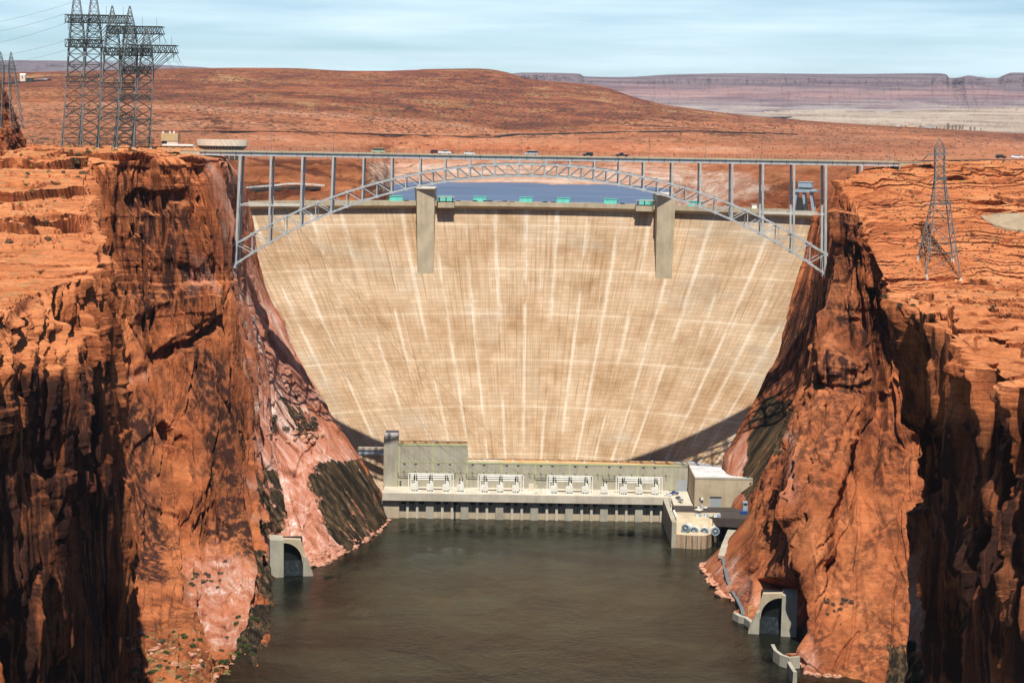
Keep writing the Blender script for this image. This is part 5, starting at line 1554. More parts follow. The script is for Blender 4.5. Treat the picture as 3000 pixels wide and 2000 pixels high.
for i, (pa, pb) in enumerate(((1196, 1327), (1400, 1533), (1603, 1736), (1806, 1941))):
    x0, x1 = X(pa, ty), X(pb, ty)
    e = empty('bus_frame', ((x0 + x1) / 2, ty + 4, tz), f'white bus pipe frame over transformers, {ORD[i]} of four from left', 'bus frame', 'white pipe frames over the transformers')
    for x in (x0, x0 + 1.4, x1 - 1.4, x1):
        MB().box(x - .3, x + .3, ty + 3.4, ty + 4.0, tz, tz + 9.9).build('post', M['white'], e)
    MB().box(x0, x1, ty + 3.2, ty + 4.2, tz + 9.9, tz + 10.4).build('top_beam', M['white'], e)
    for z in (9.2, 8.1, 6.9):
        MB().tube((x0 + 1.6, ty + 3.0, tz + z), (x1 - 1.6, ty + 3.0, tz + z), .42, n=10).build('bus_pipe', M['white'], e)
    xm = (x0 + x1) / 2
    for x in (x0 + 4.0, xm, x1 - 4.0):
        MB().box(x - .7, x - .1, ty + 1.4, ty + 3.4, tz + 6.6, tz + 9.7).box(x + .5, x + .9, ty + 1.4, ty + 3.4, tz + 6.6, tz + 9.7).build('riser', M['dark_steel'], e)
# breaker gear between the banks
e = empty('breaker_gear', (X(1572, ty), ty, tz), 'low white breaker gear with triangular mast between second and third banks', 'electrical gear')
xx = X(1572, ty)
for k, (dx, h) in enumerate(((-6, 3.2), (-3.5, 2.4), (4, 3.4), (6, 4.4), (7.6, 3.0))):
    MB().box(xx + dx - .8, xx + dx + .8, ty - .8, ty + .8, tz, tz + h * .6).tube((xx + dx, ty, tz + h * .6), (xx + dx, ty, tz + h), .3).build('cabinet', M['white'], e)
MB().bar((xx - 1.4, ty, tz), (xx, ty, tz + 5.4), .3).bar((xx + 1.4, ty, tz), (xx, ty, tz + 5.4), .3).bar((xx - .8, ty, tz + 2.4), (xx + .8, ty, tz + 2.4), .25).build('mast', M['white'], e)
MB().box(xx - 4.6, xx - 1.6, ty + 4, ty + 4.6, tz, tz + 5).build('panel', M['cream'], e)
# ================================================================== steel arch bridge
YB = 1000.0
YF2 = YB + 12.2
def B2(px, py): 
    p = U(px, py, YB)
    return p[0], p[2]
zdk = B2(1523, 455.5)[1]                  # top of the deck edge
zgt = B2(1523, 459.5)[1]                  # top of girder
zgb = B2(1523, 470)[1]
br = empty('steel_arch_bridge', (B2(1553, 470)[0], YB, zgb), 'grey steel deck arch bridge on slender columns spanning the canyon', 'bridge')
low = np.array([B2(*p) for p in ((690, 774), (739, 739), (784, 713), (879, 664), (972, 623), (1060, 589), (1144, 565), (1522, 515), (1888, 556), (1971, 579), (2054, 609), (2143, 644), (2236, 687), (2325, 740), (2373, 770), (2422, 807))])
upp = np.array([B2(*p) for p in ((690, 715), (789, 659), (879, 615), (970, 578), (1063, 548), (1147, 527), (1522, 479.5), (1885, 520), (1970, 540), (2054, 564), (2143, 601), (2236, 639), (2328, 687), (2419, 744))])
pl, pu = np.polyfit(low[:, 0], low[:, 1], 4), np.polyfit(upp[:, 0], upp[:, 1], 4)
zl_, zu_ = (lambda x: float(np.polyval(pl, x))), (lambda x: float(np.polyval(pu, x)))
tops = [704, 794, 886, 976, 1065, 1148, 1231, 1304, 1377, 1450, 1522, 1597, 1669, 1742, 1815, 1887, 1970, 2053, 2146, 2236, 2327, 2420]
foot = {704: 690, 794: 787, 886: 879.5, 976: 970, 1065: 1061}
xt = [B2(p, 470)[0] for p in tops]
xfoot = [B2(foot.get(p, p - 1), B2py)[0] for p, B2py in zip(tops, [745, 685, 640, 600, 570, 550] + [510] * 10 + [560, 585, 620, 660, 715, 775])]
nodes = []
for k in range(len(tops)):
    nodes.append(xfoot[k])
    if k < len(tops) - 1: nodes.append((xfoot[k] + xfoot[k + 1]) / 2)
mid = len(nodes) // 2
xl0, xr0 = B2(580, 455)[0], B2(2640, 480)[0]
# deck
MB().box(xl0, xr0, YB - .8, YF2 + .8, zgt, zgt + .45).build('deck_slab', M['conc'], br)
for y in (YB, YF2): MB().box(xl0 + 1, xr0 - 1, y - .25, y + .25, zgb, zgt - .003).build('girder', M['steel'], br)
b = MB()
for y in (YB - .8, YF2 + .5): MB().box(xl0, xr0, y, y + .3, zgt + .453, zdk).build('parapet', M['conc_warm'], br)
MB().box(xl0, xr0, YB + 1.2, YF2 - 1.2, zgt + .456, zgt + .5).build('roadway', M['asphalt'], br)
for y in (YB - .65, YF2 + .65):
    f_ = MB()
    n = 100
    for k in range(n + 1):
        x = xl0 + (xr0 - xl0) * k / n
        f_.box(x - .05, x + .05, y - .05, y + .05, zdk, zdk + 2.5)
    for z in (.3, .75, 1.2, 1.65, 2.1, 2.45): f_.box(xl0, xr0, y - .02, y + .02, zdk + z, zdk + z + .035)
    f_.build('mesh_fence', M['dark_steel'], br)
b = MB()
for k in range(46):
    x = xl0 + (xr0 - xl0) * (k + .5) / 46
    MB().box(x - .12, x + .12, YB - .95, YB - .803, zgb + .4, zdk - .3).build('bracket', M['dark_steel'], br)
# columns, ribs
for y, tagy in ((YB, 0), (YF2, 1)):
    for k in range(len(tops)):
        w = 1.3 if k in (0, 21) else (1.05 if k in (1, 2, 3, 18, 19, 20) else 0.85)
        zf = zl_(xfoot[k]) if k in (0, 1, 2, 3, 4, 17, 18, 19, 20, 21) else zl_(xfoot[k])
        MB().bar((xfoot[k], y, zf), (xt[k], y, zgb - .003), w, w * .9, up=(0, 1, 0)).build('column', M['steel'], br)
    rib = MB()
    def chord(fn, w, h):
        c = MB()
        xs = nodes
        for a, c2 in zip(xs[:-1], xs[1:]): c.bar((a - .25, y, fn(a - .25)), (c2 + .25, y, fn(c2 + .25)), w, h)
        return c
    r = chord(zu_, 1.05, 1.0).build('upper_chord', M['steel'], br)
    r2 = chord(zl_, 1.05, 1.0).build('lower_chord', M['steel'], br)
    for k, x in enumerate(nodes):
        if k % 2: MB().bar((x, y, zl_(x)), (x, y, zu_(x)), .5, .5, up=(0, 1, 0)).build('truss_post', M['steel'], r)
        for fn, par in ((zl_, r2), (zu_, r)):
            MB().cbox((x, y, fn(x)), (1.7, 1.25, 1.5)).build('gusset', M['steel'], par)
    for k in range(len(nodes) - 1):
        a, c2 = nodes[k], nodes[k + 1]
        if k < mid: p, q = (a, zu_(a)), (c2, zl_(c2))
        else: p, q = (a, zl_(a)), (c2, zu_(c2))
        MB().bar((p[0], y, p[1]), (q[0], y, q[1]), .42, .46, up=(0, 1, 0)).build('diagonal', M['steel'], r2)
    for sx, (px, py), k in ((-1, (650, 737), 0), (1, (2446, 760), 21)):
        e_ = B2(px, py)
        MB().bar((xfoot[k], y, zu_(xfoot[k])), (e_[0], y, e_[1]), 1.1, 1.1).build('end_strut', M['steel'], r)
    for ka, kb, py in ((0, 2, 603), (19, 21, 628)):
        xa_, za_ = B2(tops[ka], py)
        xb_, zb_ = B2(tops[kb], py)
        z_ = (za_ + zb_) / 2
        for dz in (0, .7): MB().box(xa_, xb_, y - .12, y + .12, z_ + dz - .12, z_ + dz + .12).build('tie', M['white'], br)
for k, x in enumerate(nodes):
    for fn in (zl_, zu_):
        MB().bar((x, YB + .6, fn(x)), (x, YF2 - .6, fn(x)), .6, .6).build('cross_beam', M['steel'], br)
for fn in (zl_, zu_):
    lb = MB()
    for k in range(len(nodes) - 1):
        a, c2 = nodes[k], nodes[k + 1]
        lb.bar((a, YB + .5, fn(a)), (c2, YF2 - .5, fn(c2)), .35).bar((a, YF2 - .5, fn(a)), (c2, YB + .5, fn(c2)), .35)
    lb.build('lateral_bracing', M['steel'], br)
for k, x in enumerate(xt): MB().bar((x, YB + .5, zgb + .6), (x, YF2 - .5, zgb + .6), .5, 1.0).build('floor_beam', M['steel'], br)
# short pier beyond the arch on the right, bearings and abutments
xr1 = B2(2525, 480)[0]
for y in (YB, YF2): MB().box(xr1 - .6, xr1 + .6, y - .6, y + .6, zgb - 13, zgb - .003).build('column', M['steel'], br)
for i, (xx, zz_, px) in enumerate(((xfoot[0], zl_(xfoot[0]), 690), (xfoot[21], zl_(xfoot[21]), 2422))):
    s = -1 if i == 0 else 1
    for y in (YB, YF2): MB().cbox((xx + s * 1.1, y, zz_ - 1.0), (2.6, 1.8, 2.6)).build('bearing', M['steel'], br)
    MB().extrude_y([(xx + s * 1.0, zz_ - 2.0), (xx + s * 16, zz_ + 5), (xx + s * 16, zz_ - 14), (xx + s * 3.0, zz_ - 15)][::(1 if s > 0 else -1)], YB - 2.5, YF2 + 2.5).build('skewback_block', M['cream' if s < 0 else 'conc_warm'], br)
def abut(px0, px1, py, lab, s):
    x0, z0 = B2(px0, py)
    x1, _ = B2(px1, py)
    e = empty('abutment', ((x0 + x1) / 2, YB, zgb - 6), lab, 'bridge abutment')
    MB().extrude_y([(x0, zgb - 7), (x1, zgb - 7 if s > 0 else zgb - 2), (x1, zgt + .4), (x0, zgt + .4)][::1], YB - 1.0, YF2 + 1.5).build('seat_wall', M['conc_warm'], e)
    MB().box(min(x0, x1) - (10 if s < 0 else 0), max(x0, x1) + (10 if s > 0 else 0), YB - 1.2, YB - .5, zgt + .41, zdk + .1).build('parapet', M['conc_warm'], e)
    MB().box(min(x0, x1) - (10 if s < 0 else 0), max(x0, x1) + (10 if s > 0 else 0), YB - .4, YF2 + 1.2, zgt + .41, zgt + .5).build('approach_slab', M['asphalt'], e)
abut(586, 530, 455, 'tan concrete abutment at left end of the bridge below the visitor centre', -1)
abut(2634, 2690, 480, 'tan concrete abutment at right end of the bridge on red slope', 1)
# lamp posts on the far side of the deck
zw = zgt + .5
LP = (795, 977, 1163, 1345, 1523, 1698, 1902, 2067, 2231, 2427, 2605)
for i, px in enumerate(LP):
    x = U(px, 440, YF2)[0]
    e = empty('street_lamp', (x, YF2 - .6, zw), f'tall thin street lamp on the bridge deck, {ORD[i]} from the left', 'street lamp', 'lamp posts along the bridge deck')
    MB().tube((x, YF2 - .6, zw), (x, YF2 - .6, zw + 11.5), .13, .08, 6).build('pole', M['galv'], e)
    MB().path([(x, YF2 - .6, zw + 11.4), (x, YF2 - 1.6, zw + 11.9), (x, YF2 - 2.6, zw + 11.9)], .06, 5).build('arm', M['galv'], e)
    MB().cbox((x, YF2 - 2.9, zw + 11.85), (.3, .8, .16)).build('lamp_head', M['galv'], e)
# traffic
for px, c, sh, lab in ((1108, 'green', 'van', 'pale green and white van on the left part of the bridge deck'), (1277, 'red', 'suv', 'dark red car on the bridge, just ahead of a white pickup'),
                       (1303, 'white', 'pickup', 'white pickup truck on the bridge left of the arch crown'), (1375, 'white', 'car', 'small white car on the bridge between pickup and silver van'),
                       (1556, 'silver', 'van', 'silver van on the bridge deck above the arch crown'), (1722, 'black', 'suv', 'black car on the bridge right of the silver van'),
                       (1822, 'black', 'pickup', 'black pickup truck, the rightmost vehicle on the bridge deck')):
    lane = YB + (4.0 if px in (1375, 1303) else 7.5)
    car((U(px, 455, lane)[0], lane, zw + .005 + (0.9 if False else 0)), 0 if px % 2 else math.pi, c, lab, sh, 'vehicles crossing the bridge', 1.3)
def person(loc, top, lab, rz=0):
    bm_v = [(0, 0, .95), (0, 0, 1.2), (0, 0, 1.42), (0, 0, 1.55), (0, -.02, 1.66), (0, 0, 1.77), (.19, 0, 1.4), (.25, -.03, 1.12), (.24, -.12, .88), (-.19, 0, 1.4), (-.26, .03, 1.12), (-.25, .04, .86), (.1, 0, .9), (.12, -.05, .5), (.12, .02, .07), (.12, -.14, .05), (-.1, 0, .9), (-.12, .06, .5), (-.12, .14, .07), (-.12, 0, .05)]
    rad = [.15, .15, .16, .06, .105, .08, .075, .055, .04, .075, .055, .04, .1, .07, .05, .05, .1, .07, .05, .05]
    ed = [(0, 1), (1, 2), (2, 3), (3, 4), (4, 5), (2, 6), (6, 7), (7, 8), (2, 9), (9, 10), (10, 11), (0, 12), (12, 13), (13, 14), (14, 15), (0, 16), (16, 17), (17, 18), (18, 19)]
    me = bpy.data.meshes.new('person')
    me.from_pydata(bm_v, ed, [])
    o = bpy.data.objects.new('person', me)
    COL.objects.link(o)
    sk = o.modifiers.new('skin', 'SKIN')
    for v, r_ in zip(me.skin_vertices[0].data, rad): v.radius = (r_, r_)
    me.skin_vertices[0].data[0].use_root = True
    o.modifiers.new('sub', 'SUBSURF').levels = 1
    me.materials.append(top)
    o.location = loc
    o.rotation_euler = (0, 0, rz)
    return tag(o, lab, 'person')
M['jacket'] = simple('dark_jacket', (0.03, 0.035, 0.05), 0.9, 0.05)
for px, lab in ((851, 'person in dark clothes standing on the left part of the bridge'), (1975, 'person in dark clothes on the bridge above the right elevator tower'), (2485, 'person in dark clothes near the right end of the bridge')):
    person((U(px, 460, YB + .4)[0], YB + .4, zgt + .46 + .9), M['jacket'], lab)

# ================================================================== lattice towers
bpy.context.view_layer.update()
def ground(x, y, o):
    ok, loc, n, _ = o.ray_cast(Vector((x, y, 500)), Vector((0, 0, -1)))
    return loc.z if ok else None
def footing(p, o, parent, s=1.0):
    """concrete block on the ground under a leg; gives the point the leg starts from"""
    x, y, z = p
    g = ground(x, y, o)
    g = z if g is None else g
    MB().add([(x + a * .95 * s, y + c * .95 * s, g - 1.5) for a, c in ((-1, -1), (1, -1), (1, 1), (-1, 1))] + [(x + a * .55 * s, y + c * .55 * s, g + 1.1 * s) for a, c in ((-1, -1), (1, -1), (1, 1), (-1, 1))],
             [(3, 2, 1, 0), (4, 5, 6, 7), (0, 1, 5, 4), (1, 2, 6, 5), (2, 3, 7, 6), (3, 0, 4, 7)]).build('footing', M['conc_light'], parent)
    return Vector((x, y, g + 1.0 * s))
def lattice(mb, q0, q1, n, w):
    """X braced faces between two quads of corners, n panels up"""
    q0, q1 = [Vector(p) for p in q0], [Vector(p) for p in q1]
    for k in range(n):
        a = [p.lerp(q, k / n) for p, q in zip(q0, q1)]
        c = [p.lerp(q, (k + 1) / n) for p, q in zip(q0, q1)]
        for i in range(4):
            j = (i + 1) % 4
            mb.bar(a[i], c[j], w)
            mb.bar(a[j], c[i], w)
            mb.bar(c[i], c[j], w)
def twin_tower(lab, px_l, px_r, yb, ylo, yup, yarm_h, ypk, arm_lo, arm_up, Y, skew=-3.2, dep=8.6, wpx=48):
    k = Y / F
    base = U((px_l + px_r) / 2, yb, Y)
    e = empty('transmission_tower', base, lab, 'pylon', 'steel pylons on the left rim')
    zof = lambda py: U((px_l + px_r) / 2, py, Y)[2]
    zb, zlo, zup, zpk = zof(yb), zof(ylo), zof(yup), zof(ypk)
    hb, ht = wpx * k / 2, wpx * k / 2 * .92
    for px in (px_l, px_r):
        x = U(px, yb, Y)[0]
        xt_ = U(px + 8, yb, Y)[0]
        q0 = [(x - hb + skew * 0 - 1.5, Y - dep / 2, zb - .5), (x + hb, Y - dep / 2, zb - .5), (x + hb + skew, Y + dep / 2, zb - .5), (x - hb + skew - 1.5, Y + dep / 2, zb - .5)]
        q1 = [(xt_ - ht, Y - dep * .36, zlo), (xt_ + ht, Y - dep * .36, zlo), (xt_ + ht - .5, Y + dep * .36, zlo), (xt_ - ht - .5, Y + dep * .36, zlo)]
        q2 = [(xt_ - ht * .72, Y - dep * .25, zup), (xt_ + ht * .72, Y - dep * .25, zup), (xt_ + ht * .7, Y + dep * .25, zup), (xt_ - ht * .75, Y + dep * .25, zup)]
        zmid = zup + yarm_h * k
        q3 = [(xt_ + dx, Y + dy, zpk) for dx, dy in ((-.25, -.25), (.25, -.25), (.25, .25), (-.25, .25))]
        q0 = [footing(p, wl, e, .8) for p in q0]
        for i in range(4):
            MB().bar(q0[i], q1[i], .42).bar(q1[i], q2[i], .36).build('leg', M['galv'], e)
        b = MB()
        lattice(b, q0, q1, max(4, int((yb - ylo) / 27)), .27)
        lattice(b, q1, q2, max(2, int((ylo - yup) / 18)), .24)
        b.build('bracing', M['dark_steel'], e)
        b = MB()
        lattice(b, q2, q3, 5, .18)
        for i in range(4): b.bar(q2[i], q3[i], .30)
        b.build('peak', M['galv'], e)
    xa_, xb_ = U(px_l, yb, Y)[0] - hb - 1.5, U(px_r, yb, Y)[0] + hb
    for fz in (.30, .62):
        zz_ = zb + (zlo - zb) * fz
        b = MB()
        for yy in (Y - dep * .45, Y + dep * .45):
            for dz in (0, 2.6): b.bar((xa_ + 2.2 * fz, yy, zz_ + dz), (xb_ + 1.2 * fz - .6, yy, zz_ + dz), .34)
            n = 12
            for j in range(n):
                p_, q_ = xa_ + 2.2 * fz + (xb_ - xa_ - 1.6) * j / n, xa_ + 2.2 * fz + (xb_ - xa_ - 1.6) * (j + 1) / n
                b.bar((p_, yy, zz_ + (0 if j % 2 else 2.6)), (q_, yy, zz_ + (2.6 if j % 2 else 0)), .24)
        b.build('tie_belt', M['dark_steel'], e)
    def arm(p0, p1, ztop, zbot, y0, y1):
        x0, x1 = U(p0, yb, Y)[0] + 0, U(p1, yb, Y)[0]
        b = MB()
        n = max(4, int((x1 - x0) / 3.0))
        for yy in (y0, y1):
            for z in (ztop, zbot): b.bar((x0, yy, z), (x1, yy, z), .55)
            for j in range(n):
                a, c = x0 + (x1 - x0) * j / n, x0 + (x1 - x0) * (j + 1) / n
                m = (a + c) / 2
                b.bar((a, yy, zbot), (m, yy, ztop), .34).bar((m, yy, ztop), (c, yy, zbot), .34).bar((a, yy, zbot), (a, yy, ztop), .28)
        for z in (ztop, zbot):
            for j in range(n + 1):
                a = x0 + (x1 - x0) * j / n
                b.bar((a, y0, z), (a, y1, z), .3)
                if j < n: b.bar((a, y0, z), (x0 + (x1 - x0) * (j + 1) / n, y1, z), .28)
        b.build('crossarm', M['dark_steel'], e)
        return x0, x1
    h = yarm_h * k
    arm(arm_lo[0], arm_lo[1], zlo + h / 2, zlo - h / 2, Y - dep * .5, Y + dep * .5)
    x0, x1 = arm(arm_up[0], arm_up[1], zup + h / 2, zup - h / 2, Y - dep * .42, Y + dep * .42)
    xb0 = U(px_r + 8, yb, Y)[0] + ht
    b = MB()
    for yy in (Y - dep * .36, Y + dep * .36):
        for f0, f1 in ((.96, -.10), (.62, .18), (.28, .42)):
            b.bar((xb0 + (x1 - xb0) * f0, yy, zup - h / 2), (xb0 - (1 - f0) * .2, yy, zlo + (zup - zlo) * (f1 if f1 > 0 else .02)), .36)
        xl_ = U(px_l, yb, Y)[0]
        for f0 in (.2, .5, .8): b.bar((xl_ + (xb0 - xl_) * f0, yy, zlo), (xl_ + (xb0 - xl_) * min(1, f0 + .45), yy, zup - h / 2), .2)
    b.build('knee_brace', M['dark_steel'], e)
    for xx in (x0 + (x1 - x0) * .62, x0 + (x1 - x0) * .88):
        MB().tube((xx, Y, zup + h / 2), (xx, Y, zup + h / 2 + 26 * k * 1.0), .09).build('spike', M['galv'], e)
    def insul(p, q):
        b = MB()
        p, q = Vector(p), Vector(q)
        n = 9
        for j in range(n):
            b.tube(p.lerp(q, (j + .1) / n), p.lerp(q, (j + .8) / n), .20, .14, 6)
        b.tube(p, q, .06, n=5)
        b.build('insulator', M['dark_steel'], e)
    insul((x1, Y - dep * .4, zup - h / 2), (x1 + 3.0, Y - dep * .4 - 4, zup - h / 2 - 5.0))
    insul((x1 - 6, Y - dep * .4, zup - h / 2), (x1 - 4, Y - dep * .4 - 4, zup - h / 2 - 4.6))
    insul((x1 - 2.0, Y, zup - h / 2), (x1 - 2.0, Y, zup - h / 2 - 4.0))
    insul((x0, Y + dep * .4, zup - h / 4), (x0 - 3.2, Y + dep * .4 + 3, zup - h / 2 - .6))
    insul((x0 + .2, Y + dep * .3, zup - h / 2), (x0 + .2, Y + dep * .3, zup - h / 2 - 4.0))
    pts = [(x1 + 3.0, Y - dep * .4 - 4, zup - h / 2 - 5.0), (x1 + .5, Y - 2, zup - h / 2 - 5.8), (x1 - 2, Y, zup - h / 2 - 4.2), (x1 - 3.2, Y - 2, zup - h / 2 - 5.6), (x1 - 4, Y - dep * .4 - 4, zup - h / 2 - 4.6)]
    MB().path(pts, .06).build('jumper', M['dark_steel'], e)
    return e, Vector((x1 + 3.0, Y - dep * .4 - 4, zup - h / 2 - 5.0)), Vector((x1 - 4, Y - dep * .4 - 4, zup - h / 2 - 4.6)), Vector((x0 - 3.2, Y + dep * .4 + 3, zup - h / 2 - .6))
YT = 1045.0
TA = twin_tower('tallest twin legged steel pylon, leftmost of the three on the left rim', 222, 272, 421, 128, 56, 21, -60, (200, 302), (200, 387), YT)
TB = twin_tower('middle twin legged steel pylon between two others on the left rim', 325, 376, 426, 152, 88, 20, 18, (310, 442), (320, 481), YT - 4)
TC = twin_tower('shortest twin legged steel pylon, rightmost on the left rim', 376, 424, 432, 206, 143, 20, 76, (362, 446), (385, 521), YT - 12, wpx=44)

# single pylon on the right slope
YP = 928.0
k = YP / F
sP = YP / 545
ps = U(2752, 770, YP)
pe = empty('transmission_tower', ps, 'slender steel lattice pylon standing alone on the right slickrock slope', 'pylon')
def PP(px, py, dy=0.0):
    return Vector(U(px, py, YP + dy * sP))
q0 = [PP(2715, 785, -3.2), PP(2817, 765, -1.0), PP(2790, 764, 5.0), PP(2688, 778, 2.5)]
q1 = [PP(2738, 600, -1.9), PP(2784, 600, -.8), PP(2772, 597, 2.4), PP(2726, 598, 1.2)]
q2 = [PP(2741, 526, -1.1), PP(2769, 526, -.5), PP(2765, 525, 1.3), PP(2737, 525, .7)]
q3 = [PP(2742, 433, -.9), PP(2768, 433, -.4), PP(2765, 432, 1.0), PP(2738, 432, .5)]
q4 = [PP(2752, 405, d) for d in (-.1, -.05, .1, .05)]
q0 = [footing(p, wr, pe, 1.0) for p in q0]
for a, c, n, w in ((q0, q1, 3, .14), (q1, q2, 3, .11), (q2, q3, 5, .09), (q3, q4, 1, .09)):
    b = MB()
    lattice(b, a, c, n, w * sP)
    b.build('bracing', M['galv'], pe)
for i in range(4):
    MB().bar(q0[i], q1[i], .46).bar(q1[i], q2[i], .42).bar(q2[i], q3[i], .36).bar(q3[i], q4[i], .28).build('leg', M['galv'], pe)
for pxa, pxb, py, hgt in ((2711, 2774, 455, 8), (2725, 2774, 527, 8), (2704, 2786, 600, 8)):
    b = MB()
    for dy in (-1.3, 1.3):
        p, q = PP(pxa + 6, py, dy * .4), PP(pxb, py, dy)
        up = Vector((0, 0, hgt * k))
        b.bar(p, q, .24).bar(p + up * .5, q + up, .24)
        n = 8
        for j in range(n):
            a, c = p.lerp(q, j / n), p.lerp(q, (j + 1) / n)
            b.bar(a, c + up * (.5 + .5 * (j + 1) / n), .14).bar(c, c + up * (.5 + .5 * (j + 1) / n), .14)
    for j in range(5): b.bar(PP(pxa + 6 + (pxb - pxa - 6) * j / 4, py, -1), PP(pxa + 6 + (pxb - pxa - 6) * j / 4, py, 1), .16)
    b.build('crossarm', M['galv'], pe)
    p = PP(pxa + 6, py, 0)
    MB().tube(p, p + Vector((-2.6, -1.6, -2.5)), .27, .2, 6).build('insulator', M['dark_steel'], pe)

# far pylon on the rock knob at the left edge
YK = 1048.0
def small_pylon(px0, px1, ybase, yarm, ypk, Y, lab):
    k = Y / F
    c = U((px0 + px1) / 2, ybase, Y)
    e = empty('transmission_tower', c, lab, 'pylon')
    za, zp = U(px0, yarm, Y)[2], U(px0, ypk, Y)[2]
    for px, lean in ((px0, -1), (px1, 1)):
        x = U(px, yarm, Y)[0]
        xb = x + lean * 3.0
        b0 = [(xb - 3.0, Y - 3, c[2] - 2), (xb + 3.0, Y - 3, c[2] - 2), (xb + 3.0, Y + 3, c[2] - 2), (xb - 3.0, Y + 3, c[2] - 2)]
        b1 = [(x - 1.6, Y - 1.4, za), (x + 1.6, Y - 1.4, za), (x + 1.6, Y + 1.4, za), (x - 1.6, Y + 1.4, za)]
        b2 = [(x - .1, Y - .1, zp), (x + .1, Y - .1, zp), (x + .1, Y + .1, zp), (x - .1, Y + .1, zp)]
        b = MB()
        lattice(b, b0, b1, 6, .15)
        lattice(b, b1, b2, 3, .12)
        b.build('bracing', M['dark_steel'], e)
        for i in range(4): MB().bar(b0[i], b1[i], .3).bar(b1[i], b2[i], .2).build('leg', M['galv'], e)
    x0, x1 = U(px0 - 8, yarm, Y)[0], U(px1 + 16, yarm, Y)[0]
    b = MB()
    for dz in (0, 2.0):
        for yy in (Y - 1.4, Y + 1.4): b.bar((x0, yy, za - dz), (x1, yy, za - dz), .22)
    for j in range(10):
        a, d = x0 + (x1 - x0) * j / 10, x0 + (x1 - x0) * (j + 1) / 10
        b.bar((a, Y - 1.4, za), (d, Y - 1.4, za - 2), .12).bar((a, Y - 1.4, za - 2), (d, Y - 1.4, za), .12)
    b.build('crossarm', M['dark_steel'], e)
    return e
small_pylon(3, 33, 366, 193, 152, YK, 'steel pylon on the dark rock knob at the left edge')

# power lines
def wire(p, q, sag, lab, r=.055, group='power lines'):
    p, q = Vector(p), Vector(q)
    pts = [p.lerp(q, t / 24) - Vector((0, 0, sag * 4 * (t / 24) * (1 - t / 24))) for t in range(25)]
    b = MB().path(pts, r, 4)
    o = b.build('power_line', M['dark_steel'], None)
    return tag(o, lab, 'power line', group)
starts = [TA[1], TA[2], TB[1], TB[2], TC[1], TC[2]]
ends = [(X(px, YW) + 4.4, YW - 1.6, zd + 8.6) for px in (1210, 1275, 1338, 1412, 1478, 1544)]
WL = ['leftmost', 'second', 'third', 'fourth', 'fifth', 'rightmost']
for i in range(6): wire(starts[i] if i % 2 else starts[i], ends[i], 12, f'thin power line sloping from left pylons to powerhouse wall, {WL[i]} of six', .05, 'power lines down to the powerhouse')
for i, (src, py) in enumerate(((TA[3], 100), (TA[3] + Vector((0, 5, -9)), 128), (TA[3] + Vector((0, 8, -14)), 152), (TB[3] + Vector((-16, 6, -14)), 176), (TA[3] + Vector((10, 2, 14)), 40), (TA[3] + Vector((0, 5, 6)), 62))):
    wire(src, U(-260, py + 40, 1500), 6, f'thin power line running off left in the sky, {ORD[i]} of six listed downward from pylons', .06, 'power lines in the sky at left')
# ================================================================== buildings, portals, boulders, plants
bpy.context.view_layer.update()
def hit(px, py, objs=None):
    d = Vector(FWD + RT * ((px - 1500) / F) - UP * ((py - 1000) / F)).normalized()
    best = None
    for o in objs or (wl, wr, land):
        ok, loc, n, _ = o.ray_cast(Vector(CAM), d)
        if ok and (best is None or (loc - Vector(CAM)).length < (best[0] - Vector(CAM)).length): best = (loc, n)
    return best
# visitor centre: a round drum with a wide pale fascia
YV = 1085.0
k = YV / F
c = U(644, 428, YV)
ve = empty('visitor_centre', (c[0], YV + 8, c[2] - 8), 'round visitor centre with pale curved fascia and dark window band', 'building')
def drum(nm, rx0, rx1, z0, z1, mat, ry=.62):
    b = MB()
    n = 48
    v = [(c[0] + rx0 * math.cos(2 * math.pi * j / n), YV + 10 + ry * rx0 * math.sin(2 * math.pi * j / n), z0) for j in range(n)] + [(c[0] + rx1 * math.cos(2 * math.pi * j / n), YV + 10 + ry * rx1 * math.sin(2 * math.pi * j / n), z1) for j in range(n)]
    b.add(v, [tuple(range(n))[::-1], tuple(range(n, 2 * n))] + [(j, (j + 1) % n, n + (j + 1) % n, n + j) for j in range(n)])
    return b.build(nm, mat, ve)
zc = lambda py: U(644, py, YV)[2]
drum('base_wall', 12.5, 12.5, zc(470), zc(437), M['conc_warm'])
drum('window_band', 13.2, 14.3, zc(437) + .003, zc(428), M['glass'])
drum('fascia', 15.0, 15.2, zc(428) + .003, zc(411), M['cream'])
drum('roof', 14.6, 14.6, zc(411) + .003, zc(410.3), M['conc_light'])
b = MB()
for j in range(24):
    a = math.pi + math.pi * j / 23
    MB().bar((c[0] + 13.4 * math.cos(a), YV + 10 + .62 * 13.4 * math.sin(a), zc(437)), (c[0] + 14.45 * math.cos(a), YV + 10 + .62 * 14.45 * math.sin(a), zc(428)), .14).build('mullion', M['conc_warm'], ve)
tb = U(496, 421, YV + 25)
te = empty('utility_building', (tb[0], YV + 25, tb[2]), 'tan block with white roof vents left of the visitor centre', 'building')
Yt = YV + 25
MB().box(U(472, 415, Yt)[0], U(521, 415, Yt)[0], Yt, Yt + 9, U(496, 413, Yt)[2], U(496, 391, Yt)[2]).build('upper_wall', M['tan'], te)
MB().box(U(474, 415, Yt)[0], U(520.5, 415, Yt)[0], Yt + .3, Yt + 9, U(496, 430, Yt)[2], U(496, 413, Yt)[2] - .003).build('lower_wall', M['cream'], te)
for px in (476, 496, 508): MB().tube((U(px, 391, Yt)[0], Yt + 2, U(px, 391, Yt)[2]), (U(px, 391, Yt)[0], Yt + 2, U(px, 384, Yt)[2]), .5, .3).build('roof_vent', M['white'], te)
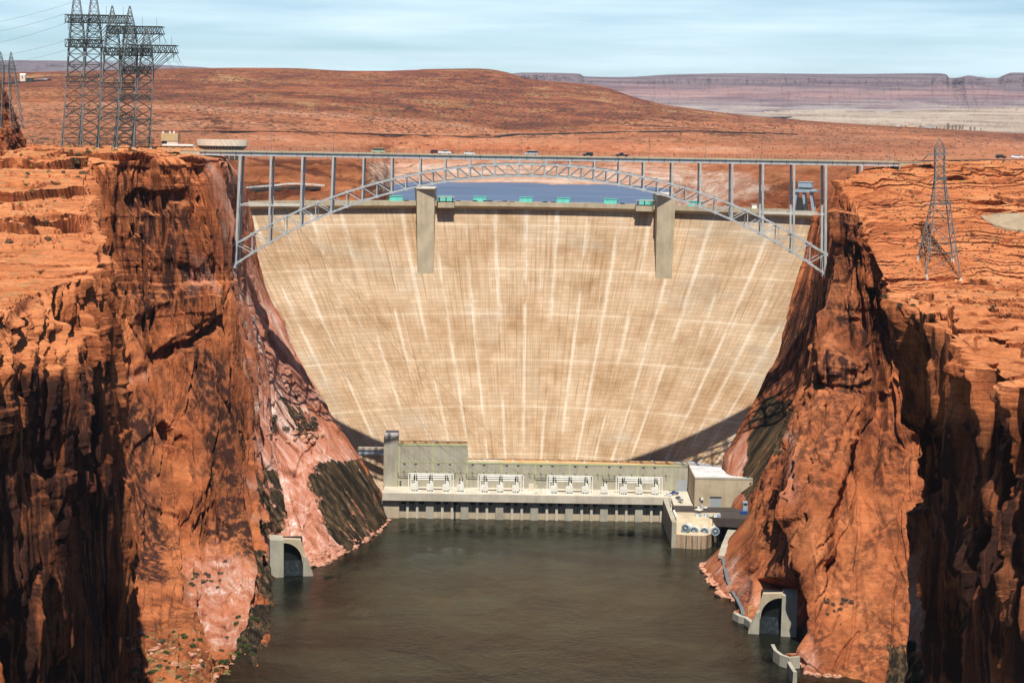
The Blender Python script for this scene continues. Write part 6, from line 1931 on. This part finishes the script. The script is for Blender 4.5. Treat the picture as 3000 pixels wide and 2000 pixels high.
MB().box(U(474, 420, Yt)[0], U(489, 420, Yt)[0], Yt - .3, Yt + .297, U(480, 422, Yt)[2], U(480, 414, Yt)[2]).build('window', M['glass'], te)
Yl = YV + 4
le = empty('low_wing', (U(520, 428, Yl)[0], Yl, U(520, 432, Yl)[2]), 'long low white roofed entrance wing beside the round visitor centre', 'building')
MB().box(U(476, 428, Yl)[0], U(566, 428, Yl)[0], Yl - 1, Yl + 8, U(520, 428, Yl)[2], U(520, 423, Yl)[2]).build('roof', M['white'], le)
MB().box(U(482, 428, Yl)[0], U(574, 428, Yl)[0], Yl + .5, Yl + 7, U(520, 446, Yl)[2], U(520, 428, Yl)[2] - .003).build('wall', M['conc_warm'], le)
MB().box(U(537, 428, Yl)[0], U(560, 428, Yl)[0], Yl + .3, Yl + .497, U(520, 434, Yl)[2], U(520, 429, Yl)[2]).build('window', M['glass'], le)
# lower storey visible under the deck
Yq = YV + 2
de = empty('parking_level', (U(648, 456, Yq)[0], Yq, U(648, 464, Yq)[2]), 'dark open parking level beneath the round visitor centre', 'building')
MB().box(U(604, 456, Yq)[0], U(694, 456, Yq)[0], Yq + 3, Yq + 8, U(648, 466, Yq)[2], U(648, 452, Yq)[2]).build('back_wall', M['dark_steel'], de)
MB().box(U(602, 456, Yq)[0], U(696, 456, Yq)[0], Yq - 1, Yq + 8, U(648, 452, Yq)[2] + .003, U(648, 449, Yq)[2]).build('roof_slab', M['conc'], de)
for j in range(6):
    x = U(608 + j * 16, 456, Yq)[0]
    MB().box(x - .2, x + .2, Yq - .6, Yq - .2, U(648, 466, Yq)[2], U(648, 452, Yq)[2]).build('pillar', M['conc'], de)

# small far buildings: left road house and the hamlet at right
def house(px, py, w, h, Y, wall, roof, lab):
    p = U(px, py, Y)
    e = empty('house', p, lab, 'house')
    MB().box(p[0] - w / 2, p[0] + w / 2, Y, Y + w * .6, p[2] - 6, p[2] + h).build('wall', M[wall], e)
    MB().add([(p[0] - w / 2 - .5, Y - .5, p[2] + h + .01), (p[0] + w / 2 + .5, Y - .5, p[2] + h + .01), (p[0] + w / 2 + .5, Y + w * .6 + .5, p[2] + h + .01), (p[0] - w / 2 - .5, Y + w * .6 + .5, p[2] + h + .01), (p[0] - w / 2 - .5, Y + w * .3, p[2] + h * 1.35), (p[0] + w / 2 + .5, Y + w * .3, p[2] + h * 1.35)],
             [(3, 2, 1, 0), (0, 1, 5, 4), (2, 3, 4, 5), (0, 4, 3), (1, 2, 5)]).build('roof', M[roof], e)
    MB().box(p[0] - w * .12, p[0] + w * .05, Y - .08, Y - .003, p[2], p[2] + h * .62).build('door', M['glass'], e)
    return e
house(66, 231, 12, 8.5, 4200, 'cream', 'white', 'cream house far away on the left road, left of a low shed')
house(85, 233, 16, 4.0, 4230, 'dark_steel', 'roof_rust', 'low dark shed beside the cream house on the far left road')
car((U(122, 234, 4150)[0], 4150, U(122, 234, 4150)[2]), 0, 'silver', 'silver van far off left beside the road sheds', 'van', None, 1.6)
car((U(133, 234, 4150)[0], 4150, U(133, 234, 4150)[2]), 0, 'white', 'white van far off left, right of the silver one', 'van', None, 1.6)
for px, py, w, h, wa, ro, lab in ((2634, 377, 24, 7, 'cream', 'white', 'pale flat house leftmost of the far hamlet at right'), (2668, 378, 26, 7, 'cream', 'roof_rust', 'rust roofed house in the middle of the far hamlet'), (2722, 379, 34, 6, 'white', 'bluegrey', 'long blue roofed house in the far hamlet before trees')):
    house(px, py, w, h, 6900, wa, ro, lab)

# road along the hill behind the bridge, and cars at the far right end
def ribbon(name, pts, w, mat, thick=.3, kind=None):
    v, f = [], []
    P = [Vector(p) for p in pts]
    for i, p in enumerate(P):
        d = (P[min(i + 1, len(P) - 1)] - P[max(i - 1, 0)])
        d.z = 0
        d.normalize()
        s = Vector((-d.y, d.x, 0)) * w / 2
        v += [p - s, p + s, p + s - Vector((0, 0, thick)), p - s - Vector((0, 0, thick))]
    for i in range(len(P) - 1):
        a = i * 4
        for j in range(4): f.append((a + j, a + (j + 1) % 4, a + 4 + (j + 1) % 4, a + 4 + j))
    f += [(0, 3, 2, 1), tuple(len(v) - 4 + j for j in range(4))]
    o = MB().add(v, f).build(name, mat, None)
    return tag(o, kind=kind) if kind else o
def on_land(pxs, dz=.8):
    out = []
    for px, py in pxs:
        h_ = hit(px, py, (land,))
        if h_: out.append(h_[0] + Vector((0, 0, dz)))
    return out
r1 = on_land([(1455, 403), (1480, 399), (1510, 396), (1540, 396), (1580, 396), (1640, 394), (1720, 392), (1800, 390), (1900, 388), (2000, 387), (2080, 388), (2150, 390), (2230, 392), (2330, 396)], 2.5)
ribbon('road', r1, 9, M['asphalt'], 4, 'structure')
r2 = on_land([(330, 383), (450, 385), (600, 386), (750, 386), (900, 388), (1050, 392), (1200, 396), (1330, 400), (1450, 404)], 1.0)
ribbon('road', r2, 4, M['asphalt'], 3, 'structure')
r3 = on_land([(2700, 474), (2760, 472), (2830, 471), (2900, 470), (2980, 470), (3080, 471)], .6)
if len(r3) > 2: ribbon('road', r3, 8, M['asphalt'], 2, 'structure')
for px, c, lab in ((2932, 'black', 'black and white car parked by the road at far right'), (2978, 'white', 'white pickup on the road at far right edge')):
    h_ = hit(px, 470, (land, wr))
    if h_: car(h_[0] + Vector((0, 0, .9)), 0.1, c, lab, 'suv' if c == 'black' else 'pickup', None, 1.3)
r4 = on_land([(80, 244), (60, 242), (40, 243), (20, 246), (-20, 250)], 3)
r4 = on_land([(140, 236), (110, 238), (80, 241), (50, 243), (20, 246), (-40, 250)], 3)
ribbon('road', r4, 22, M['asphalt'], 5, 'structure')
# terrace with white low wall left of the crest
tp = on_land([(722, 552), (760, 549), (800, 546), (850, 541), (900, 542), (950, 546)], 1.2)
if len(tp) > 3:
    o = ribbon('low_wall', tp, 0.5, M['white'], 1.2)
    tag(o, 'white low wall curving along the terrace left of the dam', 'wall')
    pt = on_land([(735, 556), (780, 554), (830, 550), (880, 548), (930, 549)], .5)
    ribbon('terrace', pt, 7, M['asphalt'], 2, 'structure')

# gravel pad levelled on the right plateau
pad = [hit(px, py, (wr,)) for px, py in ((2872, 636), (2900, 630), (2950, 629), (3010, 630), (3060, 640), (3060, 672), (3010, 682), (2960, 676), (2915, 664), (2884, 648))]
pad = [h_[0] for h_ in pad if h_]
if len(pad) > 6:
    M['gravel'] = concrete('grey_gravel', (0.33, 0.25, 0.16))
    zc_ = sum(p.z for p in pad) / len(pad)
    b = MB()
    n = len(pad)
    b.add([p + Vector((0, 0, .9)) for p in pad] + [p - Vector((0, 0, 6)) for p in pad], [tuple(range(n))[::-1], tuple(range(n, 2 * n))] + [(j, (j + 1) % n, n + (j + 1) % n, n + j) for j in range(n)])
    tag(b.build('gravel_pad', M['gravel'], None), kind='structure')

# spillway tunnel portals
def portal(px, py, Y, s, yaw, lab):
    p = U(px, py, Y)
    e = empty('tunnel_portal', (p[0], Y, 0), lab, 'tunnel portal')
    def pm(nm, mb, mat): return mesh_obj(nm, mb.v, mb.f, mat, e)
    X_ = lambda x: s * x
    def ex(poly, y0, y1):
        pl_ = [(X_(x), z) for x, z in poly]
        return MB().extrude_y(pl_ if s > 0 else pl_[::-1], y0, y1)
    pm('buttress', ex([(-7.0, -4), (0, -4), (0, 19.2), (-7.0, 19.6)], -3.5, 9), M['conc'])
    arc = [(9.6 * math.sin(a), 7.5 + 9.4 * math.cos(a)) for a in np.linspace(0, math.pi / 2, 10)]
    pm('headwall', ex([(0.003, 19.0)] + arc + [(10.4, 4), (13, 4), (11.2, 10.5), (9.0, 18.4)][::1], 1.0, 4.0), M['conc_warm'])
    pm('wing_wall', ex([(10.0, -4), (15.2, -4), (15.0, 1.2), (11.6, 9.6), (10.0, 10.4)], -2.5, 3.0), M['conc'])
    pm('tunnel_dark_block', MB().box(min(X_(0), X_(10)), max(X_(0), X_(10)), 4.05, 10, -4, 18.3), M['wet'])  # solid block behind the opening, coloured as the dark depth of the tunnel
    def apron():
        t = NT('spill_water')
        n = t.noise(t.pos((0.9, 0.9, 0.12)), 1, 5, 0.6)
        return t.done(t.ramp(n, (0.46, (0.006, 0.009, 0.011)), (0.66, (0.022, 0.030, 0.034)), (0.78, (0.12, 0.135, 0.14))), 0.7, spec=0.1)
    if 'apron' not in M: M['apron'] = apron()
    b = MB().add([(X_(0.02), -1.0, -1), (X_(9.9), -1.0, -1), (X_(9.9), 3.9, 7.0), (X_(0.02), 3.9, 7.0)], [(0, 1, 2, 3) if s > 0 else (3, 2, 1, 0)])
    pm('spill_apron', b, M['apron'])
    e.rotation_euler = (0, 0, yaw)
    return e
portal(830, 1694, 925, 1, math.radians(10), 'tunnel portal at the left waterline under the pink slope')
portal(2288, 1858, 831, -1, math.radians(-10), 'tunnel portal at the right waterline below the orange cliff')

# retaining walls and walkway on the right bank
def wall_along(pts, h, w, lab):
    v, f = [], []
    P = [Vector(p) for p in pts]
    for i, p in enumerate(P):
        d = (P[min(i + 1, len(P) - 1)] - P[max(i - 1, 0)]).normalized()
        s = Vector((-d.y, d.x, 0)) * w / 2
        v += [Vector((p.x, p.y, -4)) - s * 1.3, Vector((p.x, p.y, -4)) + s * 1.3, Vector((p.x, p.y, h)) + s, Vector((p.x, p.y, h)) - s]
    for i in range(len(P) - 1):
        a = i * 4
        for j in range(4): f.append((a + j, a + 4 + j, a + 4 + (j + 1) % 4, a + (j + 1) % 4))
    f += [(0, 1, 2, 3), tuple(len(v) - 1 - j for j in range(4))]
    return tag(MB().add(v, f).build('retaining_wall', M['conc'], None), lab, 'wall')
def at_water(pts, off=0.0): return [U(px, py, (CAM_Z) * F / (py - .016 * (1500 - px) - 340)) for px, py in pts]
wall_along(at_water([(2262, 1926), (2270, 1944), (2288, 1958), (2312, 1966), (2340, 1962)]), 5.0, 1.6, 'curved pale retaining wall at the right waterline below the tunnel')
wall_along(at_water([(2310, 1980), (2318, 1996), (2328, 2012)]), 5.0, 1.6, 'short broken retaining wall at bottom right waterline')
wall_along(at_water([(2152, 1818), (2168, 1828), (2185, 1832), (2203, 1846)]), 3.2, 2.2, 'low concrete landing wall beside the right tunnel portal')
def on_wall(pts, o, dz=.8): return [h_[0] + Vector((0, 0, dz)) for h_ in (hit(px, py, (o,)) for px, py in pts) if h_]
M['path'] = simple('grey_path', (0.13, 0.15, 0.16), 0.8, 0.1)
wk = on_wall([(2118, 1640), (2124, 1670), (2132, 1705), (2146, 1738), (2160, 1760), (2172, 1785), (2178, 1806)], wr, 1.2)
tag(ribbon('walkway', wk, 1.7, M['path'], 1.6), 'narrow blue grey walkway winding down the right bank', 'walkway')
ar = on_wall([(2150, 1545), (2138, 1570), (2128, 1600), (2118, 1632)], wr, 1.0)
if len(ar) > 2: tag(ribbon('access_road', ar, 5.0, M['conc'], 1.6), kind='structure')
p = on_wall([(2192, 1800)], wr, 0)
if p:
    e = empty('davit_crane', p[0], 'small yellow davit crane on the right bank landing', 'crane')
    M['yellow'] = simple('yellow_paint', (0.62, 0.40, 0.05), 0.5, 0.05)
    MB().tube(p[0], p[0] + Vector((0, 0, 4)), .25).build('post', M['yellow'], e)
    MB().bar(p[0] + Vector((0, 0, 3.8)), p[0] + Vector((2.2, -.5, 4.4)), .25).build('jib', M['yellow'], e)

# rock knob at the left edge and the foreground ledge at bottom left
def rock_mesh(seed, n=40, m=26, amp=.3, sc=(1, 1, 1)):
    th_ = np.linspace(0, 2 * math.pi, n)
    ph_ = np.linspace(0.02, math.pi - .02, m)
    T, Q = np.meshgrid(th_, ph_, indexing='ij')
    P = np.stack([np.cos(T) * np.sin(Q), np.sin(T) * np.sin(Q), np.cos(Q)], -1).reshape(-1, 3)
    f1, e1, i1 = worley(P + 5 + seed * 3.7, .75, seed)
    r = 1 + fbm(P + seed * 3.1, .8, 4, seed) * amp + (i1 - .5) * amp * 1.1
    P = P * r[:, None] * np.array(sc)
    return P.reshape(n, m, 3)
def big_rock(name, loc, sc, seed, lab, n=160, m=110, taper=0.0):
    G = rock_mesh(seed, n, m, .22, sc)
    G[..., :2] *= (1 - taper * np.clip(G[..., 2:3] / sc[2], -.3, 1))
    P = G.reshape(-1, 3)
    d = fbm(P, 4.5, 4, seed + 5) * 2.0 + fbm(P, 1.4, 3, seed + 6) * .6
    f1, e1, i1 = worley(P, (5, 5, 4), seed + 8)
    d += (i1 - .5) * 2.2
    nn = P / (np.linalg.norm(P, axis=1, keepdims=True) + 1e-6)
    G = (P + nn * d[:, None]).reshape(G.shape)
    z = np.zeros(G.shape[:2])
    o = grid_obj(name, G, M['rock'], smooth=False, attrs={'wallz': z, 'pale': z, 'stain': z, 'varnish': z + (.5 if 'knob' in lab else 0), 'grass': z}, flip=True)
    o.location = loc
    return tag(o, lab, 'rock')
kp = U(-6, 372, 1080)
big_rock('rock_outcrop', (kp[0] - 6.5, 1085, kp[2] - 2), (17, 15, 35), 61, 'steep dark rock knob at the left edge under a pylon', taper=.55)
fp = U(20, 2010, 230)
big_rock('rock_ledge', (fp[0] - 6, 226, fp[2] - 6.2), (9, 8, 7), 62, 'rounded orange rock in the bottom left corner')

# riprap at the waterlines
M['pale_rock'] = simple('pale_pink_rock', (0.50, 0.25, 0.16), 0.9, 0.22)
protos = []
for sd_ in range(6):
    G = rock_mesh(70 + sd_, 12, 8, .5, (1, .8, .62))
    me = grid_obj('boulder_shape', G, M['pale_rock'], smooth=False, flip=True)
    protos.append(me.data)
    bpy.data.objects.remove(me)
def boulders(line, n, spread, smin, smax, o, lab, group, seed):
    r_ = random.Random(seed)
    for i in range(n):
        t_ = r_.random() * (len(line) - 1)
        j = int(t_)
        px = line[j][0] + (line[j + 1][0] - line[j][0]) * (t_ - j) + r_.uniform(-spread, spread)
        py = line[j][1] + (line[j + 1][1] - line[j][1]) * (t_ - j) - abs(r_.gauss(0, spread))
        h_ = hit(px, py, (o,))
        for _k in range(14):
            if h_ and h_[0].z > .1: break
            py -= 5
            h_ = hit(px, py, (o,))
        if not h_ or h_[0].z < -.5: continue
        q = bpy.data.objects.new('boulder', protos[r_.randrange(6)])
        COL.objects.link(q)
        s = smin + (smax - smin) * r_.random() ** 2.2
        q.scale = (s * r_.uniform(.8, 1.5), s, s * r_.uniform(.6, 1.0))
        q.rotation_euler = (r_.uniform(-.3, .3), r_.uniform(-.3, .3), r_.uniform(0, 6.3))
        q.location = h_[0]
        tag(q, lab, 'boulder', group)
boulders([(905, 1715), (935, 1705), (985, 1672), (1060, 1625), (1110, 1590), (1145, 1568)], 60, 10, .8, 3.2, wl, 'pale pink broken boulder at the left waterline below the stained slope', 'boulders along the left waterline', 5)
boulders([(830, 1765), (870, 1745), (905, 1728)], 14, 6, .8, 2.2, wl, 'small pink rock at the waterline below the left tunnel', 'rocks below the left tunnel', 6)
boulders([(2056, 1660), (2075, 1700), (2105, 1745), (2140, 1790), (2170, 1815)], 55, 9, .8, 3.0, wr, 'pale pink boulder on the right bank between valves and tunnel', 'boulders along the right waterline', 7)
boulders([(2330, 1990), (2390, 2000), (2460, 2010)], 16, 8, .8, 2.0, wr, 'pink rock at the bottom right waterline', 'rocks at bottom right', 8)
boulders([(400, 1900), (480, 1940), (560, 1960), (640, 1990), (700, 1990)], 50, 30, .5, 1.9, wl, 'orange scree block on the slope at the bottom left', 'scree on the lower left slope', 10)
boulders([(860, 1680), (920, 1640), (1000, 1610), (1060, 1580)], 36, 16, .6, 2.0, wl, 'broken pink block on the lower pink slope left of powerhouse', 'rubble on the pink slope', 11)
boulders([(790, 1290), (850, 1300), (910, 1290), (930, 1300)], 22, 14, 1.0, 3.0, wl, 'fallen red block on the ledge of the pink slope', 'blocks on the pink slope ledge', 9)

# shrubs: many small leaf faces on a few stems
def leaf_mat(name, c, c2):
    t = NT(name)
    n = t.noise(t.pos((1.4, 1.4, 1.4)), 1, 3, 0.6)
    return t.done(t.ramp(n, (0.35, c), (0.65, c2)), 0.9, spec=0.1)
M['sage'] = leaf_mat('sage_leaves', (0.060, 0.060, 0.034), (0.15, 0.14, 0.075))
M['green'] = leaf_mat('green_leaves', (0.030, 0.045, 0.016), (0.09, 0.11, 0.035))
M['brush'] = leaf_mat('dry_brush', (0.075, 0.055, 0.04), (0.17, 0.125, 0.085))
M['straw'] = leaf_mat('straw_grass', (0.24, 0.17, 0.06), (0.42, 0.32, 0.13))
def shrub_mesh(seed, mat, n=170, h=.75, leaf=.14):
    r_ = random.Random(seed)
    b = MB()
    for _ in range(n):
        a, u = r_.uniform(0, 6.28), r_.random()
        rr = (r_.random() ** .5) * (1 - .35 * u)
        c_ = Vector((rr * math.cos(a), rr * math.sin(a), u * h * (1.1 - .5 * rr)))
        d1 = Vector((r_.gauss(0, 1), r_.gauss(0, 1), r_.gauss(0, 1))).normalized() * leaf * r_.uniform(.6, 1.6)
        d2 = Vector((r_.gauss(0, 1), r_.gauss(0, 1), r_.gauss(0, 1))).normalized() * leaf * r_.uniform(.5, 1.2)
        b.add([c_ - d1, c_ + d2, c_ + d1, c_ - d2], [(0, 1, 2, 3)])
    for _ in range(7):
        a = r_.uniform(0, 6.28)
        b.tube((0, 0, -.2), (.7 * math.cos(a), .7 * math.sin(a), h * .8), .03, .012, 4)
    me = bpy.data.meshes.new('shrub')
    me.from_pydata(b.v, [], b.f)
    me.materials.append(mat)
    return me
SH = {k: [shrub_mesh(90 + j + 10 * i, M[k], 220 if k != 'straw' else 120, .95 if k == 'brush' else .7) for j in range(3)] for i, k in enumerate(('sage', 'green', 'brush', 'straw'))}
def shrub(px, py, s, kind, lab, group, o=None, r_=rnd):
    h_ = hit(px, py, o)
    if not h_: return
    q = bpy.data.objects.new('shrub', SH[kind][r_.randrange(3)])
    COL.objects.link(q)
    q.location = h_[0] - Vector((0, 0, .1 * s))
    q.scale = (s * r_.uniform(.8, 1.3), s * r_.uniform(.8, 1.3), s * r_.uniform(.75, 1.15))
    q.rotation_euler = (0, 0, r_.uniform(0, 6.28))
    return tag(q, lab, 'shrub', group)
r_ = random.Random(3)
for _ in range(46):
    x = r_.uniform(0, 260)
    shrub(x, r_.uniform(450, 720) if x < 190 else r_.uniform(440, 520), r_.uniform(.7, 1.7), r_.choice(('sage', 'sage', 'brush', 'straw')), 'small grey green desert shrub on the left slickrock bench', 'shrubs on the left bench', (wl,), r_)
for _ in range(30): shrub(r_.uniform(180, 560), r_.uniform(424, 446), r_.uniform(.8, 2.0), r_.choice(('sage', 'brush', 'straw')), 'desert shrub on the left rim among the pylon feet', 'shrubs around the pylon feet', (wl,), r_)
for _ in range(22): shrub(r_.uniform(790, 925), r_.uniform(1222, 1282), r_.uniform(1.8, 3.6), 'brush', 'dry grey brush on the ledge of the pink slope', 'brush on the pink slope ledge', (wl,), r_)
for _ in range(60): shrub(r_.uniform(370, 720), r_.uniform(1850, 1995), r_.uniform(.8, 2.2), r_.choice(('sage', 'green', 'straw')), 'green grey shrub on the slope at the bottom left water edge', 'shrubs on the lower left slope', (wl,), r_)
for _ in range(12): shrub(r_.uniform(690, 750), r_.uniform(1800, 1960), r_.uniform(1.0, 2.2), 'green', 'dark green bush on the wet stain at the lower left waterline', 'bushes on the lower left stain', (wl,), r_)
for _ in range(16): shrub(r_.uniform(560, 660), r_.uniform(1640, 1740), r_.uniform(.8, 1.8), r_.choice(('sage', 'brush')), 'grey shrub on the pale ledge of the left cliff', 'shrubs on the pale left ledge', (wl,), r_)
for _ in range(44): shrub(r_.uniform(2560, 3000), r_.uniform(480, 900), r_.uniform(.4, 1.1), r_.choice(('sage', 'sage', 'straw', 'brush')), 'small desert shrub on the right slickrock slope', 'shrubs on the right slope', (wr,), r_)
for _ in range(14): shrub(r_.uniform(2220, 2300), r_.uniform(1830, 1900), r_.uniform(.8, 2.0), r_.choice(('brush', 'straw')), 'dry bush beside the right tunnel portal', 'bushes by the right portal', (wr,), r_)
for _ in range(10): shrub(r_.uniform(2420, 2500), r_.uniform(1740, 1800), r_.uniform(.8, 1.9), 'brush', 'grey bush on the orange cliff right of the tunnel', 'bushes on the right cliff', (wr,), r_)
for _ in range(12): shrub(r_.uniform(2160, 2240), r_.uniform(1395, 1440), r_.uniform(.8, 1.6), r_.choice(('sage', 'brush')), 'shrub on the edge below the right seep stain', 'shrubs below the right stain', (wr,), r_)
def tree(px, py, h, Y, lab, kind='green', group=None, o=None):
    p = Vector(U(px, py, Y)) if o is None else (hit(px, py, (o,)) or (Vector(U(px, py, Y)),))[0]
    e = empty('tree', p, lab, 'tree', group)
    b = MB().tube((0, 0, -1), (0, 0, h * .55), h * .03, h * .015, 6)
    for q in range(5):
        a = q * 1.3
        b.tube((0, 0, h * (.2 + .07 * q)), (h * .2 * math.cos(a), h * .2 * math.sin(a), h * (.45 + .07 * q)), h * .012, h * .005, 5)
    mesh_obj('trunk', b.v, b.f, M['brush'], e)
    c_ = MB()
    rr = random.Random(int(px))
    for _ in range(420):
        u = rr.random()
        a = rr.uniform(0, 6.28)
        rad = h * .34 * math.sin(math.pi * min(1, .12 + u * .86)) ** .7 * rr.random() ** .4 * (1 + .25 * math.sin(a * 3 + px))
        cc = Vector((rad * math.cos(a), rad * math.sin(a), h * (.12 + .88 * u)))
        d1 = Vector((rr.gauss(0, 1), rr.gauss(0, 1), rr.gauss(0, 1))).normalized() * h * .035 * rr.uniform(.6, 1.6)
        d2 = Vector((rr.gauss(0, 1), rr.gauss(0, 1), rr.gauss(0, 1))).normalized() * h * .035 * rr.uniform(.6, 1.3)
        c_.add([cc - d1, cc + d2, cc + d1, cc - d2], [(0, 1, 2, 3)])
    mesh_obj('crown', c_.v, c_.f, M[kind], e)
tree(441, 428, 5.4, 1050, 'small dark evergreen tree beside the rightmost pylon foot', 'green', None, wl)
FT = ((2640, 376, 14, 'brush'), (2652, 376, 12, 'brush'), (2696, 376, 14, 'green'), (2744, 379, 13, 'green'), (2766, 379, 12, 'green'), (2777, 379, 24, 'green'), (2790, 379, 18, 'brush'), (2800, 379, 18, 'brush'), (2811, 379, 16, 'brush'), (2820, 379, 13, 'green'), (2843, 381, 15, 'green'), (2855, 381, 14, 'brush'), (2874, 382, 9, 'green'))
for i, (px, py, h, kd) in enumerate(FT):
    tree(px, py + 2, h, 6800, f'far tree of the hamlet row at right, {ORD[i]} from the left', kd, 'row of trees at the far hamlet')

# low scrub scattered over the benches: one mass nobody could count
def scatter(name, regions, objs, n, smin, smax, mat, seed):
    rr = random.Random(seed)
    b = MB()
    for _ in range(n):
        x0, x1, y0, y1 = rr.choice(regions)
        h_ = hit(rr.uniform(x0, x1), rr.uniform(y0, y1), objs)
        if not h_ or h_[1].z < .55: continue
        s = rr.uniform(smin, smax) * (h_[0].y / 800) ** .8
        for _k in range(9):
            c_ = h_[0] + Vector((rr.gauss(0, .35), rr.gauss(0, .35), rr.uniform(0, .6))) * s
            d1 = Vector((rr.gauss(0, 1), rr.gauss(0, 1), rr.gauss(0, 1))).normalized() * s * .4
            d2 = Vector((rr.gauss(0, 1), rr.gauss(0, 1), rr.gauss(0, 1))).normalized() * s * .4
            b.add([c_ - d1, c_ + d2, c_ + d1, c_ - d2], [(0, 1, 2, 3)])
    return tag(b.build(name, mat, None), kind='stuff')
scatter('desert_scrub', [(0, 250, 430, 700), (0, 600, 410, 450), (2560, 3000, 470, 640), (2640, 3000, 640, 900)], (wl, wr, land), 1500, .3, .8, M['sage'], 1)
scatter('hillside_scrub', [(0, 700, 215, 420), (330, 1500, 210, 340), (700, 2300, 330, 440), (1400, 2200, 260, 400), (2200, 3000, 370, 460)], (land,), 2200, .35, .8, M['brush'], 2)

# a bird far off in the sky
bp = U(2736, 96, 700)
b = MB()
b.add([(-.9, 0, .12), (-.35, -.16, .02), (0, -.2, 0), (.35, -.16, .02), (.9, 0, .15), (.35, .12, .04), (0, .12, .05), (-.35, .12, .04)], [(0, 1, 7), (1, 2, 6, 7), (2, 3, 5, 6), (3, 4, 5)])
b.tube((-.05, -.35, -.02), (.05, .4, 0), .07, .03, 6)
b.tube((-.03, -.5, 0), (-.05, -.33, -.02), .03, .07, 6)
o = b.build('bird', M['dark_steel'], None)
for v in o.data.vertices: v.co = v.co + Vector(bp)
tag(o, 'small dark bird gliding in the sky at upper right', 'bird')

# ================================================================== air
def haze_box():
    b = MB().box(-16000, 16000, -300, 24000, -40, 760)
    t = bpy.data.materials.new('haze_air')
    t.use_nodes = True
    n = t.node_tree
    n.nodes.clear()
    out = n.nodes.new('ShaderNodeOutputMaterial')
    v = n.nodes.new('ShaderNodeVolumePrincipled')
    v.inputs['Color'].default_value = (0.72, 0.82, 1.0, 1)
    v.inputs['Density'].default_value = 0.9e-5
    v.inputs['Anisotropy'].default_value = 0.0
    n.links.new(v.outputs[0], out.inputs['Volume'])
    o = b.build('haze', t, None)
    return tag(o, kind='stuff')
haze_box()
